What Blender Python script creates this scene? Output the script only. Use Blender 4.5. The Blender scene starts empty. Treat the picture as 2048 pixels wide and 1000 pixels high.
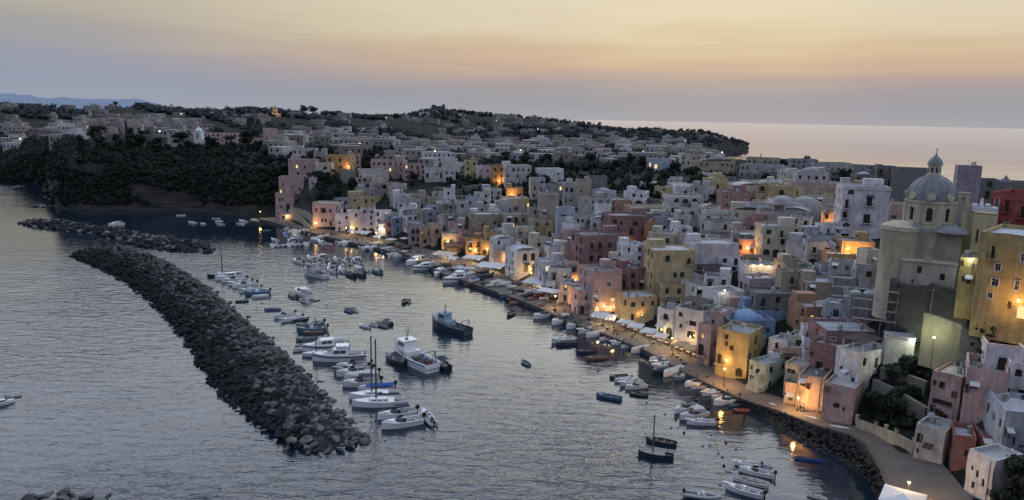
import bpy, math, random
import numpy as np
from mathutils import Vector, Matrix
PI = math.pi
R = math.radians
SC = bpy.context.scene
COL = SC.collection
rnd = random.Random(7)

# ------------------------------------------------------------------ camera
F = 1490.0; IW, IH = 2048, 1000; EYE = 58.0
PITCH = R(10.08); ROLL = R(1.15)
cam_d = bpy.data.cameras.new('camera'); cam = bpy.data.objects.new('camera', cam_d); COL.objects.link(cam)
CM = Matrix.Rotation(PI/2-PITCH, 4, 'X') @ Matrix.Rotation(ROLL, 4, 'Z')
CM.translation = (0, 0, EYE)
cam.matrix_world = CM
cam_d.lens = F/IW*36; cam_d.sensor_width = 36; cam_d.clip_start = 1; cam_d.clip_end = 60000
SC.camera = cam
C3 = CM.to_3x3()
CI = C3.inverted()

def ray(px, py):
    return (C3 @ Vector(((px-IW/2)/F, -(py-IH/2)/F, -1))).normalized()
def at_z(px, py, z):
    """ground point where the line of sight meets height z"""
    d = ray(px, py); t = (z-EYE)/d.z
    return Vector((d.x*t, d.y*t, z))
def at_d(px, py, D):
    """point at horizontal distance D"""
    d = ray(px, py); t = D/math.hypot(d.x, d.y)
    return Vector((d.x*t, d.y*t, EYE+d.z*t))
def proj(p):
    q = CI @ (Vector(p)-Vector((0, 0, EYE)))
    if q.z > -1: return (-9999, -9999)
    return (IW/2+q.x/-q.z*F, IH/2-q.y/-q.z*F)
def depth(p):
    return -(CI @ (Vector(p)-Vector((0, 0, EYE)))).z

# ------------------------------------------------------------------ objects
ALL = []
def link(o, parent=None):
    COL.objects.link(o)
    if parent is not None: o.parent = parent
    return o
def empty(name, loc, rz=0.0):
    o = bpy.data.objects.new(name, None); link(o); o.location = loc; o.rotation_euler = (0, 0, rz)
    o.empty_display_size = .3
    return o
def tag(o, label=None, cat=None, group=None, kind=None):
    if label: o['label'] = label
    if cat: o['category'] = cat
    if group: o['group'] = group
    if kind: o['kind'] = kind
    return o

class MB:
    """collects shapes and links them as ONE mesh"""
    def __init__(s): s.v = []; s.f = []
    def add(s, vs, fs):
        n = len(s.v); s.v.extend([tuple(v) for v in vs]); s.f.extend([tuple(i+n for i in f) for f in fs]); return s
    def box(s, cx, cy, z0, sx, sy, sz, rz=0.0, taper=1.0):
        c, sn = math.cos(rz), math.sin(rz); vs = []
        for k, t in ((0, 1.0), (1, taper)):
            for a, b in ((-1, -1), (1, -1), (1, 1), (-1, 1)):
                x = a*sx/2*t; y = b*sy/2*t
                vs.append((cx+x*c-y*sn, cy+x*sn+y*c, z0+k*sz))
        return s.add(vs, [(3, 2, 1, 0), (4, 5, 6, 7), (0, 1, 5, 4), (1, 2, 6, 5), (2, 3, 7, 6), (3, 0, 4, 7)])
    def bar(s, a, b, r, n=6, r2=None):
        a = Vector(a); b = Vector(b); d = (b-a)
        if d.length < 1e-5: return s
        d.normalize(); u = d.orthogonal().normalized(); w = d.cross(u); vs = []
        r2 = r if r2 is None else r2
        for p, rr in ((a, r), (b, r2)):
            for i in range(n):
                t = 2*PI*i/n; vs.append(p+u*math.cos(t)*rr+w*math.sin(t)*rr)
        fs = [(i, (i+1) % n, n+(i+1) % n, n+i) for i in range(n)]
        fs += [tuple(range(n))[::-1], tuple(range(n, 2*n))]
        return s.add(vs, fs)
    def tube(s, pts, r, n=5):
        for i in range(len(pts)-1): s.bar(pts[i], pts[i+1], r, n)
        return s
    def lathe(s, prof, cx=0, cy=0, n=16, a0=0, a1=2*PI):
        """prof: list of (r, z) from bottom to top"""
        full = abs(a1-a0-2*PI) < 1e-6; m = n if full else n+1; vs = []
        for r, z in prof:
            for i in range(m):
                t = a0+(a1-a0)*i/n; vs.append((cx+r*math.cos(t), cy+r*math.sin(t), z))
        fs = []
        for k in range(len(prof)-1):
            for i in range(n):
                j = (i+1) % m
                fs.append((k*m+i, k*m+j, (k+1)*m+j, (k+1)*m+i))
        return s.add(vs, fs)
    def prism(s, poly, z0, z1):
        """poly ccw list (x,y)"""
        n = len(poly)
        vs = [(x, y, z0) for x, y in poly]+[(x, y, z1) for x, y in poly]
        fs = [tuple(range(n))[::-1], tuple(range(n, 2*n))]+[(i, (i+1) % n, n+(i+1) % n, n+i) for i in range(n)]
        return s.add(vs, fs)
    def mesh(s, name, m, smooth=False):
        me = bpy.data.meshes.new(name); me.from_pydata(s.v, [], s.f)
        if m is not None: me.materials.append(m)
        if smooth: me.polygons.foreach_set('use_smooth', [True]*len(me.polygons))
        me.update(); return me
    def build(s, name, m, parent=None, smooth=False, loc=None):
        o = bpy.data.objects.new(name, s.mesh(name, m, smooth)); link(o, parent)
        if loc is not None: o.location = loc
        return o
def inst(name, me, parent=None, loc=(0, 0, 0), rz=0.0, sc=None):
    o = bpy.data.objects.new(name, me); link(o, parent); o.location = loc; o.rotation_euler = (0, 0, rz)
    if sc is not None: o.scale = (sc, sc, sc) if not hasattr(sc, '__len__') else sc
    return o
def copy_tree(o, parent=None):
    c = o.copy(); COL.objects.link(c); c.parent = parent
    for ch in list(o.children): copy_tree(ch, c)
    return c

# ------------------------------------------------------------------ materials
MATS = {}
def _new(name):
    m = bpy.data.materials.new(name); m.use_nodes = True; nt = m.node_tree; nt.nodes.clear()
    out = nt.nodes.new('ShaderNodeOutputMaterial'); return m, nt, out
def N(nt, typ, **kw):
    n = nt.nodes.new(typ)
    for k, v in kw.items():
        if k in n.inputs: n.inputs[k].default_value = v
        else: setattr(n, k, v)
    return n
def mat(name, col, rough=.8, var=.25, scale=.6, metal=0.0, spec=.3, streak=False, bump=0.0, col2=None, objvar=0.0, bscale=None):
    """procedural paint/stone: two noises vary the base colour, optional stains running down"""
    if name in MATS: return MATS[name]
    m, nt, out = _new(name); L = nt.links.new
    b = N(nt, 'ShaderNodeBsdfPrincipled', Roughness=rough, Metallic=metal); b.inputs['Specular IOR Level'].default_value = spec
    geo = N(nt, 'ShaderNodeNewGeometry')
    no = N(nt, 'ShaderNodeTexNoise', Scale=scale, Detail=5.0, Roughness=.65); L(geo.outputs['Position'], no.inputs['Vector'])
    ramp = N(nt, 'ShaderNodeMapRange'); ramp.inputs['From Min'].default_value = .32; ramp.inputs['From Max'].default_value = .68
    L(no.outputs['Fac'], ramp.inputs['Value'])
    c2 = col2 if col2 else tuple(c*(1-var) for c in col)
    mix = N(nt, 'ShaderNodeMix', data_type='RGBA'); mix.inputs['A'].default_value = (*c2, 1); mix.inputs['B'].default_value = (*col, 1)
    L(ramp.outputs['Result'], mix.inputs['Factor']); last = mix.outputs['Result']
    if streak:
        mp = N(nt, 'ShaderNodeMapping'); mp.inputs['Scale'].default_value = (1.3, 1.3, .16); L(geo.outputs['Position'], mp.inputs['Vector'])
        n2 = N(nt, 'ShaderNodeTexNoise', Scale=1.0, Detail=6.0, Roughness=.7); L(mp.outputs['Vector'], n2.inputs['Vector'])
        r2 = N(nt, 'ShaderNodeMapRange'); r2.inputs['From Min'].default_value = .48; r2.inputs['From Max'].default_value = .68; r2.inputs['To Max'].default_value = .78
        L(n2.outputs['Fac'], r2.inputs['Value'])
        m2 = N(nt, 'ShaderNodeMix', data_type='RGBA'); m2.inputs['B'].default_value = (col[0]*.42+.03, col[1]*.40+.03, col[2]*.38+.03, 1)
        L(r2.outputs['Result'], m2.inputs['Factor']); L(last, m2.inputs['A']); last = m2.outputs['Result']
        n3 = N(nt, 'ShaderNodeTexNoise', Scale=3.1, Detail=3.0); L(geo.outputs['Position'], n3.inputs['Vector'])
        r3 = N(nt, 'ShaderNodeMapRange'); r3.inputs['From Min'].default_value = .62; r3.inputs['From Max'].default_value = .66; r3.inputs['To Max'].default_value = .35
        L(n3.outputs['Fac'], r3.inputs['Value'])
        m3 = N(nt, 'ShaderNodeMix', data_type='RGBA'); m3.inputs['B'].default_value = (.42, .40, .37, 1)
        L(r3.outputs['Result'], m3.inputs['Factor']); L(last, m3.inputs['A']); last = m3.outputs['Result']
    if objvar:
        oi = N(nt, 'ShaderNodeObjectInfo'); mr = N(nt, 'ShaderNodeMapRange'); mr.inputs['To Min'].default_value = 1-objvar; mr.inputs['To Max'].default_value = 1+objvar
        L(oi.outputs['Random'], mr.inputs['Value'])
        hs = N(nt, 'ShaderNodeHueSaturation'); L(mr.outputs['Result'], hs.inputs['Value']); L(last, hs.inputs['Color']); last = hs.outputs['Color']
    L(last, b.inputs['Base Color'])
    if bump:
        nb = N(nt, 'ShaderNodeTexNoise', Scale=bscale or scale*6, Detail=4.0); L(geo.outputs['Position'], nb.inputs['Vector'])
        bp = N(nt, 'ShaderNodeBump', Strength=bump, Distance=.3); L(nb.outputs['Fac'], bp.inputs['Height']); L(bp.outputs['Normal'], b.inputs['Normal'])
    L(b.outputs['BSDF'], out.inputs['Surface']); MATS[name] = m; return m
def glow(name, col, strength):
    if name in MATS: return MATS[name]
    m, nt, out = _new(name); e = N(nt, 'ShaderNodeEmission', Color=(*col, 1), Strength=strength)
    nt.links.new(e.outputs[0], out.inputs['Surface']); MATS[name] = m; return m

# ------------------------------------------------------------------ sky
def build_world():
    w = bpy.data.worlds.new('World'); SC.world = w; w.use_nodes = True; nt = w.node_tree; nt.nodes.clear(); L = nt.links.new
    out = N(nt, 'ShaderNodeOutputWorld'); tc = N(nt, 'ShaderNodeTexCoord'); sep = N(nt, 'ShaderNodeSeparateXYZ')
    L(tc.outputs['Generated'], sep.inputs[0])
    def math_(op, a, b=None, clamp=False):
        n = N(nt, 'ShaderNodeMath', operation=op, use_clamp=clamp)
        for i, x in enumerate((a, b)):
            if x is None: continue
            if isinstance(x, (int, float)): n.inputs[i].default_value = x
            else: L(x, n.inputs[i])
        return n.outputs[0]
    # streaky thin cloud: shifts the bands up and down a little
    mp = N(nt, 'ShaderNodeMapping'); mp.inputs['Scale'].default_value = (1.6, 1.6, 26); mp.inputs['Rotation'].default_value = (R(0), R(-2.2), 0)
    L(tc.outputs['Generated'], mp.inputs['Vector'])
    no = N(nt, 'ShaderNodeTexNoise', Scale=2.0, Detail=5.0, Roughness=.55); L(mp.outputs['Vector'], no.inputs['Vector'])
    wob = math_('MULTIPLY', math_('SUBTRACT', no.outputs['Fac'], .5), .065)
    el = sep.outputs['Z']
    def ramp(stops, fac):
        r = N(nt, 'ShaderNodeValToRGB'); e = r.color_ramp.elements
        r.color_ramp.interpolation = 'B_SPLINE' if False else 'LINEAR'
        while len(e) > 1: e.remove(e[-1])
        e[0].position = stops[0][0]; e[0].color = (*stops[0][1], 1)
        for p, c in stops[1:]:
            q = e.new(p); q.color = (*c, 1)
        L(fac, r.inputs['Fac']); return r.outputs['Color']
    def lin(r, g, b): return tuple(((c/255)/12.92 if c/255 < .04045 else ((c/255+.055)/1.055)**2.4) for c in (r, g, b))
    # position = sin(elevation) * 2  (0 .. 30 degrees), wobbling with the cloud
    fac = math_('MULTIPLY', math_('ADD', el, math_('MULTIPLY', wob, math_('MULTIPLY', el, 9.0, True))), 2.0)
    warm = ramp([(0.0, lin(164, 166, 172)), (.045, lin(154, 156, 164)), (.08, lin(162, 158, 162)), (.11, lin(184, 165, 156)), (.14, lin(204, 177, 152)), (.18, lin(212, 190, 158)),
                 (.23, lin(222, 206, 176)), (.33, lin(228, 217, 192)), (.5, lin(212, 212, 198)), (.8, lin(208, 212, 220)), (1, lin(200, 210, 228))], fac)
    cool = ramp([(0.0, lin(156, 164, 178)), (.07, lin(148, 156, 174)), (.13, lin(152, 156, 170)), (.19, lin(168, 164, 160)), (.26, lin(182, 176, 160)), (.34, lin(182, 180, 168)),
                 (.5, lin(172, 176, 180)), (.8, lin(196, 205, 222)), (1, lin(194, 206, 228))], fac)
    back = ramp([(0.0, lin(84, 94, 122)), (.2, lin(116, 116, 140)), (.4, lin(150, 157, 182)), (1, lin(188, 200, 226))], fac)
    # bearing of the glow: about 15 degrees right of the view axis
    ga = R(17)
    dot = math_('ADD', math_('MULTIPLY', sep.outputs['X'], math.sin(ga)), math_('MULTIPLY', sep.outputs['Y'], math.cos(ga)))
    k1 = N(nt, 'ShaderNodeMapRange', interpolation_type='SMOOTHSTEP'); k1.inputs['From Min'].default_value = .62; k1.inputs['From Max'].default_value = 1.0; L(dot, k1.inputs['Value'])
    k2 = N(nt, 'ShaderNodeMapRange', interpolation_type='SMOOTHSTEP'); k2.inputs['From Min'].default_value = -.45; k2.inputs['From Max'].default_value = .6; L(dot, k2.inputs['Value'])
    m1 = N(nt, 'ShaderNodeMix', data_type='RGBA'); L(k1.outputs[0], m1.inputs['Factor']); L(cool, m1.inputs['A']); L(warm, m1.inputs['B'])
    m2 = N(nt, 'ShaderNodeMix', data_type='RGBA'); L(k2.outputs[0], m2.inputs['Factor']); L(back, m2.inputs['A']); L(m1.outputs['Result'], m2.inputs['B'])
    # the brightest patch, where the sun went down behind thin cloud
    g = N(nt, 'ShaderNodeVectorMath', operation='DOT_PRODUCT'); gd = ray(1430, 60); g.inputs[1].default_value = gd; L(tc.outputs['Generated'], g.inputs[0])
    k3 = N(nt, 'ShaderNodeMapRange', interpolation_type='SMOOTHERSTEP'); k3.inputs['From Min'].default_value = .975; k3.inputs['From Max'].default_value = 1.0; k3.inputs['To Max'].default_value = .35
    L(g.outputs['Value'], k3.inputs['Value'])
    kk = math_('MULTIPLY', k3.outputs[0], math_('MULTIPLY', math_('ADD', no.outputs['Fac'], .1), math_('MULTIPLY', el, 9.0, True)), True)
    band = N(nt, 'ShaderNodeMapRange', interpolation_type='SMOOTHSTEP'); band.inputs['From Min'].default_value = .165; band.inputs['From Max'].default_value = .30; L(el, band.inputs['Value'])
    band2 = N(nt, 'ShaderNodeMapRange', interpolation_type='SMOOTHSTEP'); band2.inputs['From Min'].default_value = .75; band2.inputs['From Max'].default_value = .45; L(el, band2.inputs['Value'])
    boost = math_('ADD', math_('MULTIPLY', math_('MULTIPLY', band.outputs[0], band2.outputs[0]), math_('MULTIPLY', k2.outputs[0], 2.1)), 1.0)
    m3 = N(nt, 'ShaderNodeMix', data_type='RGBA'); m3.inputs['B'].default_value = (*lin(240, 226, 180), 1); L(kk, m3.inputs['Factor']); L(m2.outputs['Result'], m3.inputs['A'])
    sky = N(nt, 'ShaderNodeTexSky'); sky.sky_type = 'NISHITA'; sky.sun_disc = False; sky.sun_elevation = R(1.0); sky.sun_rotation = R(17); sky.altitude = 60
    bg0 = N(nt, 'ShaderNodeBackground', Strength=.002); L(sky.outputs[0], bg0.inputs['Color'])
    bg = N(nt, 'ShaderNodeBackground', Strength=1.0); L(m3.outputs['Result'], bg.inputs['Color']); L(boost, bg.inputs['Strength'])
    add = N(nt, 'ShaderNodeAddShader'); L(bg0.outputs[0], add.inputs[0]); L(bg.outputs[0], add.inputs[1]); L(add.outputs[0], out.inputs['Surface'])
    s = bpy.data.lights.new('sun', 'SUN'); s.energy = .10; s.angle = R(50); s.color = (1, .72, .45)
    so = bpy.data.objects.new('sun', s); link(so)
    dv = Vector((math.sin(R(17))*math.cos(R(4)), math.cos(R(17))*math.cos(R(4)), math.sin(R(4))))
    so.rotation_euler = dv.to_track_quat('Z', 'Y').to_euler(); so.location = (0, 0, 200)
build_world()
SC.view_settings.view_transform = 'Standard'; SC.view_settings.look = 'None'; SC.view_settings.exposure = 0
SC.render.engine = 'CYCLES'
SC.cycles.use_denoising = True
SC.cycles.max_bounces = 5; SC.cycles.diffuse_bounces = 2; SC.cycles.glossy_bounces = 3; SC.cycles.transmission_bounces = 4
SC.cycles.sample_clamp_indirect = 4; SC.cycles.sample_clamp_direct = 10
SC.cycles.caustics_reflective = False; SC.cycles.caustics_refractive = False

# ------------------------------------------------------------------ terrain
# (px, py, height): surveyed ground heights read off the view
GZ = [(590,440,1.0),(553,434,1.0),(640,457,1),(700,468,1),(765,478,1),(830,492,1.2),(890,505,1.2),(965,530,1.2),(1050,565,1.2),(1110,592,1.2),(1160,618,1.2),(1230,643,1.2),(1300,662,1.2),
 (1385,705,1.2),(1450,748,1.2),(1520,790,1.2),(1600,818,1.8),(1680,852,2.2),(1760,870,3.0),(1840,927,3.6),(1905,1010,4.6),(1960,1120,6),
 (560,415,3),(575,380,13),(600,400,12),(640,345,27),(600,330,29),(660,400,14),(700,430,6),(720,380,17),(700,340,26),
 (760,440,8),(780,385,18),(780,340,25),(900,460,8.3),(900,400,16.3),(900,360,22.6),(850,350,23.5),(850,300,28.6),(960,330,25.5),(980,420,15),
 (1000,500,6),(1000,380,20),(1100,520,7.7),(1100,460,12.8),(1100,400,19.6),(1100,350,24.6),(1100,310,27.7),(1100,280,30.6),(1200,560,7),(1200,480,14),(1200,420,20.5),(1200,370,24.8),
 (1300,590,6),(1300,500,13.5),(1300,430,20.3),(1300,380,25),(1300,340,26),(1300,310,27.7),(1400,620,7),(1400,520,15),(1400,440,21),(1400,390,25.6),(1400,340,27),
 (1500,700,5.8),(1500,600,12.2),(1500,520,17.7),(1500,450,23.4),(1500,400,26.7),(1500,360,27.6),(1500,332,28),(1450,320,27),
 (1600,760,4.5),(1600,660,10.5),(1600,560,16.5),(1600,470,23),(1600,420,26.5),(1600,350,28),
 (1700,780,7),(1700,700,10.5),(1700,620,15),(1700,540,20),(1700,480,24.4),(1700,430,26.8),(1700,380,27),(1700,352,27.6),
 (1800,860,6.5),(1800,800,8.5),(1800,740,12),(1800,680,17),(1780,600,20),(1780,520,24.5),(1900,900,5.4),(1900,840,7.6),(1900,780,11),(1950,940,5.6),(1950,1000,5.6),(1900,735,14),(1900,700,18),(1900,650,21),(1900,560,26),(1900,450,28),(1900,380,28),
 (2040,1060,6.5),(2040,1000,7),(2040,900,8.5),(2040,820,12),(2040,760,16),(2040,710,22),(2040,650,25.5),(2040,560,27),(1790,572,20),(1830,572,22),(1870,575,23),(1920,578,23.5),(1820,660,13),(1870,668,14),(1920,672,17),(1935,652,23),(1960,648,24.5),(1990,650,25),(2200,600,28),(2200,800,25),(2200,1000,18),(2000,1150,9),(2040,400,29),(2300,400,29)]
# (px, py, distance) for the far country
GD = [(150,335,518),(250,335,503),(350,335,500),(450,340,482),(520,345,470),(110,300,610),(140,288,560),(200,288,545),(300,292,540),(430,296,525),(530,305,500),(556,325,470),(545,400,452),(40,300,820),(0,330,790),(0,300,880),(-200,300,900),
 (0,214,1400),(-200,210,1400),(250,214,1300),(500,224,1300),(650,230,1400),(780,238,1500),(850,226,1500),(900,221,1500),(1000,230,1600),(1100,242,1650),(1200,250,1700),(1300,258,1720),
 (1380,262,1720),(1430,270,1720),(1470,285,1720),(0,258,950),(200,262,800),(200,240,1050),(450,245,1000),(450,292,620),(600,262,900),(700,292,650),(760,268,1000),(850,302,700),(950,285,950),
 (950,256,1300),(1200,270,1350),(1200,295,850),(1300,285,1100),(1300,272,1450),(1400,292,1350),(1400,315,760)]
_pts = [at_z(*p) for p in GZ]+[at_d(*p) for p in GD]
for px, D, z in ((-200,2200,8),(100,2200,8),(400,2200,8),(700,2300,6),(1000,2300,6),(1300,2150,5),(1500,620,27),(1500,760,9),(1600,560,25),(1800,500,25),(2048,420,27),(2300,400,27),(1600,680,6),(1800,600,6),(2048,520,8)):
    d = ray(px, 500); t = D/math.hypot(d.x, d.y); _pts.append(Vector((d.x*t, d.y*t, z)))
_pts += [Vector((60, 0, 44)), Vector((30, 0, 55)), Vector((0, -20, 56)), Vector((120, 20, 30)), Vector((100, -20, 50)), Vector((0, 20, 46)), Vector((-30, -10, 50))]
_P = np.array([(p.x, p.y) for p in _pts]); _Z = np.array([p.z for p in _pts])
def _warp(xy):
    """compress distance so near and far survey points weigh alike"""
    r = np.hypot(xy[:, 0], xy[:, 1])+1e-6; k = np.log(1+r/60)*60/r
    return xy*k[:, None]
_Q = _warp(_P)
_A = np.sqrt(((_Q[:, None, :]-_Q[None, :, :])**2).sum(2)+4.0)
_A2 = np.block([[_A+np.eye(len(_Q))*-.6, np.ones((len(_Q), 1))], [np.ones((1, len(_Q))), np.zeros((1, 1))]])
_Wt = np.linalg.solve(_A2, np.append(_Z, 0))
def rbf(xy):
    q = _warp(xy); out = np.zeros(len(q))
    for i in range(0, len(q), 20000):
        a = q[i:i+20000]; d = np.sqrt(((a[:, None, :]-_Q[None, :, :])**2).sum(2)+4.0)
        out[i:i+20000] = d @ _Wt[:-1]+_Wt[-1]
    return out
QUAY = [((517,437,1.2),(553,434,1.3)),((545,444,1.2),(575,436,1.3)),((570,451,1.2),(592,441,1.3)),((640,470,1.2),(640,456,1.3)),((700,484,1.2),(700,467,1.3)),((760,497,1.2),(765,477,1.3)),((820,512,1.2),(830,491,1.3)),
 ((880,545,1.2),(890,504,1.4)),((960,572,1.2),(965,529,1.4)),((1040,600,1.2),(1050,564,1.4)),((1085,618,1.2),(1110,590,1.4)),((1140,645,1.2),(1160,615,1.4)),((1210,668,1.2),(1230,640,1.4)),
 ((1290,700,1.2),(1300,659,1.4)),((1370,745,1.2),(1385,701,1.4)),((1440,778,1.2),(1450,745,1.4)),((1490,800,1.4),(1520,784,1.6)),((1560,822,2.0),(1600,806,2.2)),((1632,850,2.6),(1680,842,2.8)),
 ((1700,869,3.2),(1755,862,3.6)),((1732,888,3.6),(1800,893,4.0)),((1762,940,4.0),(1850,928,4.4)),((1785,1000,4.5),(1905,1005,5.4)),((1800,1080,5),(1960,1120,6.4)),((1820,1200,5.4),(2020,1250,8))]
def far(px, D):
    d = ray(px, 500); t = D/math.hypot(d.x, d.y); return Vector((d.x*t, d.y*t, 0))
qo = [at_z(*a) for a, b in QUAY]; qi = [at_z(*b) for a, b in QUAY]
coast = [p.copy() for p in qo]
coast += [Vector((40, 20, 0)), Vector((-60, 10, 0)), Vector((-80, -80, 0)), Vector((400, -80, 0)), far(2400, 300), far(2300, 470), far(2048, 540), far(1800, 610), far(1600, 690), far(1500, 800), far(1440, 960), far(1400, 1150)]
coast += [at_z(1435, 303.5, 0), at_z(1470, 300, 0), at_z(1497, 297.5, 0), at_z(1499, 296.3, 0), far(1440, 2050), far(1300, 2300), far(900, 2500), far(400, 2500), far(-400, 2500), far(-700, 1500)]
coast += [at_z(*p, 0) for p in ((-300, 352), (-80, 357), (0, 363), (60, 365), (92, 367), (84, 378), (98, 392), (104, 404), (98, 409), (108, 414), (140, 419), (180, 422), (250, 421), (320, 424), (390, 423), (440, 427), (500, 434))]
CX = np.array([(p.x, p.y) for p in coast])
def land_sd(xy):
    """signed distance to the coast line, positive on land"""
    n = len(CX); inside = np.zeros(len(xy), bool); dmin = np.full(len(xy), 1e9)
    for i in range(n):
        a = CX[i]; b = CX[(i+1) % n]
        c = ((a[1] > xy[:, 1]) != (b[1] > xy[:, 1]))
        with np.errstate(divide='ignore', invalid='ignore'):
            xi = (b[0]-a[0])*(xy[:, 1]-a[1])/(b[1]-a[1])+a[0]
        inside ^= c & (xy[:, 0] < xi)
        ab = b-a; t = np.clip(((xy-a) @ ab)/(ab @ ab+1e-9), 0, 1)
        d = np.hypot(*(xy-(a+t[:, None]*ab)).T); dmin = np.minimum(dmin, d)
    return np.where(inside, dmin, -dmin)
def _lump(xy, s):
    x = xy[:, 0]/s; y = xy[:, 1]/s
    return (np.sin(x*1.3+y*.7)+np.sin(x*-.8+y*1.7+1.3)+.6*np.sin(x*2.9+y*2.3+.5)+.5*np.sin(x*4.1-y*3.7))/3.1
def height(xy):
    z = rbf(xy); sd = land_sd(xy); r = np.hypot(xy[:, 0], xy[:, 1])
    base = np.where(r > 420, .8, 1.0)
    k = np.clip(sd/np.where((r > 430) & (r < 800), 9.0, 5.0), 0, 1); k = k*k*(3-2*k)
    rough = _lump(xy, 9.0)*2.2*np.clip((r-420)/100, 0, 1)+_lump(xy, 40.0)*1.5*np.clip((r-600)/400, 0, 1)
    # ledges in the cliff
    zz = base*.6+(np.maximum(z, base*.8)-base*.6)*k+rough*k
    return np.where(sd > 0, zz, np.maximum(-4, sd*.9)-.3)
NA, NR = 520, 560
R0, R1 = 62.0, 2700.0
AZ = np.linspace(R(-40), R(44), NA); LR = np.linspace(math.log(R0), math.log(R1), NR)
_aa, _rr = np.meshgrid(AZ, np.exp(LR), indexing='ij')
_xy = np.stack([(_rr*np.sin(_aa)).ravel(), (_rr*np.cos(_aa)).ravel()], 1)
HG = height(_xy).reshape(NA, NR)
def gz(x, y):
    r = math.hypot(x, y); a = math.atan2(x, y)
    i = (a-AZ[0])/(AZ[-1]-AZ[0])*(NA-1); j = (math.log(max(r, R0))-LR[0])/(LR[-1]-LR[0])*(NR-1)
    i = min(max(i, 0), NA-1.001); j = min(max(j, 0), NR-1.001); i0 = int(i); j0 = int(j); u = i-i0; v = j-j0
    return float((HG[i0, j0]*(1-u)+HG[i0+1, j0]*u)*(1-v)+(HG[i0, j0+1]*(1-u)+HG[i0+1, j0+1]*u)*v)
def hit(px, py, dmin=70, dmax=2600):
    """where the line of sight through (px,py) first meets the land"""
    d = ray(px, py); h = math.hypot(d.x, d.y); ux, uy, s = d.x/h, d.y/h, d.z/h; D = dmin
    while D < dmax:
        z = EYE+s*D
        if z <= gz(ux*D, uy*D):
            lo = D/1.006; hi = D
            for _ in range(8):
                m = (lo+hi)/2
                if EYE+s*m <= gz(ux*m, uy*m): hi = m
                else: lo = m
            return Vector((ux*hi, uy*hi, gz(ux*hi, uy*hi)))
        D *= 1.006
    return None

def build_terrain():
    m, nt, out = _new('terrain'); L = nt.links.new
    b = N(nt, 'ShaderNodeBsdfPrincipled', Roughness=.95); b.inputs['Specular IOR Level'].default_value = .1
    geo = N(nt, 'ShaderNodeNewGeometry'); sp = N(nt, 'ShaderNodeSeparateXYZ'); L(geo.outputs['Normal'], sp.inputs[0])
    n1 = N(nt, 'ShaderNodeTexNoise', Scale=.05, Detail=8.0, Roughness=.7); L(geo.outputs['Position'], n1.inputs['Vector'])
    mp = N(nt, 'ShaderNodeMapping'); mp.inputs['Scale'].default_value = (.06, .06, .55); L(geo.outputs['Position'], mp.inputs['Vector'])
    n2 = N(nt, 'ShaderNodeTexNoise', Scale=1.0, Detail=7.0, Roughness=.7); L(mp.outputs['Vector'], n2.inputs['Vector'])
    green = N(nt, 'ShaderNodeValToRGB'); e = green.color_ramp.elements; e[0].position = .35; e[0].color = (.012, .018, .016, 1); e[1].position = .7; e[1].color = (.026, .032, .027, 1); L(n1.outputs['Fac'], green.inputs['Fac'])
    rock = N(nt, 'ShaderNodeValToRGB'); e = rock.color_ramp.elements; e[0].position = .35; e[0].color = (.02, .022, .023, 1); e[1].position = .68; e[1].color = (.085, .082, .078, 1); L(n2.outputs['Fac'], rock.inputs['Fac'])
    sl = N(nt, 'ShaderNodeMapRange'); sl.inputs['From Min'].default_value = .80; sl.inputs['From Max'].default_value = .55; L(sp.outputs['Z'], sl.inputs['Value'])
    mx = N(nt, 'ShaderNodeMix', data_type='RGBA'); L(sl.outputs[0], mx.inputs['Factor']); L(green.outputs[0], mx.inputs['A']); L(rock.outputs[0], mx.inputs['B'])
    L(mx.outputs['Result'], b.inputs['Base Color'])
    bp = N(nt, 'ShaderNodeBump', Strength=.7, Distance=1.5); L(n2.outputs['Fac'], bp.inputs['Height']); L(bp.outputs['Normal'], b.inputs['Normal'])
    L(b.outputs[0], out.inputs['Surface']); MATS['terrain'] = m
    idx = np.arange(NA*NR).reshape(NA, NR)
    keep = (HG > -3.5)
    q = np.stack([idx[:-1, :-1], idx[1:, :-1], idx[1:, 1:], idx[:-1, 1:]], -1)
    kq = keep[:-1, :-1] | keep[1:, :-1] | keep[1:, 1:] | keep[:-1, 1:]
    q = q[kq]; used = np.unique(q); remap = -np.ones(NA*NR, int); remap[used] = np.arange(len(used)); q = remap[q][:, ::-1]
    v = np.column_stack([_xy, HG.ravel()])[used]
    me = bpy.data.meshes.new('ground'); me.vertices.add(len(v)); me.vertices.foreach_set('co', v.astype(np.float32).ravel())
    me.loops.add(q.size); me.loops.foreach_set('vertex_index', q.ravel().astype(np.int32))
    me.polygons.add(len(q)); me.polygons.foreach_set('loop_start', np.arange(0, q.size, 4, dtype=np.int32)); me.polygons.foreach_set('loop_total', np.full(len(q), 4, dtype=np.int32))
    me.update(calc_edges=True); me.validate(); me.materials.append(m)
    if sum(p.normal.z for p in list(me.polygons)[:200]) < 0: me.flip_normals()
    me.polygons.foreach_set('use_smooth', [True]*len(me.polygons))
    o = bpy.data.objects.new('ground', me); link(o); tag(o, kind='structure')
build_terrain()

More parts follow.
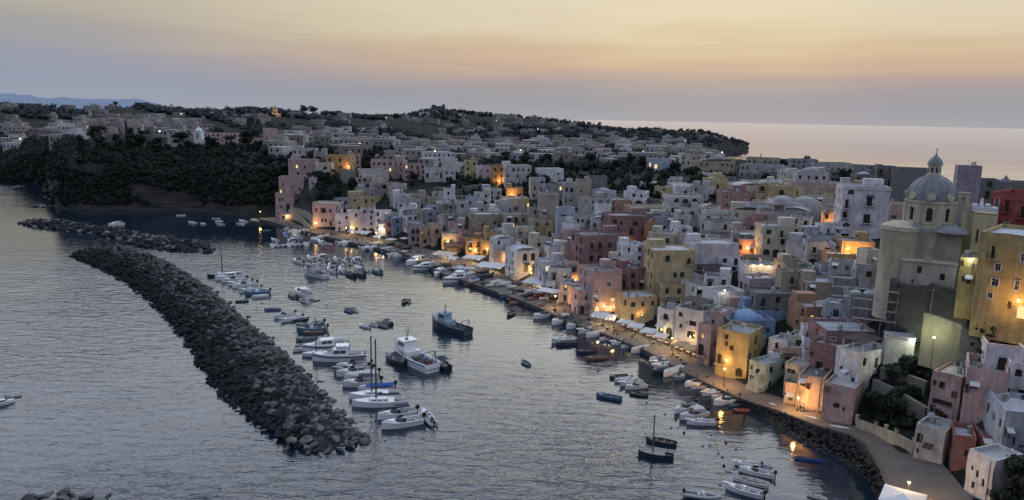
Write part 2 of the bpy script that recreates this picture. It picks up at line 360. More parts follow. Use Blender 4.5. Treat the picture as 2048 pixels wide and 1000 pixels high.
# ------------------------------------------------------------------ sea
def build_sea():
    m, nt, out = _new('sea_water'); L = nt.links.new
    geo = N(nt, 'ShaderNodeNewGeometry')
    b = N(nt, 'ShaderNodeBsdfPrincipled', Roughness=.06, IOR=1.37); b.inputs['Base Color'].default_value = (.010, .020, .034, 1); b.inputs['Specular IOR Level'].default_value = .6
    def waves(sx, sy, rot, det):
        mp = N(nt, 'ShaderNodeMapping'); mp.inputs['Scale'].default_value = (sx, sy, 1); mp.inputs['Rotation'].default_value = (0, 0, R(rot)); L(geo.outputs['Position'], mp.inputs['Vector'])
        n = N(nt, 'ShaderNodeTexNoise', Scale=1.0, Detail=det, Roughness=.55); n.inputs['Distortion'].default_value = .6; L(mp.outputs['Vector'], n.inputs['Vector']); return n.outputs['Fac']
    big = waves(.21, .52, 14, 3.0); small = waves(.8, 1.7, -22, 2.0); swell = waves(.035, .09, 8, 2.0)
    # sheltered harbour water is calmer than the open sea; wind patches everywhere
    pat = N(nt, 'ShaderNodeTexNoise', Scale=.012, Detail=3.0); L(geo.outputs['Position'], pat.inputs['Vector'])
    def ma(op, a, c, clamp=False):
        n = N(nt, 'ShaderNodeMath', operation=op, use_clamp=clamp)
        for i, x in enumerate((a, c)):
            if isinstance(x, (int, float)): n.inputs[i].default_value = x
            else: L(x, n.inputs[i])
        return n.outputs[0]
    sp = N(nt, 'ShaderNodeSeparateXYZ'); L(geo.outputs['Position'], sp.inputs[0])
    hgt = ma('ADD', ma('ADD', ma('MULTIPLY', big, 1.35), ma('MULTIPLY', small, .30)), ma('MULTIPLY', swell, 1.2))
    pr = N(nt, 'ShaderNodeMapRange'); pr.inputs['From Min'].default_value = .38; pr.inputs['From Max'].default_value = .62; pr.inputs['To Min'].default_value = .65; pr.inputs['To Max'].default_value = 1.15; L(pat.outputs['Fac'], pr.inputs['Value'])
    # lee of the cliff (far cove)
    r2 = N(nt, 'ShaderNodeVectorMath', operation='DISTANCE'); c = at_z(330, 445, 0); r2.inputs[1].default_value = (c.x, c.y, 0); L(geo.outputs['Position'], r2.inputs[0])
    calm = N(nt, 'ShaderNodeMapRange', interpolation_type='SMOOTHSTEP'); calm.inputs['From Min'].default_value = 60; calm.inputs['From Max'].default_value = 150; calm.inputs['To Min'].default_value = .22; calm.inputs['To Max'].default_value = 1; L(r2.outputs['Value'], calm.inputs['Value'])
    sh = N(nt, 'ShaderNodeAttribute', attribute_name='shore'); shr = N(nt, 'ShaderNodeMapRange', interpolation_type='SMOOTHSTEP'); shr.inputs['To Min'].default_value = .16; shr.inputs['To Max'].default_value = 1.0; L(sh.outputs['Fac'], shr.inputs['Value'])
    hb = N(nt, 'ShaderNodeVectorMath', operation='DISTANCE'); c = at_z(820, 640, 0); hb.inputs[1].default_value = (c.x, c.y, 0); L(geo.outputs['Position'], hb.inputs[0])
    hbr = N(nt, 'ShaderNodeMapRange', interpolation_type='SMOOTHSTEP'); hbr.inputs['From Min'].default_value = 45; hbr.inputs['From Max'].default_value = 110; hbr.inputs['To Min'].default_value = .55; hbr.inputs['To Max'].default_value = 1; L(hb.outputs['Value'], hbr.inputs['Value'])
    st = ma('MULTIPLY', ma('MULTIPLY', ma('MULTIPLY', pr.outputs[0], hbr.outputs[0]), calm.outputs[0]), shr.outputs[0])
    dd = N(nt, 'ShaderNodeVectorMath', operation='LENGTH'); L(geo.outputs['Position'], dd.inputs[0]); ddr = N(nt, 'ShaderNodeMapRange', interpolation_type='SMOOTHSTEP'); ddr.inputs['From Min'].default_value = 520; ddr.inputs['From Max'].default_value = 1500; ddr.inputs['To Min'].default_value = 1; ddr.inputs['To Max'].default_value = .012; L(dd.outputs['Value'], ddr.inputs['Value']); fs = waves(.0012, .011, 4, 4.0); fr = N(nt, 'ShaderNodeMapRange'); fr.inputs['From Min'].default_value = .42; fr.inputs['From Max'].default_value = .66; fr.inputs['To Min'].default_value = .5; fr.inputs['To Max'].default_value = 5; L(fs, fr.inputs['Value']); dm = N(nt, 'ShaderNodeMix', data_type='FLOAT'); dm.inputs['A'].default_value = 1.0; L(fr.outputs[0], dm.inputs['B']); dk = N(nt, 'ShaderNodeMapRange'); dk.inputs['From Min'].default_value = 500; dk.inputs['From Max'].default_value = 1200; L(dd.outputs['Value'], dk.inputs['Value']); L(dk.outputs[0], dm.inputs['Factor']); st = ma('MULTIPLY', ma('MULTIPLY', st, ddr.outputs[0]), dm.outputs['Result']); rg = N(nt, 'ShaderNodeMapRange'); rg.inputs['From Min'].default_value = 400; rg.inputs['From Max'].default_value = 1200; rg.inputs['To Min'].default_value = .06; rg.inputs['To Max'].default_value = .004; L(dd.outputs['Value'], rg.inputs['Value']); L(rg.outputs[0], b.inputs['Roughness'])
    bp = N(nt, 'ShaderNodeBump', Strength=1.0); bp.inputs['Distance'].default_value = .5
    L(ma('MULTIPLY', hgt, ma('MULTIPLY', st, .52)), bp.inputs['Height']); L(bp.outputs['Normal'], b.inputs['Normal'])
    L(b.outputs[0], out.inputs['Surface'])
    s = 50000
    az = np.concatenate([np.linspace(-PI, R(-42), 30)[:-1], np.linspace(R(-42), R(44), 420)[:-1], np.linspace(R(44), PI, 30)]); rr = np.concatenate([[1.0, 30], np.exp(np.linspace(math.log(62), math.log(3000), 330)), np.exp(np.linspace(math.log(3300), math.log(55000), 20))])
    na, nr = len(az), len(rr); aa, r2_ = np.meshgrid(az, rr, indexing='ij'); xy = np.stack([(r2_*np.sin(aa)).ravel(), (r2_*np.cos(aa)).ravel()], 1)
    idx = np.arange(na*nr).reshape(na, nr); q = np.stack([idx[:-1, :-1], idx[:-1, 1:], idx[1:, 1:], idx[1:, :-1]], -1).reshape(-1, 4)[:, ::-1]
    me = bpy.data.meshes.new('sea'); me.vertices.add(len(xy)); me.vertices.foreach_set('co', np.column_stack([xy, np.zeros(len(xy))]).astype(np.float32).ravel()); me.loops.add(q.size); me.loops.foreach_set('vertex_index', q.ravel().astype(np.int32))
    me.polygons.add(len(q)); me.polygons.foreach_set('loop_start', np.arange(0, q.size, 4, dtype=np.int32)); me.polygons.foreach_set('loop_total', np.full(len(q), 4, dtype=np.int32)); me.update(calc_edges=True)
    if me.polygons[5000].normal.z < 0: me.flip_normals()
    at = me.attributes.new('shore', 'FLOAT', 'POINT'); sd = -land_sd(xy); at.data.foreach_set('value', np.clip(sd/48, 0, 1).astype(np.float32)); me.materials.append(m)
    o = bpy.data.objects.new('sea', me); link(o); tag(o, kind='structure')
build_sea()
# the island on the horizon at far left
def build_far_hills():
    m = mat('far_hill_hazed', (.27, .32, .42), rough=1, var=.1, scale=.001, spec=0)  # pale blue of distance haze put into the base colour
    xs = [(-120, 178), (-60, 182), (0, 187), (22, 187), (40, 190), (60, 189), (75, 195), (100, 197), (128, 194), (150, 197), (200, 198), (240, 199), (270, 197), (300, 203), (330, 212), (360, 217)]
    mb = MB(); vs = []; n = len(xs)
    for px, py in xs:
        py += rnd.uniform(-.6, .6); p = at_d(px, py, 14000); vs += [p, at_d(px, 235, 13000).copy(), Vector((p.x*1.1, p.y*1.1, -50))]
    for i in range(n): vs[3*i+1].z = -20
    fs = []
    for i in range(n-1): a = 3*i; c = 3*i+3; fs += [(a+1, c+1, c, a), (a, c, c+2, a+2)]
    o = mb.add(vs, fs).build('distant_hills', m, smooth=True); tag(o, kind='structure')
build_far_hills()

# ------------------------------------------------------------------ quay
def build_quay():
    m = mat('quay_stone', (.15, .13, .12), rough=.85, var=.35, scale=.35, bump=.3, bscale=2.0)
    mw = mat('quay_wall_stone', (.13, .12, .115), rough=.9, var=.5, scale=.9, bump=.5, bscale=2.0)
    vs = []; fs = []; n = len(qo)
    for a, b in zip(qo, qi):
        vs += [a, b+(b-a).normalized()*3]
    for i in range(n-1): fs.append((2*i, 2*i+1, 2*i+3, 2*i+2))
    o = MB().add(vs, [f[::-1] for f in fs]).build('quay', m); tag(o, kind='structure')
    if o.data.polygons[0].normal.z < 0: o.data.flip_normals()
    # retaining wall with a stone coping
    vs = []; fs = []
    for i, a in enumerate(qo):
        j = min(i+1, n-1); k = max(i-1, 0); t = (qo[j]-qo[k]).normalized(); out = Vector((t.y, -t.x, 0))
        if out.dot(qi[i]-a) > 0: out = -out
        vs += [(a.x, a.y, -2), tuple(a+Vector((0, 0, -.25))), tuple(a+out*.15+Vector((0, 0, -.25))), tuple(a+out*.15+Vector((0, 0, .06))), tuple(a-out*.5+Vector((0, 0, .06))), tuple(a-out*.5+Vector((0, 0, -.1)))]
    for i in range(n-1):
        for k in range(5): fs.append((6*i+k, 6*i+6+k, 6*i+7+k, 6*i+k+1))
    o = MB().add(vs, fs).build('quay_wall', mw); tag(o, kind='structure')
build_quay()

# ================================================================== houses
ORD = 'first second third fourth fifth sixth seventh eighth ninth tenth eleventh twelfth thirteenth fourteenth fifteenth sixteenth seventeenth eighteenth nineteenth twentieth'.split()
TOLABEL = []           # (object, px, base label, category, group)
def later_label(o, px, base, cat, group): TOLABEL.append((o, px, base, cat, group)); tag(o, None, cat, group)
def finish_labels():
    by = {}
    for t in TOLABEL: by.setdefault(t[2], []).append(t)
    for base, ts in by.items():
        ts.sort(key=lambda t: t[1]); n = len(ts)
        for i, (o, px, b, cat, g) in enumerate(ts):
            if n == 1: o['label'] = b
            elif n == 2: o['label'] = b+(', the left one', ', the right one')[i]
            elif n <= 20:
                o['label'] = b+(', leftmost' if i == 0 else ', rightmost' if i == n-1 else ', %s from the left' % ORD[i] if i <= n//2 else ', %s from the right' % ORD[n-1-i])
            else:
                o['label'] = b
WALL = {'W': (.78, .78, .79), 'G': (.51, .49, .47), 'K': (.22, .215, .21), 'P': (.58, .42, .40), 'L': (.41, .37, .40), 'V': (.70, .66, .69), 'R': (.42, .10, .09), 'D': (.34, .20, .20),
        'Y': (.56, .45, .26), 'Z': (.53, .41, .18), 'C': (.62, .56, .44), 'O': (.55, .35, .17), 'S': (.57, .41, .33), 'B': (.22, .30, .45), 'E': (.46, .51, .58), 'T': (.46, .39, .31), 'M': (.42, .50, .45), 'Q': (.44, .25, .16), 'H': (.30, .31, .33), 'J': (.34, .15, .12), 'U': (.62, .585, .56)}
CNAME = {'W': 'white', 'G': 'weathered grey', 'K': 'dark stone grey', 'P': 'dusty pink', 'L': 'mauve', 'V': 'pale lilac', 'R': 'deep red', 'D': 'dark rose red', 'Y': 'ochre yellow', 'Z': 'golden yellow', 'C': 'cream', 'O': 'orange', 'S': 'salmon', 'B': 'blue',
         'E': 'pale blue', 'T': 'tan stone', 'M': 'mint green', 'Q': 'terracotta orange', 'H': 'slate grey', 'J': 'brick red', 'U': 'pale grey'}
def wallm(c): return mat('wall_'+CNAME[c].replace(' ', '_'), WALL[c], rough=.9, var=.42, scale=.45, streak=True, bump=.3, bscale=2.5, objvar=.10)
ROOFM = [mat('roof_pale', (.50, .51, .53), var=.35, scale=.3, objvar=.15), mat('roof_grey', (.34, .35, .37), var=.4, scale=.35, objvar=.2), mat('roof_dark', (.16, .16, .17), var=.4, scale=.35, objvar=.2), mat('roof_bluish', (.40, .44, .50), var=.3, scale=.3, objvar=.12)]
M_TRIM = mat('trim_white', (.60, .59, .57), var=.25, scale=1.5); M_WOODB = mat('frame_brown', (.10, .06, .04), var=.3, scale=2); M_GREEN = mat('frame_green', (.04, .10, .08), var=.3, scale=2)
M_GLASS = mat('window_glass', (.018, .022, .030), rough=.12, var=.3, scale=.5, spec=.6)
M_DOOR = mat('door_dark', (.045, .04, .038), rough=.6, var=.4, scale=1.2)
M_LIT = glow('lit_room', (1, .66, .30), 1.3); M_LITC = glow('lit_room_cool', (.95, .9, .72), 1.0)
M_RAIL = mat('railing_iron', (.03, .03, .035), rough=.5, var=.2)
M_BULB = glow('lamp_glow', (1, .60, .22), 90.0); M_BULBW = glow('lamp_glow_white', (1, .93, .75), 60.0)
M_TANK = mat('tank_grey', (.35, .37, .4), rough=.5); M_CLOTH = mat('awning_cloth', (.62, .62, .63), rough=.8, var=.15, scale=.8)
M_CONC = mat('concrete', (.36, .35, .34), var=.4, scale=.7, streak=True)
M_DARKW = mat('pergola_dark', (.06, .05, .05), var=.3, scale=1)
NLIGHT = [0]
def point_light(loc, power, col=(1, .50, .14), r=.25):
    l = bpy.data.lights.new('lamp_light', 'POINT'); l.energy = power*1.35; l.color = col; l.shadow_soft_size = r
    o = bpy.data.objects.new('lamp_light', l); link(o); o.location = loc; NLIGHT[0] += 1; return o

def facade(mb, p0, ux, width, z0, z1, ops, rec=.28):
    """wall plane with real recessed openings. p0 (x,y) left end seen from outside, ux unit (x,y); ops: (u0,u1,v0,v1,arch)"""
    nx, ny = ux[1], -ux[0]
    def P(u, v, k=0.0): return (p0[0]+ux[0]*u-nx*k, p0[1]+ux[1]*u-ny*k, v)
    us = sorted({0.0, width} | {o[0] for o in ops} | {o[1] for o in ops}); vs_ = sorted({z0, z1} | {o[2] for o in ops} | {o[3] for o in ops})
    for i in range(len(us)-1):
        ua, ub = us[i], us[i+1]; um = (ua+ub)/2; run = None
        for j in range(len(vs_)-1):
            va, vb = vs_[j], vs_[j+1]; vm = (va+vb)/2
            hole = any(o[0] < um < o[1] and o[2] < vm < o[3] for o in ops)
            if not hole: mb.add([P(ua, va), P(ub, va), P(ub, vb), P(ua, vb)], [(0, 1, 2, 3)])
    for (a, b, c, d, arch) in ops:
        if not arch:
            mb.add([P(a, c), P(b, c), P(b, d), P(a, d), P(a, c, rec), P(b, c, rec), P(b, d, rec), P(a, d, rec)], [(0, 4, 5, 1), (1, 5, 6, 2), (2, 6, 7, 3), (3, 7, 4, 0)])
        else:
            r = (b-a)/2; rh = min(r, (d-c)*.6); cu = (a+b)/2; cv = d-rh; n = 8; pts = [(b, c), (b, cv)]+[(cu+r*math.cos(PI*t/n), cv+rh*math.sin(PI*t/n)) for t in range(1, n)]+[(a, cv), (a, c)]
            for k in range(len(pts)-1):
                q, s = pts[k], pts[k+1]; mb.add([P(*q), P(*s), P(*s, rec), P(*q, rec)], [(0, 1, 2, 3)])
            q, s = pts[-1], pts[0]; mb.add([P(*q), P(*s), P(*s, rec), P(*q, rec)], [(0, 1, 2, 3)])
            arc = pts[1:-1]
            for k in range(len(arc)-1):
                q, s = arc[k], arc[k+1]; mb.add([P(*q), P(q[0], d), P(s[0], d), P(*s)], [(0, 1, 2, 3)])
WINC = {}
def win_mesh(w, h, fm, simple, surround, arch):
    k = (round(w, 2), round(h, 2), fm.name, simple, surround, arch)
    if k in WINC: return WINC[k]
    p = MB().add([(-w/2, 0, 0), (w/2, 0, 0), (w/2, 0, h), (-w/2, 0, h)], [(0, 1, 2, 3)])
    if simple: r = (p.mesh('window', M_GLASS), None)
    else:
        f = MB(); t = .07
        for cx, z0, sx, sz in ((-w/2+t/2, 0, t, h), (w/2-t/2, 0, t, h), (0, 0, w-2*t, t), (0, h-t, w-2*t, t), (0, t, .06, h-2*t)): f.box(cx, -.03, z0, sx, .06, sz)
        if h < 3: f.box(0, -.03, h*.62, w-2*t, .055, .05)
        if surround and not arch:
            for cx, z0, sx, sz in ((-w/2-.08, -.1, .16, h+.24), (w/2+.08, -.1, .16, h+.24), (0, h, w, .14), (0, -.1, w, .1)): f.box(cx, -.31, z0, sx, .09, sz)
        r = (f.mesh('window', fm), p.mesh('pane', M_GLASS))
    WINC[k] = r; return r
RAILC = {}
def railing_mesh(w, d, h=.95):
    k = (round(w, 1), round(d, 1))
    if k in RAILC: return RAILC[k]
    mb = MB(); pts = [(-w/2, 0), (-w/2, -d), (w/2, -d), (w/2, 0)]
    for a, b in zip(pts, pts[1:]):
        mb.bar((*a, h), (*b, h), .035, 4); L = math.hypot(b[0]-a[0], b[1]-a[1]); n = max(2, int(L/.28))
        for i in range(n+1): x = a[0]+(b[0]-a[0])*i/n; y = a[1]+(b[1]-a[1])*i/n; mb.bar((x, y, 0), (x, y, h), .02, 3)
    RAILC[k] = mb.mesh('railing', M_RAIL); return RAILC[k]
_misc = {}
def misc(kind):
    if kind in _misc: return _misc[kind]
    if kind == 'satellite_dish':
        mb = MB().lathe([(.02, 0), (.25, .04), (.42, .16)], n=12); vs = [(x, -z-.1, .55+y) for x, y, z in mb.v]; mb.v = vs; mb.bar((0, 0, 0), (0, -.1, .55), .03, 5); mb.bar((0, -.1, .3), (0, -.5, .5), .015, 4); me = mb.mesh(kind, M_TRIM)
    elif kind == 'antenna':
        mb = MB().bar((0, 0, 0), (0, 0, 2.4), .03, 4); mb.bar((-.5, 0, 2.3), (.6, 0, 2.3), .02, 4)
        for i in range(6): mb.bar((-.4+i*.18, -.28, 2.3), (-.4+i*.18, .28, 2.3), .014, 3)
        me = mb.mesh(kind, M_TANK)
    elif kind == 'chimney':
        mb = MB().box(0, 0, 0, .55, .55, 1.0).box(0, 0, 1.05, .7, .7, .12)
        for a, b in ((-.22, -.22), (.22, -.22), (.22, .22), (-.22, .22)): mb.box(a, b, .95, .1, .1, .12)
        me = mb.mesh(kind, M_CONC)
    elif kind == 'water_tank':
        mb = MB().lathe([(0, 0), (.5, 0), (.52, .1), (.52, 1.1), (.4, 1.25), (.15, 1.3), (0, 1.3)], n=12); me = mb.mesh(kind, M_TANK, True)
    elif kind == 'air_conditioner':
        mb = MB().box(0, 0, 0, .8, .3, .55); mb.lathe([(.2, 0), (.16, .02), (0, .02)], n=10); me = mb.mesh(kind, M_TRIM)
    _misc[kind] = me; return me

PLACED = []   # footprints (x, y, radius)
HOUSES = []
def house(x0, x1, yt, yb, c, label=None, phi=16, d=None, roof='flat', wins=None, arch=0, bal=None, lit=(), litc=(1, .50, .14), litp=140, litwin=.025, cool=False, par=.55, furn=None, rm=None, pergola=False, stairs=0,
          base=None, name='house', cat='house', group=None, far_=False, seed=None, found=7.0, trim=None, simple=None, dom=None, winh=1.7, cornice=False, fm=None, D=None, nolabel=False, storey=3.1):
    xc = (x0+x1)/2; r = random.Random(seed if seed is not None else int(x0*31+yt*17+yb*7))
    if base is not None: p = at_z(xc, yb, base)
    elif D is not None: p = at_d(xc, yb, D); p.z = p.z
    else: p = hit(xc, yb)
    if p is None: print('NO GROUND', x0, x1, yt, yb); return None
    dh = math.hypot(p.x, p.y); rt = ray(xc, yt); el = rt.z/math.hypot(rt.x, rt.y); ztop = EYE+el*dh; h = max(2.4, ztop-p.z)
    dxm = proj((p.x, p.y, p.z+h/2))[0]-xc
    if abs(dxm) > .5 and label:
        q_ = at_d(xc-dxm, yb, dh); p = Vector((q_.x, q_.y, p.z))
    az = math.atan2(p.x, p.y); rz = -az+R(phi)       # front (-Y) faces the viewpoint, turned by phi
    w = (x1-x0)*depth(p)/F/max(.5, math.cos(R(phi))); w = max(2.5, w)
    ux_, uy_ = math.cos(rz), math.sin(rz)
    for _ in range(3):
        a_ = proj((p.x-ux_*w/2, p.y-uy_*w/2, p.z)); b_ = proj((p.x+ux_*w/2, p.y+uy_*w/2, p.z))
        if b_[0]-a_[0] > 1: w *= (x1-x0)/(b_[0]-a_[0])
    w = max(2.2, w)
    if d is None: d = min(max(w*.8, 5.0), 11.0)
    simple = (dh > 330) if simple is None else simple
    e = empty(name, p, rz); hw = w/2; wm = wallm(c); HOUSES.append(e); e['_px'] = xc
    PLACED.append((p.x+math.sin(az)*d/2, p.y+math.cos(az)*d/2, max(w, d)/2))
    if lit: PLACED.append((p.x+math.sin(rz)*4.5, p.y-math.cos(rz)*4.5, 5.0))
    fr = fm or r.choice([M_WOODB, M_TRIM, M_GREEN, M_WOODB]); surround = trim if trim is not None else (c in 'PDRSZYBQOL' and r.random() < .7)
    ns = max(1, int(round(h/storey))); sh = h/ns
    faces = [((-hw, 0), (1, 0), w, 'f'), ((hw, 0), (0, 1), d, 'r'), ((hw, d), (-1, 0), w, 'b'), ((-hw, d), (0, -1), d, 'l')]
    wl = MB(); wlist = []
    for p0, ux, L, nm in faces:
        ops = []
        if nm == 'f' and wins is not None:
            for wx, wy, ww, wh, *k in wins:
                u = (wx-x0)/(x1-x0)*L; v = (yb-wy)/(yb-yt)*h; a = ww/(x1-x0)*L/2; b = wh/(yb-yt)*h/2
                if b*2 < .5: b = .35
                ops.append((max(.1, u-a), min(L-.1, u+a), max(.02, v-b), min(h-.2, v+b), bool(k and 'a' in k[0]), k[0] if k else ''))
        elif nm != 'b' and not (far_ and nm != 'f' and L < 5):
            n = max(1, int((L-.8)/2.7)); 
            if nm == 'f' and arch:
                aw = L/arch; ah = min(sh*.85, aw*1.1)
                for i in range(arch): ops.append((aw*(i+.5)-aw*.36, aw*(i+.5)+aw*.36, .05, ah, True, 'A'))
            for s in range(ns):
                if s == 0 and nm == 'f' and arch: continue
                for i in range(n):
                    if r.random() < (.22 if nm == 'f' else .35): continue
                    uc = L*(i+.5)/n+r.uniform(-.25, .25); door = (s == 0 and r.random() < .35) or r.random() < .16
                    ww = r.choice([.9, 1.0, 1.1, 1.2, 1.4]); z0 = s*sh+(.06 if door else min(1.0, sh*.35)); z1 = min(z0+(2.15 if door else r.choice([winh, winh*.8, winh])), (s+1)*sh-.25)
                    if z1-z0 < .5: continue
                    ops.append((uc-ww/2, uc+ww/2, z0, z1, r.random() < .12, 'D' if door else ''))
        facade(wl, p0, ux, L, -found, h+par, [o[:5] for o in ops])
        wlist += [(o, p0, ux, nm) for o in ops]
    # parapet ring
    t = min(.28, w*.06)
    o4 = [(-hw, 0), (hw, 0), (hw, d), (-hw, d)]; i4 = [(-hw+t, t), (hw-t, t), (hw-t, d-t), (-hw+t, d-t)]
    for k in range(4):
        a, b, c_, d_ = o4[k], o4[(k+1) % 4], i4[(k+1) % 4], i4[k]
        wl.add([(*a, h+par), (*b, h+par), (*c_, h+par), (*d_, h+par)], [(0, 1, 2, 3)]); wl.add([(*d_, h+par), (*c_, h+par), (*c_, h-.05), (*d_, h-.05)], [(0, 1, 2, 3)])
    if cornice:
        for k in range(4):
            a, b = Vector((*o4[k], 0)), Vector((*o4[(k+1) % 4], 0)); m_ = (a+b)/2; dd = b-a; wl.box(m_.x, m_.y, h-.35, dd.length+.3, .3, .22, math.atan2(dd.y, dd.x))
    # later additions: a lower terrace block in front, a set-back upper room, buttress
    if wins is None and not lit and not arch and not stairs and not far_ and w > 4.5:
        q = r.random()
        if q < .55:
            wa = w*r.uniform(.35, .62); da = r.uniform(1.6, 3.0); ha = min(h*.55, r.choice([2.6, 2.9, 3.2])); s_ = r.choice([-1, 1]); xa = s_*(hw-wa/2)-wa/2+s_*r.uniform(0, .5)
            op = [(wa/2-.5, wa/2+.5, .05, min(2.2, ha-.3), r.random() < .5)] if r.random() < .7 else [(wa/2-.4, wa/2+.4, 1, min(2.1, ha-.3), False)]
            facade(wl, (xa, -da), (1, 0), wa, -found, ha+.7, op); facade(wl, (xa+wa, -da), (0, 1), da, -found, ha+.7, []); facade(wl, (xa, 0), (0, -1), da, -found, ha+.7, [])
            for k, (cx, cy, sx, sy) in enumerate(((xa+wa/2, -da+.1, wa-.02, .2), (xa+.1, -da/2, .2, da-.42), (xa+wa-.1, -da/2, .2, da-.42))): wl.box(cx, cy, ha+.3, sx-.01*k, sy, .42)
            wl.box(xa+wa/2, -da/2, ha-.2, wa-.1, da-.1, .2); wlist.append((op[0]+('d',) if len(op[0]) == 5 else op[0], (xa, -da), (1, 0), 'x'))
        if r.random() < .3:
            wb = w*r.uniform(.3, .5); wl.box(r.choice([-1, 1])*(hw-wb/2), d-1.6, h, wb, 3.1, r.uniform(2, 2.6))
        if r.random() < .25:
            x = r.choice([-1, 1])*hw*.98; wl.add([(x-.3, 0, -found), (x+.3, 0, -found), (x+.3, 0, h*.6), (x-.3, 0, h*.6), (x-.3, -1.3, -found), (x+.3, -1.3, -found)], [(4, 5, 2, 3), (0, 4, 3), (5, 1, 2)])
    for i_, v_ in enumerate(wl.v):   # hand-built walls are never quite true
        a_ = math.sin(v_[0]*1.7+v_[2]*.9+p.x)*.07; b_ = math.sin(v_[2]*1.3+v_[1]*1.1+p.y)*.07; wl.v[i_] = (v_[0]+b_, v_[1]+a_*.6, v_[2]+(math.sin(v_[0]*1.1+v_[1]*.8+p.x*3)*.09 if v_[2] > h-.4 else 0))
    wl.build('wall', wm, e)
    if not simple and r.random() < .5:
        dp = MB(); x = r.choice([-1, 1])*hw*r.uniform(.5, .93); dp.bar((x, -.1, -.5), (x, -.1, h+.1), .055, 5); dp.build('drainpipe', M_TANK, e)
    # openings
    for (a, b, c_, d_, arc, k), p0, ux, nm in wlist:
        ww, hh = b-a, d_-c_; nx, ny = ux[1], -ux[0]; uc = (a+b)/2
        loc = (p0[0]+ux[0]*uc-nx*.27, p0[1]+ux[1]*uc-ny*.27, c_); rr = math.atan2(ux[1], ux[0])
        lit_ = ('L' in k) or (r.random() < litwin and k != 'A')
        if nm == 'x': nm = 'b'
        if k in ('D', 'A', 'a') or hh > 1.9 or 'd' in k:
            key = ('door', round(ww, 1), round(hh, 1), 'L' in k)
            if key not in WINC:
                mb = MB().add([(-ww/2, 0, 0), (ww/2, 0, 0), (ww/2, 0, hh), (-ww/2, 0, hh)], [(0, 1, 2, 3)])
                if not simple:
                    for i in range(3): mb.box(-ww/2+ww*(i+.5)/3, -.025, .1, ww/3*.8, .05, hh*.55)
                WINC[key] = mb.mesh('door', (M_LIT if not cool else M_LITC) if 'L' in k else M_DOOR)
            inst('door', WINC[key], e, loc, rr)
        else:
            fme, pme = win_mesh(round(ww, 1), round(hh, 1), fr, simple, surround, arc)
            wo = inst('window', fme, e, loc, rr)
            if pme:
                po = inst('pane', pme, wo)
                if lit_: po.data = pme.copy(); po.data.materials[0] = M_LITC if cool else M_LIT
            elif lit_: wo.data = fme.copy(); wo.data.materials[0] = M_LITC if cool else M_LIT
        if nm == 'f' and not simple and c_ > 2.0 and hh > 1.7 and (bal is None or bal):
            bo = MB().box(loc[0], -.42, c_-.16, ww+1.0, .84, .15).build('balcony', wm, e); inst('railing', railing_mesh(ww+.9, .78), bo, (loc[0], -.02, c_))
    if not simple and not far_:
        fl = [q for q in wlist if q[3] == 'f']
        if fl and r.random() < .4:
            (a, b, c_, d_, arc, k), p0, ux, nm = r.choice(fl); uc = p0[0]+(a+b)/2; aw = b-a+.7
            MB().add([(uc-aw/2, -.02, d_+.45), (uc+aw/2, -.02, d_+.45), (uc+aw/2, -1.15, d_+.02), (uc-aw/2, -1.15, d_+.02), (uc+aw/2, -1.15, d_-.16), (uc-aw/2, -1.15, d_-.16)], [(0, 1, 2, 3), (3, 2, 4, 5)]).build('awning', r.choice([M_CLOTH, M_CLOTH, M_GREEN, M_WOODB]), e)
        if r.random() < .3 and w > 4:
            rl = MB(); z_ = h+par
            for i in range(int(w/.45)+1): x = -hw+.1+i*.45; rl.bar((x, .12, z_), (x, .12, z_+.75), .02, 3)
            rl.bar((-hw+.1, .12, z_+.75), (hw-.1, .12, z_+.75), .03, 4); rl.build('roof_railing', M_RAIL, e)
        if r.random() < .22 and w > 4.5:
            x0_ = r.uniform(-hw*.6, hw*.2); y0_ = d*.45; ln = MB().bar((x0_, y0_, h), (x0_, y0_, h+1.9), .03, 4).bar((x0_+2.4, y0_, h), (x0_+2.4, y0_, h+1.9), .03, 4).bar((x0_, y0_, h+1.85), (x0_+2.4, y0_, h+1.85), .012, 3); ln.build('clothes_line', M_TANK, e)
            for i in range(r.randint(2, 4)): MB().box(x0_+.4+i*.58, y0_, h+1.0+r.uniform(0, .25), .5, .02, .8).build('laundry', r.choice([M_CLOTH, M_CLOTH, M_GREEN, M_TANK]), e)
    # roof
    rmat = rm or r.choice(ROOFM+[ROOFM[1], ROOFM[2], ROOFM[1]]); iw, idp = w-2*t-.02, d-2*t-.02
    if roof in ('flat', 'slab'):
        rf = MB().box(0, d/2, h-.25, iw, idp, .25); rf.build('roof', rmat, e)
    elif roof == 'vault':
        n = 10; mb = MB(); vs = []
        for i in range(n+1):
            tt = PI*i/n; x = -math.cos(tt)*iw/2; z = h-.1+math.sin(tt)*min(1.6, iw*.2)
            vs += [(x, t+.01, z), (x, d-t-.01, z)]
        fs = [(2*i, 2*i+2, 2*i+3, 2*i+1) for i in range(n)]+[tuple(range(0, 2*n+2, 2)), tuple(range(1, 2*n+2, 2))[::-1]]
        mb.add(vs, fs); mb.build('roof', rmat, e, True)
    if roof == 'dome' or dom:
        rf = MB().box(0, d/2, h-.25, iw, idp, .25); rr_ = min(iw, idp)*.42
        nn = dom or 1
        for q in range(nn):
            cx = (q-(nn-1)/2)*iw/nn; r2 = min(rr_, iw/nn*.46); rf.lathe([(r2, h-.02), (r2*.96, h+r2*.18), (r2*.8, h+r2*.36), (r2*.5, h+r2*.5), (r2*.2, h+r2*.56), (0.01, h+r2*.57)], cx, d/2, 16)
        rf.build('roof', rmat, e, True)
    # roof furniture
    fu = furn if furn is not None else [k for k, pr in (('chimney', .45), ('satellite_dish', .3), ('antenna', .4), ('water_tank', .25), ('air_conditioner', .25)) if r.random() < pr]
